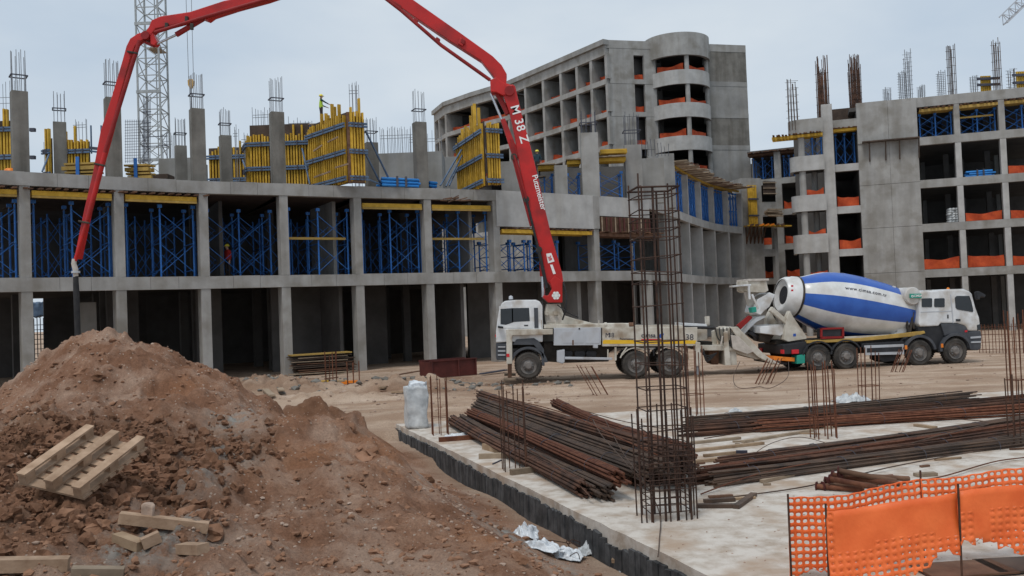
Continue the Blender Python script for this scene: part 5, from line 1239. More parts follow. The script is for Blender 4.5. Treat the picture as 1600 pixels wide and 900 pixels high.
plate('guard_post', c7((890, 455), (905, 455), (905, 548), (890, 548)), .02, .12, CR); plate('ladder_rail', c7((840, 470), (850, 470), (850, 530), (840, 530)), .05, .12, CR)
# outriggers
for t0 in (-.12, PWD - .1):
    o = plate('front_outrigger', c7((138, 332), (460, 328), (460, 366), (178, 374), (180, 570), (140, 572)), t0, t0 + .22, CR)
    plate('outrigger_jack', c7((148, 565), (176, 565), (176, 672), (148, 672)), t0 + .03, t0 + .18, MT['wood_dark'], o); plate('outrigger_pad', c7((120, 668), (205, 668), (205, 684), (120, 684)), t0 - .1, t0 + .34, MT['wood_grey'], o)
    plate('reflector', c7((140, 500), (160, 500), (160, 522), (140, 522)), t0 - .012, t0, MT['red_lamp'], o, 0)
    o = plate('rear_outrigger', c7((1450, 420), (1482, 420), (1482, 585), (1450, 585)), t0, t0 + .22, CR); plate('outrigger_jack', c7((1456, 585), (1476, 585), (1476, 648), (1456, 648)), t0 + .04, t0 + .16, MT['steel'], o)
# rear frame and hopper
def c8(*pts): return [(1100 + x / 3.478, 410 + y / 3.478) for x, y in pts]
plate('rear_frame', c8((-30, 450), (180, 455), (180, 480), (-30, 480)), .2, 2.3, CR); plate('rear_post', c8((110, 380), (132, 372), (150, 560), (118, 560)), .1, .3, CR); plate('rear_post', c8((110, 380), (132, 372), (150, 560), (118, 560)), 2.2, 2.4, CR)
plate('valve_box', c8((120, 470), (185, 470), (190, 560), (120, 560)), .3, 1.9, CR); plate('agitator_motor', c8((40, 480), (100, 480), (100, 560), (60, 560)), .6, 1.6, MT['wood_dark'], bevel=.05)
hp = plate('hopper', c8((120, 362), (165, 350), (205, 372), (250, 430), (330, 500), (345, 520), (300, 530), (200, 500), (150, 465)), .35, 2.2, CR)
plate('hopper_rail', c8((146, 352), (188, 350), (330, 498), (392, 540), (380, 556), (300, 515), (180, 400)), .15, .32, CR, hp); plate('hopper_rail', c8((146, 352), (188, 350), (330, 498), (392, 540), (380, 556), (300, 515), (180, 400)), 2.2, 2.4, CR, hp)
plate('hopper_lip', c8((320, 500), (425, 552), (430, 562), (330, 535)), .3, 2.25, MT['hosecream'], hp); plate('hopper_side', c8((150, 395), (190, 400), (275, 485), (240, 500), (160, 470)), .1, .34, MT['hosecream'], hp)
a, b = c8((20, 300), (35, 345)); plate('lever', c8((18, 295), (38, 292), (42, 345), (22, 348)), .4, .55, CR)
plate('handrail', c8((100, 402), (108, 400), (100, 450), (90, 450)), .08, .14, MT['hosecream'])
# hoses, valves and pipes that hang about the truck
def hose(pts, r=.03, m=None):
    ps = [pq(*p) for p in pts]; o_ = []; q = [ps[0]] + ps + [ps[-1]]
    for i in range(1, len(q) - 2):
        for k in range(6):
            t = k / 6; o_.append(.5 * ((2 * q[i]) + (q[i + 1] - q[i - 1]) * t + (2 * q[i - 1] - 5 * q[i] + 4 * q[i + 1] - q[i + 2]) * t * t + (3 * q[i] - q[i - 1] - 3 * q[i + 1] + q[i + 2]) * t ** 3))
    mb = MB(); mb.tube(o_ + [ps[-1]], r, 7); mb.build('hose', m or MT['hose'], PT, auto=60)
hose([(881, 440, .5), (886, 462, .4), (884, 485, .4), (880, 500, .5)], .035); hose([(872, 476, .6), (888, 488, .4), (905, 496, .5)], .025); hose([(848, 470, .7), (850, 490, .5), (853, 506, .6)], .03)
for k in range(5): hose([(1120 + k * 6, 512, .25), (1124 + k * 5, 530 + k * 3, .15), (1140 + k * 4, 535, .3), (1150 + k * 5, 522, .3)], .022)
for k in range(4): hose([(1092 + k * 3, 545, .2), (1105, 556 + k * 3, .1), (1122, 552, .25)], .025)
for k in range(6): rod('valve_lever', pq(1008 + k * 7, 545, .08), pq(1008 + k * 7, 556, .05), .02, MT['black'], PT, 6)
for k, x in enumerate((880, 900, 918)): plate('air_tank', [(x, 549), (x + 14, 549), (x + 16, 553), (x + 14, 559), (x, 559), (x - 2, 553)], .3, .9, MT['black'], bevel=.03)
for x in (846, 868, 936): rod('handrail_post', pq(x, 513, .06), pq(x, 500, .06), .02, MT['cream'], PT, 6)
# pedestal
ped = plate('pedestal', c7((415, 300), (412, 215), (425, 155), (520, 152), (530, 190), (548, 235), (620, 258), (760, 292), (760, 300)), .75, 1.75, CR)
for x, y in ((425, 222), (485, 222)): q = pq(*c7((x, y))[0], .62); mb = MB(); mb.lathe(q, (0, 1, 0), [(0, .001), (0, .08), (.15, .08)], 12); mb.build('slew_motor', CR, ped, auto=40)
plate('grime_plate', c7((420, 235), (520, 240), (530, 280), (425, 285)), .735, .75, MT['hosecream'], ped, 0)
# ---------------- the boom
BY = PY + 1.0
def bq(px, py, t=0.0): q = at(px, py, BY); return V(q.x, BY + t, q.z)
def bplate(name, pts, t0, t1, m, parent, bevel=.03):
    mb = MB(); mb.prism([bq(x, y, t0) for x, y in pts], (0, t1 - t0, 0)); return mb.build(name, m, parent, bevel=bevel)
RED = MT['red']
base = bplate('boom_base', [(856, 462), (862, 452), (858, 440), (866, 432), (878, 440), (878, 456), (878, 473), (856, 473), (848, 465), (848, 462)], -.42, .42, RED, PT)
def flower(px, py, r, t, par):
    q = bq(px, py, t); mb = MB()
    for k in range(6):
        a = 2 * math.pi * k / 6; c = q + V(math.cos(a), 0, math.sin(a)) * r * .6; mb.lathe(c, (0, 1, 0), [(0, .001), (0, r * .42), (.008, r * .42), (.008, .001)], 10)
    mb.lathe(q, (0, 1, 0), [(-.002, .001), (-.002, r * .45), (.008, r * .45)], 10); return mb.build('flower_emblem', MT['letter'], par)
flower(868, 462, .17, -.43, base)
s1 = bplate('boom_section', [(872, 446), (880, 444), (878, 428), (862, 372), (851, 326), (838, 268), (828, 228), (815, 180), (805, 137), (801, 134), (790, 137), (786, 150), (796, 178), (804, 214), (812, 262), (822, 310), (836, 362), (848, 408), (852, 436), (860, 446)], -.26, .26, RED, PT)
s1u = (bq(862, 372) - bq(805, 150)).normalized()
# the first section is one box beam: outline left and right traced at its real distance
def along1(f, off=0.0): return bq(797 + (868 - 797) * f, 140 + (440 - 140) * f)
def lbl(body, px, py, size, dirv, up, par, m, off=.012, sp=1.0): return text_mesh(body, size, m, par, bq(px, py, -.268), dirv, up, offset=off, spacing=sp)
dn = (bq(819, 225) - bq(803, 170)).normalized(); rt = V(dn.z, 0, -dn.x); rt = rt if rt.x > 0 else -rt
lbl('M 38 Z', 811.5, 196, .5, dn, rt, s1, MT['letter'], .006, 1.1)
dn2 = (bq(848, 328) - bq(833, 272)).normalized(); rt2 = V(dn2.z, 0, -dn2.x); rt2 = rt2 if rt2.x > 0 else -rt2
lbl('Putzmeister', 842, 302, .33, dn2, rt2, s1, MT['letter'], .003, .95)
bplate('white_sticker', [(853, 397), (861, 396), (866, 409), (856, 412)], -.27, -.262, MT['letter'], s1, 0); bplate('white_sticker', [(859, 414), (863, 414), (868, 428), (864, 429)], -.27, -.262, MT['letter'], s1, 0)
dd = (bq(866, 411) - bq(860, 397)).normalized(); text_mesh('38', .2, MT['letter_red'], s1, bq(858.5, 404, -.276), dd, (-dd.z, 0, dd.x) if dd.x < 0 else (dd.z * -1, 0, dd.x), offset=.004)
# long link and cylinder beside the first section
bplate('boom_cylinder', [(782, 188), (789, 186), (812, 243), (806, 250), (800, 243)], -.2, .05, MT['red'], s1); rod('cylinder_rod', bq(767, 147, -.1), bq(785, 190, -.1), .055, MT['chrome'], s1, 12)
bplate('link_arm', [(797, 218), (801, 220), (818, 290), (832, 352), (828, 356), (813, 300), (800, 250)], -.34, -.27, MT['red_dark'], s1)
rod('boom_pipe', bq(803, 245, -.38), bq(822, 312, -.38), .05, MT['red_dark'], s1, 10); rod('boom_pipe', bq(822, 312, -.38), bq(842, 395, -.38), .05, MT['hose'], s1, 10); rod('boom_pipe', bq(842, 395, -.36), bq(854, 450, -.36), .07, MT['hose'], s1, 10)
rod('lift_cylinder', bq(849, 464, -.1), bq(848, 430, -.1), .08, MT['chrome'], s1, 12); rod('lift_cylinder', bq(848, 432, -.1), bq(846, 380, -.1), .12, MT['red_dark'], s1, 12)
for x, y in ((803, 247), (822, 313), (842, 391)): q = bq(x, y, -.4); mb = MB(); mb.lathe(q, (0, 1, 0), [(0, .001), (0, .13), (.3, .13)], 12); mb.build('pin', MT['chassis'], s1, auto=40)
bplate('joint_bracket', [(766, 128), (775, 124), (792, 136), (802, 136), (796, 150), (786, 152), (776, 147), (767, 146)], -.34, .34, MT['red'], s1); bplate('joint_link', [(768, 138), (776, 142), (790, 162), (796, 178), (790, 180), (780, 160)], -.1, .1, MT['red_dark'], s1)
mb = MB(); mb.lathe(bq(796, 145, -.37), (0, 1, 0), [(0, .001), (0, .2), (.74, .2), (.74, .001)], 16); mb.build('pin', MT['red_dark'], s1, auto=40)
# second section: from the elbow up and left, out of the picture
s2 = bplate('boom_section', [(803, 136), (800, 138), (785, 138), (776, 128), (764, 112), (752, 97), (700, 64), (612, 4), (545, -40), (520, -58), (533, -72), (560, -58), (640, -2), (717, 52), (770, 90), (784, 104), (792, 118), (791, 132)], -.24, .24, MT['red'], PT)
rod('boom_pipe', bq(766, 128, -.3), bq(690, 74, -.3), .075, MT['red_dark'], s2, 10); rod('boom_pipe', bq(690, 74, -.3), bq(628, 20, -.3), .075, MT['red_dark'], s2, 10); rod('boom_pipe', bq(628, 20, -.3), bq(540, -48, -.3), .075, MT['red_dark'], s2, 10)
bplate('joint_bracket', [(606, -2), (628, 12), (630, 20), (622, 18), (610, 6)], -.3, -.24, MT['red_dark'], s2); bplate('pipe_bracket', [(720, 62), (726, 66), (724, 76), (716, 72)], -.34, -.24, MT['red'], s2)
for x, y in ((652, 36), (686, 66), (725, 68)): bplate('pipe_clip', [(x - 3, y - 5), (x + 3, y - 1), (x + 1, y + 6), (x - 5, y + 2)], -.36, -.24, MT['red_dark'], s2)
# third section: comes down from the top edge to the left elbow
s3 = bplate('boom_section', [(236, 44), (240, 34), (254, 28), (300, 21), (352, 4), (400, -6), (470, -36), (516, -66), (530, -58), (520, -40), (470, -14), (420, 3), (372, 16), (335, 28), (327, 34), (316, 30), (270, 42), (246, 47), (238, 58), (228, 56)], -.22, .22, MT['red'], PT)
rod('boom_pipe', bq(246, 54, -.28), bq(300, 37, -.28), .075, MT['red_dark'], s3, 10); rod('boom_pipe', bq(300, 37, -.28), bq(420, 2, -.28), .075, MT['red_dark'], s3, 10); rod('boom_pipe', bq(420, 2, -.28), bq(520, -50, -.28), .075, MT['red_dark'], s3, 10)
rod('boom_cylinder', bq(318, 30, -.05), bq(276, 55, -.05), .11, MT['red_dark'], s3, 12); rod('cylinder_rod', bq(276, 55, -.05), bq(246, 69, -.05), .05, MT['chrome'], s3, 10)
bplate('joint_link', [(236, 52), (242, 54), (248, 68), (244, 73), (238, 71)], -.2, .2, MT['red'], s3); bplate('joint_link', [(226, 64), (236, 68), (244, 72), (240, 74), (226, 68)], -.1, .1, MT['red_dark'], s3)
for x, y in ((295, 34), (303, 45), (264, 44)): bplate('pipe_clip', [(x - 2, y - 5), (x + 3, y - 5), (x + 3, y + 5), (x - 2, y + 5)], -.34, -.22, MT['chassis'], s3)
# fourth section: long thin arm down to the hose
s4 = bplate('boom_section', [(236, 50), (238, 56), (222, 66), (213, 74), (206, 92), (190, 150), (176, 205), (160, 262), (142, 330), (126, 405), (119, 405), (120, 398), (134, 330), (148, 270), (160, 205), (178, 150), (194, 96), (200, 74), (206, 62), (218, 54)], -.17, .17, MT['red'], PT)
rod('boom_pipe', bq(222, 66, -.24), bq(196, 150, -.24), .085, MT['red_dark'], s4, 10); rod('boom_pipe', bq(196, 150, -.24), bq(168, 240, -.24), .085, MT['red_dark'], s4, 10); rod('boom_pipe', bq(168, 240, -.24), bq(140, 345, -.22), .085, MT['red'], s4, 10); rod('boom_pipe', bq(140, 345, -.22), bq(121, 408, -.2), .075, MT['red'], s4, 10)
for x, y in ((209, 84), (158, 258), (134, 347)): bplate('pipe_clip', [(x - 6, y - 2), (x + 10, y + 1), (x + 10, y + 4), (x - 6, y + 1)], -.34, -.17, MT['chassis'], s4)
mb = MB(); mb.lathe(bq(231, 58, -.3), (0, 1, 0), [(0, .001), (0, .17), (.6, .17), (.6, .001)], 16); mb.build('pin', MT['red_dark'], s4, auto=40)
hs = MB(); hs.tube([bq(120, 405, -.2), bq(119, 412, -.2), bq(121.5, 421, -.2), bq(122, 433, -.2)], [.09, .1, .11, .1], 12); ho = hs.build('end_pipe', MT['hosecream'], PT, auto=40)
mb = MB(); mb.lathe(bq(122, 425.5, -.2), (0, 0, 1), [(-.04, .09), (-.04, .17), (.04, .17), (.04, .09)], 12); mb.build('coupling', MT['greybox'], ho, auto=40)
mb = MB(); mb.tube([bq(122, 432, -.2), bq(123, 460, -.2), bq(124, 490, -.2), bq(125, 520, -.2), bq(125, 534, -.2)], [.1, .12, .115, .115, .115], 12); mb.build('end_hose', MT['hose'], PT, auto=40)
# ------------------------------------------------------------------ concrete mixer truck (cab to the right, turned a little away)
MTH = R(9); mu = V(math.cos(MTH), math.sin(MTH)); mn = V(-mu.y, mu.x)
M0 = at(1278, 557, 36.6); M0 = V(M0.x, M0.y)
MX = thing('mixer_truck', 'white mixer truck with blue and white striped drum, backed up to the pump hopper', 'mixer truck', (M0.x, M0.y, 0), MTH)
def mq(px, py, t=0.0):
    s, z = onplane(px, py, M0 + mn * t if False else M0, mu); p = M0 + mu * s + mn * t; return V(p.x, p.y, z)
def mplate(name, pts, t0, t1, m, parent=None, bevel=.02):
    mb = MB(); mb.prism([mq(x, y, t0) for x, y in pts], mn * (t1 - t0)); return mb.build(name, m, parent or MX, bevel=bevel)
WM_ = MT['white']; RWM = 21.0 / 38.4
for px, py, r in ((1279, 557.5, RWM), (1323, 555, RWM), (1437.5, 548.3, RWM * .99), (1493.5, 545.5, RWM * .985)):
    c0 = mq(px, py, .0); c0.z = r + .0
    wheel(0, 0, r, 0, MX, base=c0, yaxis=mn.copy(), rimm=MT['rim']); c1_ = c0 + mn * (2.5 - .36); wheel(0, 0, r, 0, MX, base=c1_, yaxis=mn.copy())
    mb = MB(); mb.tube([c0 + mn * .25, c0 + mn * 2.2], .12, 10); mb.build('axle', MT['chassis'], MX)
# frame
mplate('chassis_frame', c8((430, 440), (440, 425), (1260, 395), (1330, 420), (1330, 470), (1260, 480), (850, 500), (470, 520)), .7, 1.8, MT['chassis'])
mplate('rear_box', c8((432, 450), (570, 428), (570, 490), (530, 500), (470, 498), (435, 500)), .05, 2.45, MT['black']); mplate('rear_bar', c8((385, 510), (500, 518), (500, 540), (385, 532)), .1, 2.4, MT['orange_lamp'])
mplate('side_rail', c8((560, 425), (860, 410), (1200, 372), (1205, 385), (1160, 400), (860, 428), (560, 440)), .02, .2, MT['yellow_dull']); mplate('upper_rail', c8((760, 405), (1110, 388), (1110, 402), (760, 422)), .1, .3, MT['cream'])
for (cx, cy) in ((622, 515), (775, 505)):
    px, py = c8((cx, cy))[0]; c = mq(px, py, -.02); c.z = RWM
    for a0, a1 in ((.12, .95),):
        outp = [c + mu * ((RWM + .17) * math.cos(a)) + V(0, 0, (RWM + .14) * math.sin(a)) for a in np.linspace(math.pi * a0, math.pi * a1, 12)]; inp = [c + mu * ((RWM + .10) * math.cos(a)) + V(0, 0, (RWM + .08) * math.sin(a)) for a in np.linspace(math.pi * a1, math.pi * a0, 12)]
        for t in (0, 1.95): mb = MB(); mb.prism([q + mn * t for q in outp + inp], mn * .58); mb.build('mudguard', MT['black'], MX, bevel=.01)
for (cx, cy), a0, a1, mm in (((1175, 480), .05, .93, 'darkgrey'), ((1370, 472), .02, 1.0, 'darkgrey')):
    px, py = c8((cx, cy))[0]; c = mq(px, py, -.03); c.z = RWM
    outp = [c + mu * ((RWM + .2) * math.cos(a)) + V(0, 0, (RWM + .2) * math.sin(a)) for a in np.linspace(math.pi * a0, math.pi * a1, 14)]; inp = [c + mu * ((RWM + .09) * math.cos(a)) + V(0, 0, (RWM + .08) * math.sin(a)) for a in np.linspace(math.pi * a1, math.pi * a0, 14)]
    for t in (0, 1.95): mb = MB(); mb.prism([q + mn * t for q in outp + inp], mn * .6); mb.build('mudguard', MT[mm], MX, bevel=.015)
    c_ = c + mu * (-(RWM + .12)) + V(0, 0, .25); piece('side_reflector', c_ - mn * .03, c_ - mn * .01, .1, .16, MT['orange_lamp'], MX)
gd = mplate('side_guard', c8((872, 452), (1086, 444), (1088, 500), (874, 505)), .0, .05, MT['greybox'], None, .01); mplate('guard_gap', c8((885, 466), (1076, 458), (1076, 484), (885, 490)), -.006, .0, MT['black'], gd, 0)
mplate('battery_box', c8((860, 440), (1090, 428), (1090, 452), (860, 462)), .05, .6, MT['black']); mplate('air_tank', c8((970, 505), (1075, 498), (1075, 535), (1000, 545), (970, 530)), .3, 1.0, MT['black'], bevel=.04)
tl = mplate('tail_lamp', c8((478, 475), (515, 473), (515, 496), (478, 498)), -.02, .12, MT['red_lamp']); 
for t in (.1, 2.1): q = mq(*c8((436, 485))[0], t); piece('tail_lamp', q - mu * .06, q, .22, .16, MT['red_lamp'], MX)
mplate('mud_flap', c8((505, 505), (548, 500), (548, 548), (505, 552)), -.02, .5, MT['green']); mplate('rear_underrun', c8((395, 535), (470, 545), (470, 560), (395, 548)), .3, 2.2, MT['black'])
# drum
da = mq(*c8((492, 186))[0], 1.25); db = mq(*c8((1086, 281))[0], 1.25)
# the axis lies in the middle plane; shift for the depth so it shows where the photograph has it
def mid(px, py): 
    s, z = onplane(px, py, M0 + mn * 1.25, mu); p = M0 + mn * 1.25 + mu * s; return V(p.x, p.y, z)
da = mid(*c8((492, 188))[0]); db = mid(*c8((1088, 284))[0]); ax = (db - da).normalized(); DL = (db - da).length; k = DL / 595.0
prof = [(-4, 92), (0, 98), (40, 113), (85, 130), (130, 144), (180, 152), (235, 156), (290, 155), (345, 152), (400, 146), (455, 140), (510, 131), (555, 121), (588, 112), (596, 104), (600, 40), (600, 1)]
bands_ = [(-23, 10), (39, 80), (-100, -60), (112, 152), (-170, -128), (178, 190)]
def dm(i, t):
    d = math.degrees(t); d = (d + 180) % 360 - 180
    for a, b in bands_:
        if a <= d < b or a <= d + 360 < b: return 1
    return 0
sidev = -mn; upv = (V(0, 0, 1) - ax * ax.z).normalized()
# reference: angle 0 faces the camera side, +90 is up
refv = (sidev - ax * sidev.dot(ax)).normalized(); zdir = ax.cross(refv)
sgn = 1 if zdir.z > 0 else -1
mb = MB(); mb.lathe(da, ax, [(d * k, r * k) for d, r in prof], 144, ref=refv, mfun=(lambda i, t: dm(i, t * sgn)))
drum = mb.build('drum', [MT['white_drum'], MT['blue_drum']], MX, auto=45)
mb = MB(); mb.lathe(da, ax, [(-6 * k, 96 * k), (-6 * k, 101 * k), (4 * k, 102 * k), (4 * k, 97 * k)], 64); mb.build('drum_ring', MT['chassis'], drum, auto=40)
mb = MB(); mb.lathe(da, ax, [(-76 * k, 78 * k), (-74 * k, 84 * k), (-60 * k, 92 * k), (-38 * k, 95 * k), (-30 * k, 99 * k), (-7 * k, 101 * k), (-7 * k, 46 * k), (-60 * k, 46 * k), (-70 * k, 78 * k)], 48); mb.build('drum_mouth', MT['white_drum'], drum, auto=35)
mb = MB(); mb.lathe(da, ax, [(-58 * k, 47 * k), (-58 * k, 1 * k)], 32); mb.build('mouth_inside', MT['black'], drum)
sv = mid(*c8((800, 178))[0]); so = da + ax * ((sv - da).dot(ax))
rad = 150 * k
th = R(27); nrm_ = refv * math.cos(th) + zdir * sgn * math.sin(th); up_ = (zdir * sgn * math.cos(th) - refv * math.sin(th))
txt = text_mesh('www.cimsa.com.tr', .22, MT['ink'], drum, so + nrm_ * (rad + .015) , ax, up_, offset=.0, name='lettering', spacing=1.15)
for v_ in txt.data.vertices: 
    d0 = (so - da).dot(ax) / k + v_.co.x / k; rr_ = np.interp(d0, [p[0] for p in prof], [p[1] for p in prof]) * k; v_.co.z += (rr_ - rad) - (v_.co.y ** 2) / (2 * rad)
for zz_, yy_ in ((0, 0), ):
    q = da + ax * (-14 * k) + refv * (100 * k); mplate('red_mark', c8((488, 122), (498, 122), (498, 132), (488, 132)), .2, .24, MT['red_lamp'], drum, 0); mplate('red_mark', c8((488, 146), (498, 146), (498, 156), (488, 156)), .2, .24, MT['red_lamp'], drum, 0)
# rear support, chutes
mplate('drum_support', c8((448, 420), (462, 300), (480, 262), (500, 300), (572, 404), (570, 416), (470, 432)), .2, .5, MT['cream']); mplate('drum_support', c8((448, 420), (462, 300), (480, 262), (500, 300), (572, 404), (570, 416), (470, 432)), 2.0, 2.3, MT['cream'])
mplate('support_brace', c8((372, 262), (388, 240), (476, 318), (466, 338)), .25, .45, MT['cream']); mplate('rear_crossbeam', c8((328, 350), (460, 338), (468, 380), (440, 400), (330, 385)), .4, 2.1, MT['white'])
mplate('charge_hopper', c8((272, 98), (300, 92), (380, 98), (392, 150), (372, 162), (290, 158), (275, 150)), .7, 1.8, MT['cream']); mplate('hopper_top', c8((276, 86), (392, 84), (392, 96), (276, 100)), .65, 1.85, MT['hosecream'])
mplate('discharge_cone', c8((318, 260), (335, 200), (400, 160), (432, 172), (400, 240), (372, 262), (352, 285), (316, 270)), .75, 1.75, MT['white'])
ch = mplate('discharge_chute', c8((252, 380), (290, 330), (340, 296), (386, 288), (384, 300), (340, 322), (300, 360), (268, 395)), .9, 1.6, MT['white'])
mplate('chute_extension', c8((215, 352), (285, 288), (306, 300), (240, 368)), .75, .95, MT['chassis']); mplate('chute_frame', c8((212, 345), (222, 345), (240, 365), (306, 302), (300, 292), (282, 288)), .72, .76, MT['red_dark'])
cp = mid(*c8((252, 400))[0]); mb = MB(); mb.lathe(cp, (V(.8, .1, .9)).normalized(), [(0, .16), (.0, .34), (.12, .36), (.12, .18)], 16); mb.build('chute_collar', MT['black'], MX, auto=40)
mplate('ladder', c8((266, 175), (276, 172), (310, 250), (300, 256)), .15, .2, MT['white']); mplate('ladder', c8((238, 118), (280, 116), (280, 126), (238, 128)), .4, 1.9, MT['white']); mplate('ladder', c8((262, 118), (272, 118), (278, 200), (268, 200)), .4, .5, MT['white'])
mplate('hydraulic_box', c8((290, 245), (318, 240), (322, 268), (296, 274)), .6, .9, MT['green']); mplate('water_pipe', c8((280, 155), (330, 170), (340, 230), (300, 235)), 1.0, 1.2, MT['hosecream'])
rs_ = mplate('rolled_chute', c8((640, 358), (752, 354), (752, 408), (640, 412)), .05, .45, MT['black'], None, .05)
for c_ in (((634, 356), (760, 352), (760, 362), (634, 366)), ((634, 404), (762, 400), (762, 412), (634, 416)), ((634, 356), (644, 356), (644, 414), (634, 414)), ((752, 354), (762, 354), (762, 412), (752, 412))): mplate('rack_bar', c8(*c_), .0, .06, MT['red_dark'], rs_, 0)
mplate('grime_motor', c8((345, 370), (400, 362), (430, 400), (400, 440), (355, 430)), .8, 1.6, MT['chassis'], bevel=.05)
mplate('small_plate', c8((497, 388), (512, 387), (512, 402), (497, 403)), .19, .2, MT['blue_drum'], None, 0)
# front bearing, tank
mplate('front_pedestal', c8((1080, 380), (1092, 310), (1118, 318), (1140, 378), (1110, 388), (1060, 392)), .4, 2.1, MT['white']); mplate('gearbox', c8((1095, 250), (1150, 240), (1170, 300), (1160, 370), (1130, 378), (1105, 330)), .8, 1.7, MT['chassis'], bevel=.04)
for a_, b_ in (((1110, 250), (1135, 380)), ((1160, 270), (1140, 390)), ((1125, 230), (1165, 360))): a, b = c8(a_, b_); rod('hose', mq(*a, .3), mq(*b, .3), .06, MT['chassis'], MX, 8)
tkc = mq(*c8((1146, 182))[0], .1)
mb = MB(); mb.lathe(tkc, mn, [(-.05, .001), (-.02, .2), (0, .34), (.05, .37), (2.2, .37), (2.25, .34), (2.28, .001)], 36); tk = mb.build('water_tank', MT['white_drum'], MX, auto=30)
q = mq(*c8((1090, 132))[0], .8); mb = MB(); mb.lathe(V(q.x, q.y, tkc.z + .34), (0, 0, 1), [(0, .09), (.1, .09), (.12, .001)], 12); mb.build('tank_cap', MT['white_drum'], tk, auto=40)
gl = mplate('green_label', c8((1120, 170), (1182, 170), (1182, 194), (1120, 194)), .0, .045, MT['green'], tk, 0); a = c8((1162, 182))[0]; text_mesh('CIMSA', .13, MT['letter'], gl, mq(*a, -.004), mu, (0, 0, 1), offset=.002); a = c8((1132, 182))[0]; text_mesh('o', .2, MT['letter'], gl, mq(*a, -.004), mu, (0, 0, 1), offset=.002)
# cab
cb_ = mplate('cab', c8((1172, 335), (1176, 190), (1184, 170), (1200, 156), (1300, 150), (1420, 148), (1446, 156), (1460, 170), (1478, 240), (1500, 300), (1506, 350), (1506, 372), (1440, 372), (1424, 345), (1380, 330), (1290, 330), (1280, 345), (1180, 350)), .04, 2.46, WM_, None, .06)
mplate('side_window', c8((1366, 192), (1376, 182), (1444, 182), (1456, 215), (1466, 262), (1462, 270), (1380, 256), (1370, 246)), .022, .045, MT['glass'], cb_, 0)
for x0, x1 in ((1186, 1242), (1254, 1310)): mplate('rear_window', c8((x0, 200), (x0 + 4, 196), (x1 - 4, 194), (x1, 198), (x1, 240), (x1 - 4, 243), (x0 + 4, 243), (x0, 239)), .022, .045, MT['glass'], cb_, 0)
for c_ in (((1340, 175), (1346, 175), (1360, 330), (1354, 330)), ((1180, 268), (1350, 262), (1350, 266), (1180, 272))): mplate('panel_joint', c8(*c_), .03, .045, MT['greybox'], cb_, 0)
mplate('door_handle', c8((1372, 308), (1396, 308), (1396, 320), (1372, 320)), .02, .045, MT['black'], cb_, 0); mplate('door_handle', c8((1325, 284), (1331, 284), (1331, 304), (1325, 304)), .02, .045, MT['black'], cb_, 0)
fw = mq(*c8((1470, 190))[0], 0); fb = mq(*c8((1499, 290))[0], 0)
mb = MB(); mb.prism([mq(*c8((1462, 180))[0], .25), mq(*c8((1496, 290))[0], .25), mq(*c8((1496, 290))[0], 2.25), mq(*c8((1462, 180))[0], 2.25)], mu * .05); mb.build('windscreen', MT['glass'], cb_)
mplate('bumper', c8((1440, 376), (1508, 372), (1512, 400), (1508, 470), (1494, 478), (1450, 478), (1438, 440)), .03, 2.47, MT['darkgrey'], None, .04); mplate('sill_panel', c8((1290, 332), (1380, 332), (1424, 348), (1440, 376), (1440, 470), (1428, 420), (1390, 392), (1330, 392), (1310, 400)), .03, .5, MT['darkgrey'])
mplate('bumper_step', c8((1450, 404), (1506, 400), (1506, 410), (1450, 414)), .0, .03, MT['greybox'], None, 0); mplate('bumper_step', c8((1452, 430), (1506, 428), (1506, 436), (1452, 438)), .0, .03, MT['greybox'], None, 0); mplate('headlamp', c8((1486, 340), (1504, 335), (1506, 366), (1488, 370)), .02, .4, MT['glass'])
mplate('engine_cover', c8((1172, 352), (1290, 336), (1312, 398), (1300, 470), (1255, 480), (1240, 420), (1215, 400), (1172, 390)), .1, 2.4, MT['black'], None, .04); mplate('air_intake', c8((1216, 318), (1228, 304), (1272, 304), (1284, 322), (1284, 342), (1218, 348)), .15, .9, MT['black'], None, .05); mplate('side_lamp', c8((1418, 370), (1432, 368), (1432, 378), (1420, 380)), .01, .04, MT['red_lamp'], None, 0)
q = mq(*c8((1376, 148))[0], .6); mb = MB(); mb.lathe(q - V(0, 0, .02), (0, 0, 1), [(0, .07), (.1, .06), (.14, .001)], 12); mb.build('beacon', MT['orange_lamp'], MX, auto=40)
mplate('mirror', c8((1462, 160), (1476, 158), (1512, 178), (1504, 192), (1484, 186), (1476, 205), (1466, 200)), -.25, -.05, MT['black'], None, .03); mplate('mirror', c8((1466, 160), (1478, 158), (1512, 178), (1504, 192), (1484, 186)), 2.5, 2.7, MT['black'], None, .03)
mplate('roof_lip', c8((1300, 146), (1425, 143), (1452, 154), (1440, 158), (1420, 150), (1300, 152)), .2, 2.3, WM_, None, .02)
# ------------------------------------------------------------------ foreground: reinforcement, timber, barrier
RB_M, RR_M, RG_M = MT['rebar'], MT['rebar_red'], MT['rebar_grey']
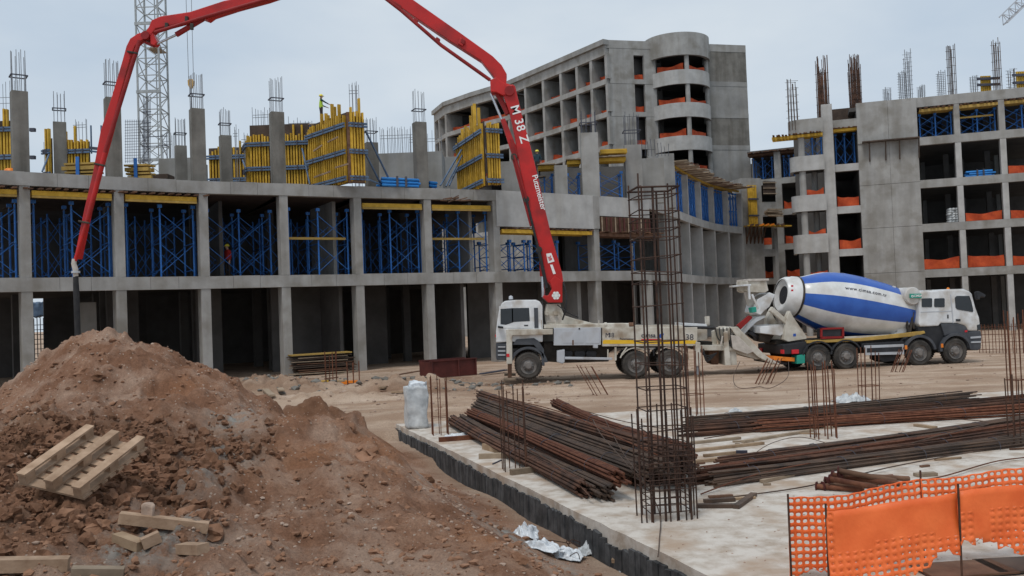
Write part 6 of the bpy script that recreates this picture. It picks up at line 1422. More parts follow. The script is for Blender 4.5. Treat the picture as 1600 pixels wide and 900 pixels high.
# the tall cage
cc = gp(1042, 808); cage = thing('rebar_cage', 'tall rusty column cage standing on the slab in the foreground', 'rebar cage', cc)
cu = V(math.cos(R(8)), math.sin(R(8))); cn = V(-cu.y, cu.x); cw, cd = .56, .46; ctop = at(1020, 292, cc.y).z
def cpt(a, b, z): p = cc + cu * (a * cw / 2) + cn * (b * cd / 2); return V(p.x, p.y, z)
for a, b, r in ((-1, -1, .012), (-.3, -1, .017), (.35, -1, .013), (1, -1, .012), (-1, 1, .012), (-.35, 1, .013), (.4, 1, .015), (1, 1, .013), (1, 0, .011)):
    rod('bar', cpt(a, b, 0), cpt(a + random.uniform(-.04, .04), b, ctop + random.uniform(-.1, .22)), r, MT['rebar_dark'], cage, 7)
RB_M = MT['rebar_dark']
def hoop(z, g=1.04, r=.008, tilt=0.0, m=RB_M):
    mb = MB(); q = [cpt(s * g, t * g, z + tilt * s + random.uniform(-.012, .012)) for s, t in ((-1, -1), (1, -1), (1, 1), (-1, 1))]
    for i in range(4): mb.tube([q[i], q[(i + 1) % 4]], r, 6)
    e = (q[0] - q[2]).normalized(); mb.tube([q[0], q[0] - V(e.x, e.y, 0) * .09 + V(0, 0, .02)], r, 5)
    mb.build('hoop', m, cage)
hz = [ctop - .03, ctop - .14, ctop - .36, ctop - .47, ctop - .60, ctop - .72, ctop - .98, ctop - 1.2, ctop - 1.34, ctop - 1.64, 2.42, 2.1, 1.78, 1.5, 1.22]
for z in hz: hoop(z, tilt=random.uniform(-.02, .02), r=.015 if z in hz[:1] else .008)
for z in np.arange(.42, 1.02, .075): hoop(z, 1.18, .007)
for z in (.12, .22, .31): hoop(z, 1.0, .007)
for a, b in ((-1.5, -1), (-1.25, -1), (-.95, -1.1), (-.6, -1.1), (-.1, -1.15), (.25, -1.1), (.7, -1.1), (.95, -1.05), (1.3, -.9), (1.35, .6), (.5, 1.1), (-.5, 1.1), (-1.3, .9), (1.4, 0)):
    rod('starter_bar', cpt(a, b, 0), cpt(a + random.uniform(-.08, .08), b, random.uniform(1.35, 1.62)), .0105, RB_M, cage, 6)
RB_M = MT['rebar']
def wire(name, label, pts, r=.006, m=None):
    mb = MB(); mb.tube(pts, r, 5); return tag(mb.build(name, m or MT['rebar_grey'], auto=60), label, 'wire')
def catm(ps, n=8):
    o = []; ps = [Vector(p) for p in ps]; q = [ps[0]] + ps + [ps[-1]]
    for i in range(1, len(q) - 2):
        for k in range(n):
            t = k / n; o.append(.5 * ((2 * q[i]) + (q[i + 1] - q[i - 1]) * t + (2 * q[i - 1] - 5 * q[i] + 4 * q[i + 1] - q[i + 2]) * t * t + (3 * q[i] - q[i - 1] - 3 * q[i + 1] + q[i + 2]) * t ** 3))
    return o + [ps[-1]]
wire('loose_wire', 'bent grey wire arching from the rebar pile to the tall cage', catm([gp(1015, 765, .1), gp(975, 720, .55), gp(940, 680, .7), gp(926, 655, .75), gp(935, 675, .55), gp(950, 695, .45)]), .008)
wire('loose_wire', 'long bent wire running down the slab beside the tall cage', catm([gp(945, 655, .7), gp(975, 710, .55), gp(1005, 750, .35), gp(1030, 800, .1), gp(1030, 845, .02), gp(1028, 870, .02)]), .008)
wire('loose_wire', 'thin wire leaning between the planks and the second starter group', catm([gp(1160, 725, .02), gp(1200, 695, .3), gp(1250, 683, .25), gp(1300, 695, .02)]), .007)
# column starter bars standing out of the slab and the yard
SG = 'rusty column starter bars'
def starter(px, pyb, pyt, wpx, n, label, lean=(0, 0), r=.0105, m=None, spread=0.0, hoops=1, z=0.0):
    c = gp(px, pyb - 2, z); k = c.y / F_PX; wd = wpx * k; h = (pyb - pyt) * k; m = m or RR_M
    t = thing('starter_bars', label, 'rebar', c, group=SG)
    th = R(10 + (px % 7)); u_ = V(math.cos(th), math.sin(th)); n_ = V(-u_.y, u_.x); per = []
    for i in range(n):
        f = i / n * 4; s_ = int(f); g = (f - s_) * 2 - 1
        per.append(((g, -1), (1, g), (-g, 1), (-1, -g))[s_])
    for a, b in per:
        p = c + u_ * (a * wd * .45) + n_ * (b * wd * .38); hh = h * random.uniform(.88, 1.04)
        q = p + V(lean[0] * hh + a * spread * hh + random.uniform(-.02, .02), lean[1] * hh + random.uniform(-.02, .02), hh)
        rod('bar', V(p.x, p.y, z - .05), q, r, m, t, 6)
    for k2 in range(hoops):
        f = .3 + .4 * k2; mb = MB(); q = [c + u_ * (s * wd * .47) + n_ * (tt * wd * .4) + V(lean[0] * h * f, lean[1] * h * f, h * f) for s, tt in ((-1, -1), (1, -1), (1, 1), (-1, 1))]
        for i in range(4): mb.tube([q[i], q[(i + 1) % 4]], r * .7, 5)
        mb.build('hoop', m, t)
    return t
starter(688, 681, 590, 26, 8, 'starter bars beside the white wrapped block'); starter(805, 736, 601, 40, 9, 'starter bars in front of the big rebar pile', m=RB_M)
starter(1288, 686, 568, 38, 9, 'tallest starter bars on the slab in front of the drum truck', r=.014); starter(1358, 630, 545, 26, 8, 'starter bars right of the white plastic heap', (.02, 0), .014)
starter(1083, 652, 540, 30, 8, 'starter bars just behind the tall rebar cage', r=.014); starter(1190, 602, 562, 24, 7, 'bent starter bars leaning right by the pump hopper', (.55, 0), .016, hoops=0)
starter(1400, 586, 546, 20, 6, 'bent starter bars leaning right below the side guard of the mixer', (.45, 0), .016, hoops=0); starter(942, 620, 572, 24, 5, 'bent starter bars leaning left in front of the pump truck', (-.55, 0), .014, hoops=0)
starter(518, 604, 552, 18, 6, 'starter bars in front of the timber stack', r=.022, hoops=0); starter(553, 616, 568, 20, 8, 'starter bars right of the timber stack', r=.02); starter(1592, 640, 492, 26, 9, 'starter bars cut by the right edge of the photo', r=.016)
starter(1586, 700, 585, 14, 4, 'two starter bars low at the right edge, in front of the long bars', r=.013, m=RB_M, hoops=0)
for k_, (x, y) in enumerate(((1146, 600), (1230, 600))): wire('loose_wire', ['thin wire arching on the ground left of the leaning bars', 'thin wire arching on the ground right of the leaning bars'][k_], catm([gp(1188, 604, .02), gp(1180 + (x - 1188) * .6, 606, .1), gp(x, 590, .25), gp(x + (10 if k_ == 0 else 2), 565, .7)]), .012)
# ---------------- rebar pile
def bundle(far, near, m, label, rad=.115, nb=19, rb=.023, sag=.0, group='rebar bundles of the big pile', loose=.015):
    a, b = gp(*far), gp(*near); d = (b - a).normalized(); y_ = V(0, 0, 1).cross(d).normalized(); z_ = d.cross(y_)
    mb = MB(); pos = [(0, 0)] + [(.5 * rad * math.cos(k * math.pi / 3), .5 * rad * math.sin(k * math.pi / 3)) for k in range(6)] + [(rad * (1 if k % 2 == 0 else .9) * math.cos(k * math.pi / 6), rad * (1 if k % 2 == 0 else .9) * math.sin(k * math.pi / 6)) for k in range(12)]
    ph = random.uniform(0, 6)
    for i in range(nb):
        x, y = pos[i % len(pos)]; x *= random.uniform(.9, 1.15); y *= random.uniform(.9, 1.1); e0, e1 = random.uniform(-.12, .12), random.uniform(-.2, .2)
        path = []
        lx, ly = random.uniform(-loose, loose), random.uniform(-loose, loose)
        for k in range(9):
            if k == 0: w1, w2, w3 = random.uniform(-.012, .012), random.uniform(-.01, .01), random.uniform(0, 6)
            f = k / 8; p = V(0, 0, 0) + y_ * (w1 * math.sin(f * 7 + w3)) + z_ * (w2 * math.sin(f * 9 + w3)) + a.lerp(b, f) + d * (e0 * (1 - f) + e1 * f) + y_ * (x + .04 * math.sin(5 * f + ph) + lx * (f - .5) * 2) + z_ * (y * (1 - .25 * math.sin(math.pi * f))) + V(0, 0, -sag * math.sin(math.pi * f))
            path.append(V(p.x, p.y, max(p.z, rb)))
        mb.tube(path, rb, 6)
    o = mb.build('rebar_bundle', m); tag(o, label, 'rebar', group)
    mb = MB()
    for f in (.12, .38, .63, .88):
        c = a.lerp(b, f) + V(0, 0, -sag * math.sin(math.pi * f)); R_ = rad + rb
        ring = [c + y_ * (R_ * math.cos(t) * 1.05 + .04 * math.sin(5 * f + ph)) + z_ * (R_ * math.sin(t) * (1 - .25 * math.sin(math.pi * f)) * 1.05) for t in np.linspace(0, 2 * math.pi, 13)]
        mb.tube(ring, .006, 4, False)
    stuff(mb.build('binding_wire', MT['tie'], o)); return o
bundle((706, 656, .14), (909, 764, .14), RB_M, 'outermost low rebar bundle, nearest the slab edge')
bundle((720, 655, .14), (943, 769, .14), RG_M, 'grey low rebar bundle with the nearest cut end', .12)
bundle((735, 652, .15), (955, 757, .15), RB_M, 'low rusty rebar bundle third from the slab edge'); bundle((737, 645, .32), (972, 747, .33), RR_M, 'red rusty rebar bundle lying on the low ones, ends just short of the cage')
bundle((752, 650, .14), (990, 746, .15), RB_M, 'low rebar bundle hidden under the red rusty one'); bundle((741, 635, .45), (1002, 738, .3), RG_M, 'grey rebar bundle in the middle of the pile', .12)
bundle((756, 640, .3), (1030, 742, .16), RB_M, 'dark rebar bundle sunk between the grey ones'); bundle((747, 628, .55), (1050, 732, .38), RG_M, 'grey rebar bundle second from the top of the pile', .12)
bundle((775, 642, .14), (1062, 746, .14), RB_M, 'low rebar bundle on the yard side of the pile'); bundle((751, 617, .66), (1070, 716, .55), RB_M, 'topmost rebar bundle with the highest far end', .125)
bundle((800, 640, .3), (1074, 730, .3), RG_M, 'grey rebar bundle ending behind the tall cage'); bundle((870, 629, .5), (1077, 704, .55), RR_M, 'red rusty bundle slanting down to the cage on the yard side', .11, sag=.1)
bundle((815, 640, .14), (1080, 722, .2), RB_M, 'rusty bundle lowest on the yard side behind the cage')
coil = MB()
for k in range(7):
    c = gp(1060, 715, .32); coil.tube([c + V(.2 * math.cos(t) + .04 * k - .15, .14 * math.sin(t) * .6 + .05 * k - .2, .2 * math.sin(t + .3)) for t in np.linspace(0, 2 * math.pi, 25)], .018, 5, False)
tag(coil.build('wire_coil', RB_M, auto=60), 'rusty bar coil at the end of the rebar pile behind the tall cage', 'wire coil')
bw = 'timber bearers under the rebar pile'
def plank(p, q, w_, h_, m, label=None, cat='timber', group=None, name='plank'):
    o = piece(name, p, q, w_, h_, m)
    if label: tag(o, label, cat, group)
    return o
plank(gp(748, 713, .05), gp(800, 711, .05), .1, .1, MT['wood_grey'], 'short bearer under the rebar pile, farther one at its left', group=bw); plank(gp(757, 697, .06), gp(790, 706, .06), .12, .12, MT['wood'], 'yellowish block end on under the rebar pile', group=bw)
plank(gp(798, 738, .05), gp(862, 730, .05), .1, .1, MT['wood_grey'], 'bearer sticking out under the rebar pile by its starter bars', group=bw); plank(gp(686, 687, .05), gp(752, 682, .05), .12, .1, MT['rebar_red'], 'dark red steel length on the slab by the wrapped block', 'steel bar')
plank(gp(770, 725, .01), gp(783, 719, .01), .03, .02, MT['ink'], 'small dark sliver on the slab by the bearers', 'offcut')
# long loose bars to the right
lg = 'long loose bars to the right of the cage'
for k, (f, n_, m, lab) in enumerate((((1078, 748, .08), (1660, 672, .08), RB_M, 'near band of long bars, its front edge'), ((1090, 742, .1), (1660, 662, .1), RR_M, 'near band of long bars, reddish second bundle'), ((1120, 728, .1), (1670, 652, .1), RB_M, 'near band of long bars, third bundle'), ((1200, 716, .1), (1680, 648, .12), RG_M, 'near band of long bars, grey far edge'), ((1110, 752, .06), (1600, 690, .06), RG_M, 'near band of long bars, grey front fringe'),
    ((1070, 676, .1), (1660, 628, .1), RB_M, 'far band of long bars, its front edge'), ((1090, 668, .1), (1660, 620, .12), RB_M, 'far band of long bars, second bundle'), ((1075, 660, .08), (1520, 619, .08), RG_M, 'far band of long bars, thin rear edge'), ((1180, 668, .1), (1680, 634, .14), RR_M, 'far band of long bars, reddish one'))):
    bundle(f, n_, m, lab, .15, 17, .018, 0, lg, .14)
# planks and scrap between the bands
pg = 'planks lying between the long bars'
for (a, b, w_, m, lab) in (((1080, 692), (1156, 684), .12, 'wood_grey', 'grey plank right beside the cage, farthest of four'), ((1082, 704), (1192, 692), .14, 'wood', 'pale plank beside the cage, second of four'), ((1078, 722), (1256, 702), .16, 'wood', 'longest pale plank beside the cage'), ((1160, 690), (1270, 672), .12, 'wood_grey', 'grey plank below the far bars'), ((1268, 704), (1310, 694), .22, 'wood', 'broad pale board end behind the near bars'), ((1145, 716), (1172, 724), .1, 'wood_grey', 'short offcut crossing the long pale plank'),
        ((1160, 706), (1100, 712), .1, 'wood', 'narrow batten between the pale planks'), ((1300, 668), (1250, 664), .1, 'wood_grey', 'batten left of the tallest starter bars'), ((1430, 664), (1462, 668), .14, 'wood', 'pale block in the far bars'), ((1514, 630), (1560, 644), .12, 'wood_grey', 'grey batten across the far bars at right'), ((1545, 660), (1600, 656), .16, 'wood_dark', 'brown board at the right between the bars'), ((1088, 790), (1150, 790), .12, 'rebar_grey', 'dull grey board on the slab right of the cage'), ((1100, 783), (1148, 780), .1, 'rebar_grey', 'thin grey board on the slab right of the cage'), ((1150, 792), (1178, 772), .12, 'rebar_grey', 'grey board lying across the others right of the cage'),
        ((1190, 752), (1245, 740), .1, 'wood_grey', 'batten at the foot of the near bars'), ((1430, 742), (1462, 740), .16, 'wood_grey', 'short squared timber behind the orange barrier')):
    plank(gp(*a, .03), gp(*b, .03), w_ * .8, .05, MT[m], lab, group=pg)
zones = (('between the cage and the tallest starter bars', 1085, 1330, 668, 735), ('behind the orange barrier by the near bars', 1400, 1590, 690, 735), ('on the slab right of the tall cage', 1095, 1225, 745, 800))
for zi, (zn, x0_, x1_, y0_, y1_) in enumerate(zones):
    for hue, mm in (('pale', 'wood'), ('grey', 'wood_grey'), ('brown', 'wood_dark')):
        for ln, l0, l1 in (('stubby', .1, .2), ('long', .35, .6)):
            a = gp(random.uniform(x0_, x1_), random.uniform(y0_, y1_), .02); th = random.uniform(-.5, .5)
            tag(piece('offcut', a, a + V(math.cos(th), math.sin(th), 0) * random.uniform(l0, l1), random.uniform(.03, .08), .03, MT[mm]), '%s %s timber offcut lying %s' % (ln, hue, zn), 'offcut', 'timber offcuts scattered on the slab')
sp = thing('steel_prop_pile', 'small pile of rusty brown steel props behind the orange barrier', 'props', gp(1340, 750))
for k, (a, b, z0, z1) in enumerate((((1285, 760), (1400, 752), .06, .06), ((1290, 752), (1395, 745), .06, .06), ((1300, 742), (1410, 757), .17, .12), ((1308, 735), (1400, 752), .28, .14), ((1296, 748), (1370, 762), .18, .12), ((1275, 760), (1350, 765), .05, .05), ((1312, 742), (1420, 748), .2, .06))):
    rod('prop', gp(*a, z0), gp(*b, z1), .042, MT['rebar_red'] if k % 3 else MT['wood_dark'], sp, 8); q = gp(*a, z0); d = (gp(*b, z1) - q).normalized(); rod('prop_plate', q, q + d * .02, .08, MT['redbox'], sp, 6)
tag(piece('plank', gp(1150, 706, .1), gp(1168, 706, .1), .1, .05, MT['ink']), 'black scrap on the long pale plank', 'scrap')
# ---------------- wrapped block, red box, timber stack
def crumple(name, c, sx, sy, sz, m, seed, amp=.04, taper=.0, n=14):
    bm = bmesh.new(); bmesh.ops.create_cube(bm, size=1.0); bmesh.ops.subdivide_edges(bm, edges=bm.edges[:], cuts=n, use_grid_fill=True)
    from mathutils import noise
    for v in bm.verts:
        p = v.co.copy(); f = 1 - taper * (p.z + .5)
        w_ = V(p.x * sx * f, p.y * sy * f, p.z * sz); q = V(w_.x * 5 + seed, w_.y * 5, w_.z * 2.2)
        n_ = noise.noise_vector(q) * amp + noise.noise_vector(q * 3) * amp * .4
        rn = .12 * (abs(p.x) ** 4 + abs(p.y) ** 4) * 4
        v.co = V(w_.x * (1 - rn * .3), w_.y * (1 - rn * .3), w_.z) + n_
    me = bpy.data.meshes.new(name); bm.to_mesh(me); bm.free(); me.materials.append(m); me.shade_smooth()
    o = bpy.data.objects.new(name, me); COL.objects.link(o); o.location = c; WM[o.name] = Matrix.Translation(c); return o
c = gp(650, 670); bl = crumple('wrapped_block', c + V(0, .2, .54), .54, .48, 1.06, MT['wrap'], 3.1, .045, -.03); bl.rotation_euler = (0, 0, .25); tag(bl, 'upright block in grey white plastic wrap at the slab corner', 'wrapped block')
t1 = crumple('wrap_top', c + V(.05, .2, 1.1), .4, .4, .14, MT['plasticsheet'], 8.2, .07); t1.parent = bl; t1.matrix_parent_inverse = Matrix.Translation(c + V(0, .2, .54)).inverted()
def skip_box():
    c = gp(708, 591); t = thing('steel_trough', 'dark red open steel box on the yard in front of the columns', 'steel box', c)
    a, b = gp(675, 592), gp(744, 586); u = (V(b.x, b.y) - V(a.x, a.y)).normalized(); n = V(-u.y, u.x); L = (V(b.x, b.y) - V(a.x, a.y)).length; A = V(a.x, a.y); h = .76
    obox(A, u, 0, L * .6 - .01, 0, .04, 0.02, h).build('panel', MT['redbox'], t); obox(A, u, L * .6 + .01, L, 0, .04, .02, h).build('panel', MT['redbox'], t)
    obox(A, u, 0, L, 1.0, 1.04, .02, h).build('panel', MT['redbox'], t); obox(A, u, -.04, 0, 0, 1.04, .02, h).build('panel', MT['redbox'], t); obox(A, u, L, L + .04, 0, 1.04, .02, h).build('panel', MT['redbox'], t)
    obox(A, u, -.06, L + .06, -.05, .06, h, h + .06).build('rim', MT['redbox'], t); obox(A, u, -.06, L + .06, .98, 1.08, h, h + .06).build('rim', MT['redbox'], t)
    for f in (0, .6, 1): p = A + u * (L * f) - n * .03; piece('rib', V(p.x, p.y, .02), V(p.x, p.y, h), .06, .06, MT['redbox'], t)
skip_box()
c = at(500, 585, 46.4); st = thing('timber_stack', 'stack of used boards under a yellow sheet at the ground floor bay', 'timber stack', V(c.x, 46.4, 0))
a = at(460, 580, 46.4); b = at(545, 580, 47.8)
for j in range(9):
    for k in range(4):
        e0, e1 = random.uniform(-.5, .3), random.uniform(-.4, .35); d = (b - a).normalized(); o = V(0, k * .28 + random.uniform(-.05, .05), 0)
        piece('board', V(a.x, a.y, .1 + j * .105) + d * e0 + o, V(b.x, b.y, .1 + j * .105 + random.uniform(-.04, .04)) + d * e1 + o, .24, .045, random.choice([MT['wood_dark'], MT['ply'], MT['wood_grey']]), st)
piece('top_sheet', V(a.x - .3, a.y + .3, 1.08), V(b.x, b.y + .3, 1.1), 1.1, .06, MT['yellow_dull'], st)
for x, m in ((500, 'yellow'), (530, 'yellow'), (545, 'orange_lamp')): a = gp(x - 12, 598, .08); plank(a, a + V(.7, .15, .0), .25, .14, MT[m], {500: 'yellow beam offcut on the ground in front of the timber stack, left one', 530: 'yellow beam offcut on the ground in front of the timber stack, right one', 545: 'orange offcut at the right foot of the timber stack'}[x], group='offcuts before the timber stack')
# steel fence of mesh on the far right
mf = thing('mesh_fence', 'rusty reinforcement mesh standing as a fence in front of the mixer truck', 'mesh fence', gp(1560, 552)); a, b = gp(1531, 553), gp(1610, 552)
for k in range(16): p = a.lerp(b, k / 15); rod('bar', p, p + V(random.uniform(-.03, .03), 0, 1.42), .016, RR_M, mf, 5)
for f in (.15, .4, .65, .9): rod('cross_bar', a + V(0, 0, 1.42 * f), b + V(0, 0, 1.42 * f), .014, RR_M, mf, 5)
gm = thing('mesh_screen', 'dark reinforcement mesh leaning in the far opening of the left ground floor', 'mesh', at(60, 560, 58))
for k in range(5): a = at(50 + k * 5, 585, 58); rod('bar', V(a.x, 58, 0), V(a.x, 58, at(60, 497, 58).z), .03, MT['tie'], gm, 5)
for k in range(11): z = .15 + k * .31; rod('cross_bar', V(at(46, 560, 58).x, 57.95, z), V(at(76, 560, 58).x, 57.95, z), .022, MT['tie'], gm, 5)
q = crumple('tarpaulin', at(58, 484, 62), 1.2, .3, 1.0, MT['blue_waler'], 3.3, .12, .0, 8); tag(q, 'pale blue tarpaulin seen through the far opening of the left ground floor', 'tarpaulin')
# ---------------- pallet and lumber on the soil
def on_terr(px, py, Y0=6.0, Y1=30.0):
    d = ray(px, py); k = np.linspace(Y0, Y1, 900) / d.y; X_ = k * d.x; Yy = k * d.y; Z_ = EYE + k * d.z; g = terr(X_, Yy); i = int(np.argmax(Z_ <= g)); return V(X_[i], Yy[i], g[i])
pB = on_terr(131, 800)
e1 = V(-.812, .17, .171).normalized(); e2 = V(.33, .87, .33); e2 = (e2 - e1 * e2.dot(e1)).normalized(); up = e1.cross(e2); up = -up if up.z < 0 else up; W1, W2 = .74, 1.0
lift = .12
pal = thing('pallet', 'pale wooden pallet lying tilted upside down on the big earth heap', 'pallet', pB)
def pp(a, b, c): return pB + e1 * a + e2 * b + up * (c + lift)
for k in range(8): b = .02 + (W2 - .1) * k / 7; wd = .12 if k in (0, 7) else .085; piece('deck_board', pp(-.02, b + .04, .011), pp(W1 + .02, b + .04, .011), wd, .022, MT['wood_pallet'], pal, up=up)
for a in (.05, W1 / 2, W1 - .05):
    piece('stringer_board', pp(a, 0, .034), pp(a, W2, .034), .1, .022, MT['wood_pallet'], pal, up=up); piece('stringer_board', pp(a, -.02, .136), pp(a, W2 + .02, .136), .1, .024, MT['wood_pallet'], pal, up=up)
    for b in (.06, W2 / 2, W2 - .06): piece('block', pp(a, b - .065, .085), pp(a, b + .065, .085), .095, .076, MT['wood_pallet'], pal, up=up)
def lump(px0, py0, px1, py1, w_, h_, m, label, dz=.05, dz1=None, g='timber offcuts on the soil'):
    a, b = on_terr(px0, py0), on_terr(px1, py1); return plank(a + V(0, 0, dz), b + V(0, 0, dz if dz1 is None else dz1), w_, h_, MT[m], label, group=g)
lump(187, 828, 326, 842, .13, .10, 'wood_pallet', 'thick pale beam lying across the smaller offcuts on the soil', .11, .10)
lump(183, 846, 222, 862, .11, .09, 'wood', 'offcut lying left under the thick pale beam', .03); lump(222, 862, 250, 846, .1, .1, 'wood_pallet', 'squared offcut with its sawn end to the camera under the beam', .05)
lump(284, 862, 318, 866, .12, .09, 'wood_pallet', 'short block below the right end of the thick pale beam', .03); lump(-20, 893, 108, 893, .14, .11, 'wood_pallet', 'pale beam at the bottom left corner of the photo', .05); lump(112, 897, 194, 897, .12, .07, 'wood_grey', 'flat board at the bottom edge right of the corner beam', .02)
lump(722, 712, 800, 700, .05, .04, 'wood_grey', 'thin batten in the trench by the slab edge, upper one', .06); lump(735, 722, 790, 700, .05, .04, 'wood_grey', 'thin batten crossing the upper one in the trench', .1); lump(960, 890, 992, 860, .07, .05, 'wood', 'stick standing up against the slab edge near the bottom', .1, .35)
c = on_terr(231, 828); o = crumple('rock', c + V(0, 0, .12), .14, .13, .2, MT['stone'], 2.2, .05, .2, 8); tag(o, 'pale rounded stone standing behind the thick pale beam', 'stone')
# plastic litter in the trench and on the slab
def sheet(px, py, w_, d_, h_, label, m='plasticsheet', seed=1.0, ground=True, rot=0.0, cat='plastic sheet'):
    from mathutils import noise
    c = on_terr(px, py) if ground else gp(px, py); n_ = 22; vs = []; fs = []
    for j in range(n_ + 1):
        for i in range(n_ + 1):
            u_ = i / n_ - .5; v_ = j / n_ - .5; q = V(u_ * 6 + seed, v_ * 6, seed); e = noise.noise(q) * .5 + noise.noise(q * 2.7) * .3; rr = max(0, 1 - (abs(u_) ** 2 + abs(v_) ** 2) * 3.2)
            x = u_ * w_ * (1 + .25 * e) * math.cos(rot) - v_ * d_ * math.sin(rot); y = u_ * w_ * math.sin(rot) + v_ * d_ * (1 + .3 * e) * math.cos(rot)
            vs.append(V(c.x + x, c.y + y, c.z + .02 + h_ * rr * (.55 + e)))
    m0 = len(vs); vs += [v - V(0, 0, .006) for v in vs]
    for j in range(n_):
        for i in range(n_): a = j * (n_ + 1) + i; fs += [(a, a + 1, a + n_ + 2, a + n_ + 1), (a + m0, a + n_ + 1 + m0, a + n_ + 2 + m0, a + 1 + m0)]
    mb = MB(); mb.add(vs, fs); return tag(mb.build('plastic_sheet', MT[m], auto=25), label, cat, 'plastic litter')
sheet(822, 838, .34, .45, .26, 'crumpled clear plastic at the top of the litter in the trench', seed=1.3); sheet(846, 858, .6, .26, .16, 'torn pale plastic strip lying down the soil in the trench', seed=4.1, rot=-.7); sheet(884, 872, .5, .32, .18, 'white plastic rag in the trench near the bottom edge', seed=7.7, rot=-.4); sheet(925, 866, .42, .3, .2, 'crumpled white plastic against the black slab edge', 'wrap', seed=2.9); sheet(985, 892, .3, .2, .14, 'small white scrap at the bottom by the stick', 'wrap', seed=6.2)
sheet(1331, 628, .95, .7, .35, 'heap of white plastic between two groups of starter bars', 'wrap', 3.3, False); sheet(715, 682, .6, .3, .08, 'white sheet lying on the slab behind the dark red steel length', 'plasticsheet', 5.5, False); sheet(1092, 658, .5, .3, .12, 'white sheet behind the tall cage', 'wrap', 9.1, False); sheet(1149, 644, .35, .2, .12, 'small white scrap on the yard right of the cage', 'wrap', 9.9, False); sheet(880, 720, .16, .16, .1, 'white scrap caught on the low rebar bundles', 'wrap', 8.4, False)
bpy.data.objects['plastic_sheet.009'].location.z += .3
lt = MB()
for k in range(9): a = on_terr(870 + k * 14 + random.uniform(-5, 5), 868 + random.uniform(-14, 12)); lt.tube(catm([a, a + V(random.uniform(-.1, .1), random.uniform(-.1, .1), random.uniform(.06, .16)), a + V(random.uniform(-.25, .25), random.uniform(-.1, .1), .03)], 5), .006, 5)
tag(lt.build('wire_tangle', RB_M, auto=60), 'tangle of rusty wire among the plastic in the trench', 'wire')
# rubble and boards on the yard at the left
for k, (x0, y0, x1, y1, m, lab) in enumerate(((596, 606, 640, 592, 'wood', 'pale board on the spoil in front of the columns'), (612, 600, 668, 594, 'wood_grey', 'grey board behind the pale one on the spoil'), (420, 588, 440, 610, 'wood_grey', 'grey stick leaning on the rubble left of the columns'), (405, 600, 425, 618, 'wood_grey', 'second grey stick on the rubble left of the columns'), (446, 582, 470, 574, 'wood_grey', 'board at the foot of the column beside the timber stack'), (560, 606, 600, 612, 'wood_dark', 'dark board right of the yard starter bars'), (640, 606, 662, 600, 'wood_dark', 'dark board left of the red steel box'), (752, 584, 790, 578, 'tie', 'dark steel scrap left of the pump truck cab'), (350, 603, 392, 598, 'wood_grey', 'grey board flat on the rubble behind the big heap'))):
    a, b = gp(x0, y0, .25 if k < 4 else .1), gp(x1, y1, .35 if k < 4 else .12); plank(a, b, .22, .06, MT[m], lab, group='boards on the yard rubble')
zones = (('in front of the timber stack', 440, 540, 588, 612), ('between the timber stack and the red box', 560, 670, 580, 615), ('left of the timber stack', 340, 430, 588, 612))
for zi, (zn, x0_, x1_, y0_, y1_) in enumerate(zones):
    for hue, mm in (('pale', 'wood'), ('grey', 'wood_grey'), ('brown', 'wood_dark')):
        for ln, l0, l1 in (('short', .4, .7), ('long', 1.1, 1.9)):
            a = gp(random.uniform(x0_, x1_), random.uniform(y0_, y1_), .12); th = random.uniform(-.7, .7)
            tag(piece('scrap_board', a, a + V(math.cos(th), math.sin(th), random.uniform(0, .12)) * random.uniform(l0, l1), random.uniform(.12, .25), .05, MT[mm]), '%s %s scrap board lying on the yard %s' % (ln, hue, zn), 'scrap board', 'scrap boards on the yard')
def loose_bar(label, pts, r=.011, m=None):
    return tag((lambda mb: (mb.tube(catm(pts, 7), r, 6), mb.build('loose_bar', m or RB_M, auto=60))[1])(MB()), label, 'steel bar', 'loose bent bars')
for k, (lab, pts) in enumerate((('bent rusty bar lifting off the far band beside the planks', [(1100, 685, .05), (1220, 668, .2), (1330, 660, .12), (1440, 655, .05)]), ('thin bar curving from the near band towards the cage', [(1095, 772, .02), (1180, 742, .12), (1290, 720, .16), (1400, 712, .1)]), ('bar sticking out in front of the near band', [(1130, 778, .02), (1260, 760, .03), (1400, 728, .06), (1520, 706, .1)]), ('bent bar lying across both ends of the far band', [(1240, 655, .12), (1330, 648, .22), (1430, 650, .12), (1560, 660, .03)]),
        ('rusty bar bowed over the top of the big pile', [(790, 622, .7), (880, 645, .82), (980, 690, .7), (1070, 730, .35)]), ('thin bar fallen off the big pile towards the yard', [(880, 632, .3), (960, 655, .12), (1040, 670, .04), (1100, 672, .03)]), ('loose bar on the low bundles next to the slab edge', [(730, 662, .3), (800, 690, .32), (870, 728, .3), (925, 778, .1)]), ('curved bar end lying behind the orange barrier', [(1380, 760, .03), (1470, 745, .05), (1560, 720, .04), (1640, 712, .03)]), ('bar arching between the two bands at right', [(1400, 700, .1), (1470, 680, .3), (1540, 664, .2), (1600, 652, .1)]))):
    loose_bar(lab, [gp(*q) for q in pts], .011, [RB_M, RR_M, RG_M][k % 3])
n = 420; rs = np.random.RandomState(9); X = np.r_[rs.normal(-8.8, 2.0, 220), rs.normal(-2.0, 1.8, 120), rs.normal(-10, 2, 80)]; Y = np.r_[rs.normal(36.5, 1.2, 220), rs.normal(35, 1.0, 120), rs.normal(40, 1.5, 80)]
pebbles('concrete_rubble', X, Y, .03 + .16 * rs.rand(n) ** 2.5, MT['concrete_dark'], 12)
n = 500; X = rs.uniform(1.0, 7, n); Y = rs.uniform(8.6, 14, n); k_ = edge_x(Y) - X < -.15; X, Y = X[k_], Y[k_]
_t = terr; terr = lambda X, Y, d=True: np.zeros_like(X) + .0
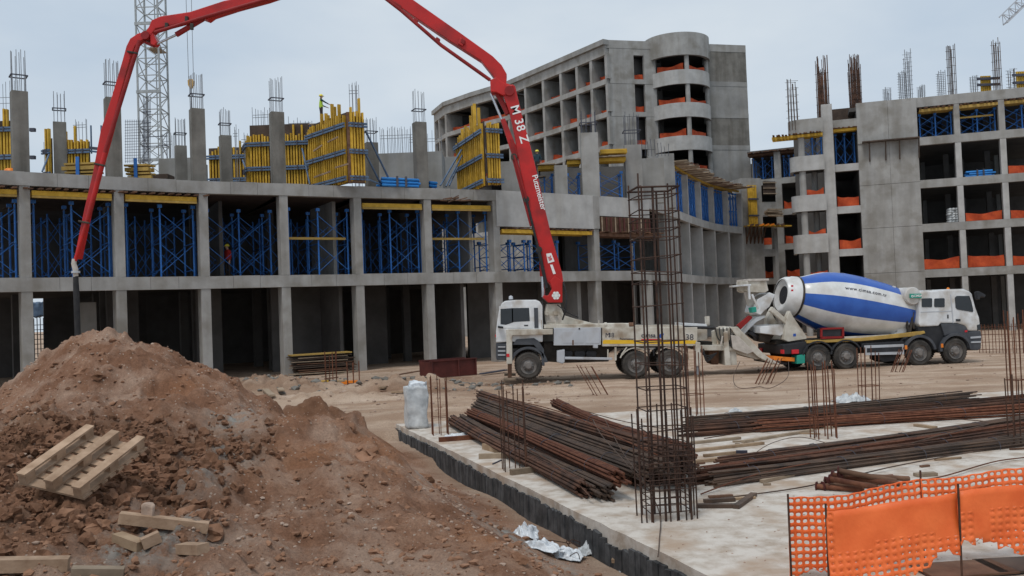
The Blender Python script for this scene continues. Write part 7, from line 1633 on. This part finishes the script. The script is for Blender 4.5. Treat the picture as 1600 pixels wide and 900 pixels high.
pebbles('slab_grit', X, Y, .004 + .016 * rs.rand(len(X)) ** 4, MT['stone'], 13); terr = _t
# ---------------- orange barrier
def hole_net(A, B, zA, zB, h, cell, root, name, holes, bottom, seed, wav=.05, drop=None, sway=0.0):
    """extruded mesh of ovals: every cell with a hole is a ring of faces"""
    L = (V(B.x, B.y) - V(A.x, A.y)).length; u = (V(B.x, B.y) - V(A.x, A.y)).normalized(); n = V(-u.y, u.x); nx = int(L / cell); nz_ = int(h / (cell * .88)); mb = MB(); rs = random.Random(seed)
    def S(x, z):
        f = x / L; z = max(z, (bottom(f) + .018 * math.sin(x * 47 + seed) + .012 * math.sin(x * 83)) * h); g = z / h; top = (zA + (zB - zA) * f) - (drop(f) if drop else 0)
        off = .016 * math.sin(x * 3.1 + g * 5 + seed) * (1 - g) + .005 * math.sin(x * 13 - g * 11) + wav * math.sin(x * 2.3 + g * 1.7 + seed) + wav * .5 * math.sin(x * 6.1 - g * 3 + seed * 2) + sway * (1 - g) ** 2
        p = V(A.x, A.y) + u * x + n * off; return V(p.x, p.y, max(.012, top - h * (1 - g) + .012 * math.sin(x * 5 + seed) + .004 * math.sin(x * 31 + g * 9)))
    cx, cz = L / nx, h / nz_
    for j in range(nz_):
        for i in range(nx):
            f, g = (i + .5) / nx, (j + .5) / nz_
            bt = bottom(f)
            if (j + 1) / nz_ < bt or (g < bt + .05 and rs.random() < .12): continue
            s = holes(f, g)
            x0, x1, z0, z1 = i * cx, (i + 1) * cx, j * cz, (j + 1) * cz
            if s <= 0: mb.add([S(x0, z0), S(x1, z0), S(x1, z1), S(x0, z1)], [(0, 1, 2, 3)]); continue
            xm, zm = (x0 + x1) / 2, (z0 + z1) / 2; s *= rs.uniform(.85, 1.1)
            o = [(x0, z0), (xm, z0), (x1, z0), (x1, zm), (x1, z1), (xm, z1), (x0, z1), (x0, zm)]; hx, hz_ = cx / 2 * s, cz / 2 * s * .74
            inn = [(xm - hx * .75, zm - hz_ * .8), (xm, zm - hz_), (xm + hx * .75, zm - hz_ * .8), (xm + hx, zm), (xm + hx * .75, zm + hz_ * .8), (xm, zm + hz_), (xm - hx * .75, zm + hz_ * .8), (xm - hx, zm)]
            mb.add([S(*q) for q in o] + [S(*q) for q in inn], [(q, (q + 1) % 8, 8 + (q + 1) % 8, 8 + q) for q in range(8)])
    o = mb.build(name, MT['barrier'], root, smooth=True); bm = bmesh.new(); bm.from_mesh(o.data); bmesh.ops.remove_doubles(bm, verts=bm.verts, dist=.0008); bmesh.ops.recalc_face_normals(bm, faces=bm.faces); bm.to_mesh(o.data); bm.free(); sm = o.modifiers.new('t', 'SOLIDIFY'); sm.thickness = .004; sm.offset = 0; return o
MT['barrier'] = mat('orange_barrier_net', (.78, .13, .025), (.92, .19, .045), 3, .5, .15, 30, spec=.4)
def bpost(px, pyt, pyb, root, lean=0):
    b = gp(px + (pyb - pyt) * .043, pyb); t = at(px, pyt, b.y); rod('post', b, V(t.x, b.y + lean, t.z), .011, MT['rebar'], root, 7); return b, t
bb = thing('barrier', 'rear orange mesh barrier on thin rusty posts', 'barrier', gp(1240, 905), group='orange mesh barriers')
p0_, t0_ = bpost(1231, 772, 912, bb); p1_, t1_ = bpost(1438, 735, 884, bb)
p2_ = gp(1660, 872); t2_ = at(1655, 726, p2_.y)
hole_net(p0_, p1_, at(1229, 779, p0_.y).z, at(1440, 748, p1_.y).z, .86, .076, bb, 'net', lambda f, g: .7, lambda f: .02 + .1 * math.sin(f * 9) ** 2, 1.7, .02, lambda f: .03 * math.sin(math.pi * f)); hole_net(p1_, p2_, at(1440, 748, p1_.y).z, at(1655, 727, p2_.y).z, .80, .076, bb, 'net', lambda f, g: .7, lambda f: .1 + .12 * math.sin(f * 7) ** 2, 2.9, .02)
fb_ = thing('barrier', 'front orange mesh barrier, doubled over and ragged at its lower edge', 'barrier', gp(1295, 910), group='orange mesh barriers')
q0_, s0_ = bpost(1290, 787, 938, fb_); q1_, s1_ = bpost(1497, 756, 932, fb_); q2_ = gp(1670, 924); s2_ = at(1660, 752, q2_.y)
def fh(f, g): k = g + .06 * math.sin(f * 8); return .0 if k > .55 else (.16 if k > .42 else (.34 if k > .26 else .62))
hole_net(q0_, q1_, at(1290, 797, q0_.y).z, at(1498, 768, q1_.y).z, .80, .072, fb_, 'net', lambda f, g: .3 if (f < .03) else fh(f, g), lambda f: (.04 if f < .35 else .06 + .22 * min(1, max(0, (f - .62) / .2))) + .05 * math.sin(f * 23) , 4.3, .018, lambda f: .03 * math.sin(math.pi * f), -.05)
hole_net(q1_, q2_, at(1498, 768, q1_.y).z, at(1660, 752, q2_.y).z, .74, .072, fb_, 'net', lambda f, g: (.22 if (.3 < g < .75 and (f * 40) % 1 > .2) else (.5 if g <= .3 else 0)), lambda f: .22 + .10 * math.sin(f * 6 + 1) + .05 * math.sin(f * 31), 6.1, .02, None, -.05)
for k, (x, y) in enumerate(((1500, 893), (1600, 890))): a, b = gp(x - 60, 893 - k * 8, .03), gp(x + 70, 884 - k * 6, .03); plank(a, b, .5, .02, MT['ply'] if k else MT['wood_dark'], ['brown plywood sheet on the slab under the front barrier', 'dark plywood sheet at the bottom right corner'][k], 'plywood')
# ------------------------------------------------------------------ people
def person(label, pos, rot, vest, sleeve, helmet=True, arms='reach', scale=1.0):
    J = {'pel': (0, 0, .95, .135), 'waist': (0, -.005, 1.1, .125), 'chest': (0, .0, 1.3, .145), 'neckb': (0, 0, 1.46, .07), 'neck': (0, .01, 1.53, .055), 'head': (0, .02, 1.62, .09), 'crown': (0, .02, 1.72, .075), 'nose': (0, .115, 1.62, .016)}
    E_ = [('pel', 'waist'), ('waist', 'chest'), ('chest', 'neckb'), ('neckb', 'neck'), ('neck', 'head'), ('head', 'crown'), ('head', 'nose')]
    for s, q in ((-1, 'l'), (1, 'r')):
        J['hip' + q] = (s * .1, 0, .88, .095); J['knee' + q] = (s * .11, .03 if s > 0 else .0, .48, .062); J['ank' + q] = (s * .12, -.01, .09, .045); J['toe' + q] = (s * .13, .14, .04, .04)
        E_ += [('pel', 'hip' + q), ('hip' + q, 'knee' + q), ('knee' + q, 'ank' + q), ('ank' + q, 'toe' + q)]
        J['sh' + q] = (s * .19, 0, 1.42, .065)
        if arms == 'reach' and s > 0: J['el' + q] = (.27, .22, 1.25, .045); J['wr' + q] = (.30, .45, 1.12, .03); hd = V(.1, .9, -.42).normalized()
        elif arms == 'reach': J['el' + q] = (-.26, .1, 1.17, .045); J['wr' + q] = (-.24, .32, 1.08, .03); hd = V(0, .95, -.3).normalized()
        else: J['el' + q] = (s * .25, -.02, 1.14, .045); J['wr' + q] = (s * .26, .06, .9, .03); hd = V(0, .15, -1).normalized()
        w_ = V(*J['wr' + q][:3]); sd_ = V(s * -1, 0, 0); J['palm' + q] = (*(w_ + hd * .06), .032); E_ += [('chest', 'sh' + q), ('sh' + q, 'el' + q), ('el' + q, 'wr' + q), ('wr' + q, 'palm' + q)]
        wide = hd.cross(V(1, 0, 0)).normalized() if arms != 'reach' else V(1, 0, 0)
        for k, ln in enumerate((.062, .075, .07, .055)):
            b = w_ + hd * .095 + wide * (k - 1.5) * .021; J['f%d%s' % (k, q)] = (*b, .010); J['g%d%s' % (k, q)] = (*(b + hd * ln * .5), .009); J['h%d%s' % (k, q)] = (*(b + hd * ln * .85 + V(0, 0, -.02)), .008)
            E_ += [('palm' + q, 'f%d%s' % (k, q)), ('f%d%s' % (k, q), 'g%d%s' % (k, q)), ('g%d%s' % (k, q), 'h%d%s' % (k, q))]
        b = w_ + hd * .045 + wide * .045; J['t' + q] = (*b, .011); J['u' + q] = (*(b + hd * .04 + wide * .015), .009); E_ += [('palm' + q, 't' + q), ('t' + q, 'u' + q)]
    names = list(J); me = bpy.data.meshes.new('body'); me.from_pydata([J[n][:3] for n in names], [(names.index(a), names.index(b)) for a, b in E_], []); o = bpy.data.objects.new('tmp', me); COL.objects.link(o)
    o.modifiers.new('s', 'SKIN'); sl = me.skin_vertices[0].data
    for i, n_ in enumerate(names): sl[i].radius = (J[n_][3] * (1.25 if n_ in ('pel', 'waist', 'chest') else 1), J[n_][3]); sl[i].use_root = n_ == 'pel'
    sb = o.modifiers.new('d', 'SUBSURF'); sb.levels = 1; sb.render_levels = 1
    dg = bpy.context.evaluated_depsgraph_get(); m2 = bpy.data.meshes.new_from_object(o.evaluated_get(dg)); bpy.data.objects.remove(o)
    m2.materials.clear()
    for m in (MT['trouser'], vest, sleeve, MT['skin'], MT['black']): m2.materials.append(m)
    for p in m2.polygons:
        c = p.center; 
        if c.z > 1.5: k = 3
        elif c.z < .1: k = 4
        elif abs(c.x) < .2 and 1.0 < c.z <= 1.5 and abs(c.y) < .19: k = 1
        elif abs(c.x) < .22 and c.z <= 1.0 and not (abs(c.x) > .21): k = 0
        else: k = 2
        hands = any((V(*J['palm' + q][:3]) - c).length < .12 or (V(*J['f1' + q][:3]) - c).length < .1 for q in 'lr')
        if hands: k = 3
        p.material_index = k
    m2.shade_smooth()
    t = thing('person', label, 'person', pos, rot); link('body', m2, t, WM[t.name] @ Matrix.Scale(scale, 4))
    def pw(v): return WM[t.name] @ (Vector(v) * scale)
    mb = MB(); mb.lathe((0, .015, 1.655), (0, 0, 1), [(0, .125), (.012, .128), (.03, .118), (.08, .10), (.115, .06), (.125, .001)], 18)
    mb.prism([(-.09, .1, 1.66), (.09, .1, 1.66), (.06, .19, 1.65), (-.06, .19, 1.65)], (0, 0, .012)); mb.v = [tuple(pw(v)) for v in mb.v]; mb.build('helmet', MT['helmet'], t, auto=40)
    mb = MB()
    for s in (-1, 1): mb.lathe((s * .034, .108, 1.635), (0, 1, 0), [(-.012, .014), (.0, .011), (.004, .001)], 8)
    mb.v = [tuple(pw(v)) for v in mb.v]; mb.build('eyes', MT['ink'], t)
    mb = MB(); mb.bar((-.026, .113, 1.575), (.026, .113, 1.575), .006); mb.v = [tuple(pw(v)) for v in mb.v]; mb.build('mouth', MT['redbox'], t)
    mb = MB()
    for s in (-1, 1): mb.lathe((s * .088, .02, 1.62), (s, 0, 0), [(0, .03), (.014, .026), (.02, .001)], 8)
    mb.v = [tuple(pw(v)) for v in mb.v]; mb.build('ears', MT['skin'], t)
    if vest is MT['hivis']:
        mb = MB()
        for z in (1.12, 1.22): mb.lathe((0, 0, z), (0, 0, 1), [(-.02, .178), (.02, .182)], 20)
        mb.v = [tuple(pw(v)) for v in mb.v]
    return t
hd_ = at(501, 147, 51.6)
person('worker in lime vest and yellow helmet on top of the big yellow form', (hd_.x, hd_.y, hd_.z - 1.78), R(-75), MT['hivis'], MT['navy'])
pf = thing('work_platform', 'timber platform behind the big yellow form under the lime vest worker', 'platform', (hd_.x, hd_.y, Z2))
piece('platform_board', V(hd_.x - .7, hd_.y, hd_.z - 1.81), V(hd_.x + .9, hd_.y, hd_.z - 1.81), .8, .06, MT['wood_grey'], pf)
for dx in (-.6, .8):
    for dy in (-.3, .3): rod('post', V(hd_.x + dx, hd_.y + dy, Z2), V(hd_.x + dx, hd_.y + dy, hd_.z - 1.84), .05, MT['blue'], pf)
hd2 = at(839, 234, 58.6); person('worker seen by the yellow helmet just right of the boom on the third storey', (hd2.x, hd2.y, hd2.z - 1.78), R(160), MT['navy'], MT['navy'], arms='down')
pf = thing('work_platform', 'plank platform under the helmeted worker right of the boom', 'platform', (hd2.x, hd2.y, Z2)); piece('platform_board', V(hd2.x - .8, hd2.y, hd2.z - 1.81), V(hd2.x + .5, hd2.y, hd2.z - 1.81), .8, .06, MT['wood_grey'], pf)
for dx in (-.7, .4): rod('post', V(hd2.x + dx, hd2.y, Z2), V(hd2.x + dx, hd2.y, hd2.z - 1.84), .05, MT['blue'], pf)
hd3 = at(355, 381, 48.9); person('worker in red with yellow helmet among the blue shoring of the second storey', (hd3.x, hd3.y, Z1 - .02), R(140), MT['redcloth'], MT['redcloth'], arms='down', scale=(hd3.z - Z1 + .02) / 1.78)
hd4 = at(692, 534, 57.5); person('dim figure in red behind the dark red steel box in the ground floor', (hd4.x, hd4.y, .0), R(170), MT['redcloth'], MT['redcloth'], arms='down', scale=min(1.1, hd4.z / 1.78))
# ------------------------------------------------------------------ tower crane, its hook, a second jib
YC = 76.0; MA = MT['mast']; ca_ = at(222, 150, YC); cb2 = at(257, 150, YC); cw_ = (cb2.x - ca_.x) * .97; cx_ = (ca_.x + cb2.x) / 2
cr = thing('tower_crane', 'pale lattice mast of a tower crane rising behind the left building', 'tower crane', (cx_, YC, 0)); HW = cw_ / 2
cor = [(-1, -1), (1, -1), (1, 1), (-1, 1)]
for s, t in cor: piece('mast_leg', (cx_ + s * HW, YC + t * HW, 0), (cx_ + s * HW, YC + t * HW, 42), .13, .13, MA, cr)
zc = 11.0; kk = 0
while zc < 42:
    for i in range(4):
        a, b = cor[i], cor[(i + 1) % 4]; A_ = V(cx_ + a[0] * HW, YC + a[1] * HW, zc); B_ = V(cx_ + b[0] * HW, YC + b[1] * HW, zc)
        piece('mast_rung', A_, B_, .07, .07, MA, cr); piece('mast_brace', A_ if kk % 2 else B_, (B_ if kk % 2 else A_) + V(0, 0, 1.45), .055, .055, MA, cr)
        if i in (0, 2): M_ = (A_ + B_) / 2; piece('mast_brace', M_ + V(0, 0, .72), (A_ if kk % 2 else B_) + V(0, 0, 1.45), .06, .06, MA, cr)
    if kk % 4 == 0: piece('mast_collar', (cx_ - HW - .1, YC - HW - .06, zc + .05), (cx_ + HW + .1, YC - HW - .06, zc + .05), .1, .25, MA, cr)
    zc += 1.45; kk += 1
piece('rest_platform', (cx_ - .1, YC, at(240, 79, YC).z), (cx_ + HW, YC, at(240, 79, YC).z), 1.6, .1, MT['wood_grey'], cr); rod('ladder', (cx_ + .2, YC + .3, 0), (cx_ + .2, YC + .3, 42), .05, MA, cr, 6)
YH = 66.0; h0 = at(298.5, 131, YH); hk = thing('crane_hook', 'ochre crane hook block hanging on thin cables beside a bare column', 'crane hook', h0)
mb = MB(); mb.prism([(h0.x - .22, YH - .12, h0.z + .25), (h0.x - .1, YH - .12, h0.z + .34), (h0.x + .12, YH - .12, h0.z + .34), (h0.x + .22, YH - .12, h0.z + .22), (h0.x + .2, YH - .12, h0.z - .12), (h0.x + .04, YH - .12, h0.z - .36), (h0.x - .06, YH - .12, h0.z - .36), (h0.x - .2, YH - .12, h0.z - .12)], (0, .24, 0)); mb.build('hook_block', MT['hook'], hk, bevel=.03)
for s in (-.14, .16): rod('cable', (h0.x + s * 1.2, YH, h0.z + .3), (h0.x + s * 1.6, YH, 42), .022, MT['steel'], hk, 5)
h1 = at(299, 182, YH); h2 = at(300, 243, YH); rod('hook_shank', (h0.x - .02, YH, h0.z - .3), (h0.x - .02, YH, h0.z - .75), .06, MT['tie'], hk, 6); mb = MB(); mb.tube([V(h0.x - .02 + .11 * math.sin(t), YH, h0.z - .86 + .11 * math.cos(t)) for t in np.linspace(0, 4.6, 12)], .03, 6); mb.build('hook', MT['tie'], hk); rod('chain', (h0.x - .02, YH, h0.z - .9), (h1.x, YH, h1.z), .045, MT['tie'], hk, 6)
for s in (-.1, .12): rod('sling', (h1.x, YH, h1.z), (h2.x + s, YH, h2.z), .018, MT['tie'], hk, 5)
YJ = 130.0; j0, j1 = at(1571, 37, YJ), at(1640, -30, YJ); jb = thing('crane_jib', 'tip of a white lattice crane jib in the top right corner', 'crane jib', j0); d = (j1 - j0).normalized(); pn = d.cross(V(0, 1, 0)).normalized(); pn = pn if pn.z > 0 else -pn; W_ = 1.3
LJ = (j1 - j0).length * 2; 
for o_, yy in ((V(0, 0, 0), -.6), (V(0, 0, 0), .6), (pn * W_, 0)): piece('chord', j0 + o_ + V(0, yy, 0), j0 + d * LJ + o_ + V(0, yy, 0), .16, .16, MT['greybox'], jb)
nb_ = int(LJ / 1.3)
for k in range(nb_):
    a = j0 + d * (k * 1.3)
    for yy in (-.6, .6): piece('lacing', a + V(0, yy, 0), a + d * .65 + pn * W_, .08, .08, MT['greybox'], jb); piece('lacing', a + d * .65 + pn * W_, a + d * 1.3 + V(0, yy, 0), .08, .08, MT['greybox'], jb)
    piece('lacing', a + V(0, -.6, 0), a + V(0, .6, 0), .08, .08, MT['greybox'], jb)
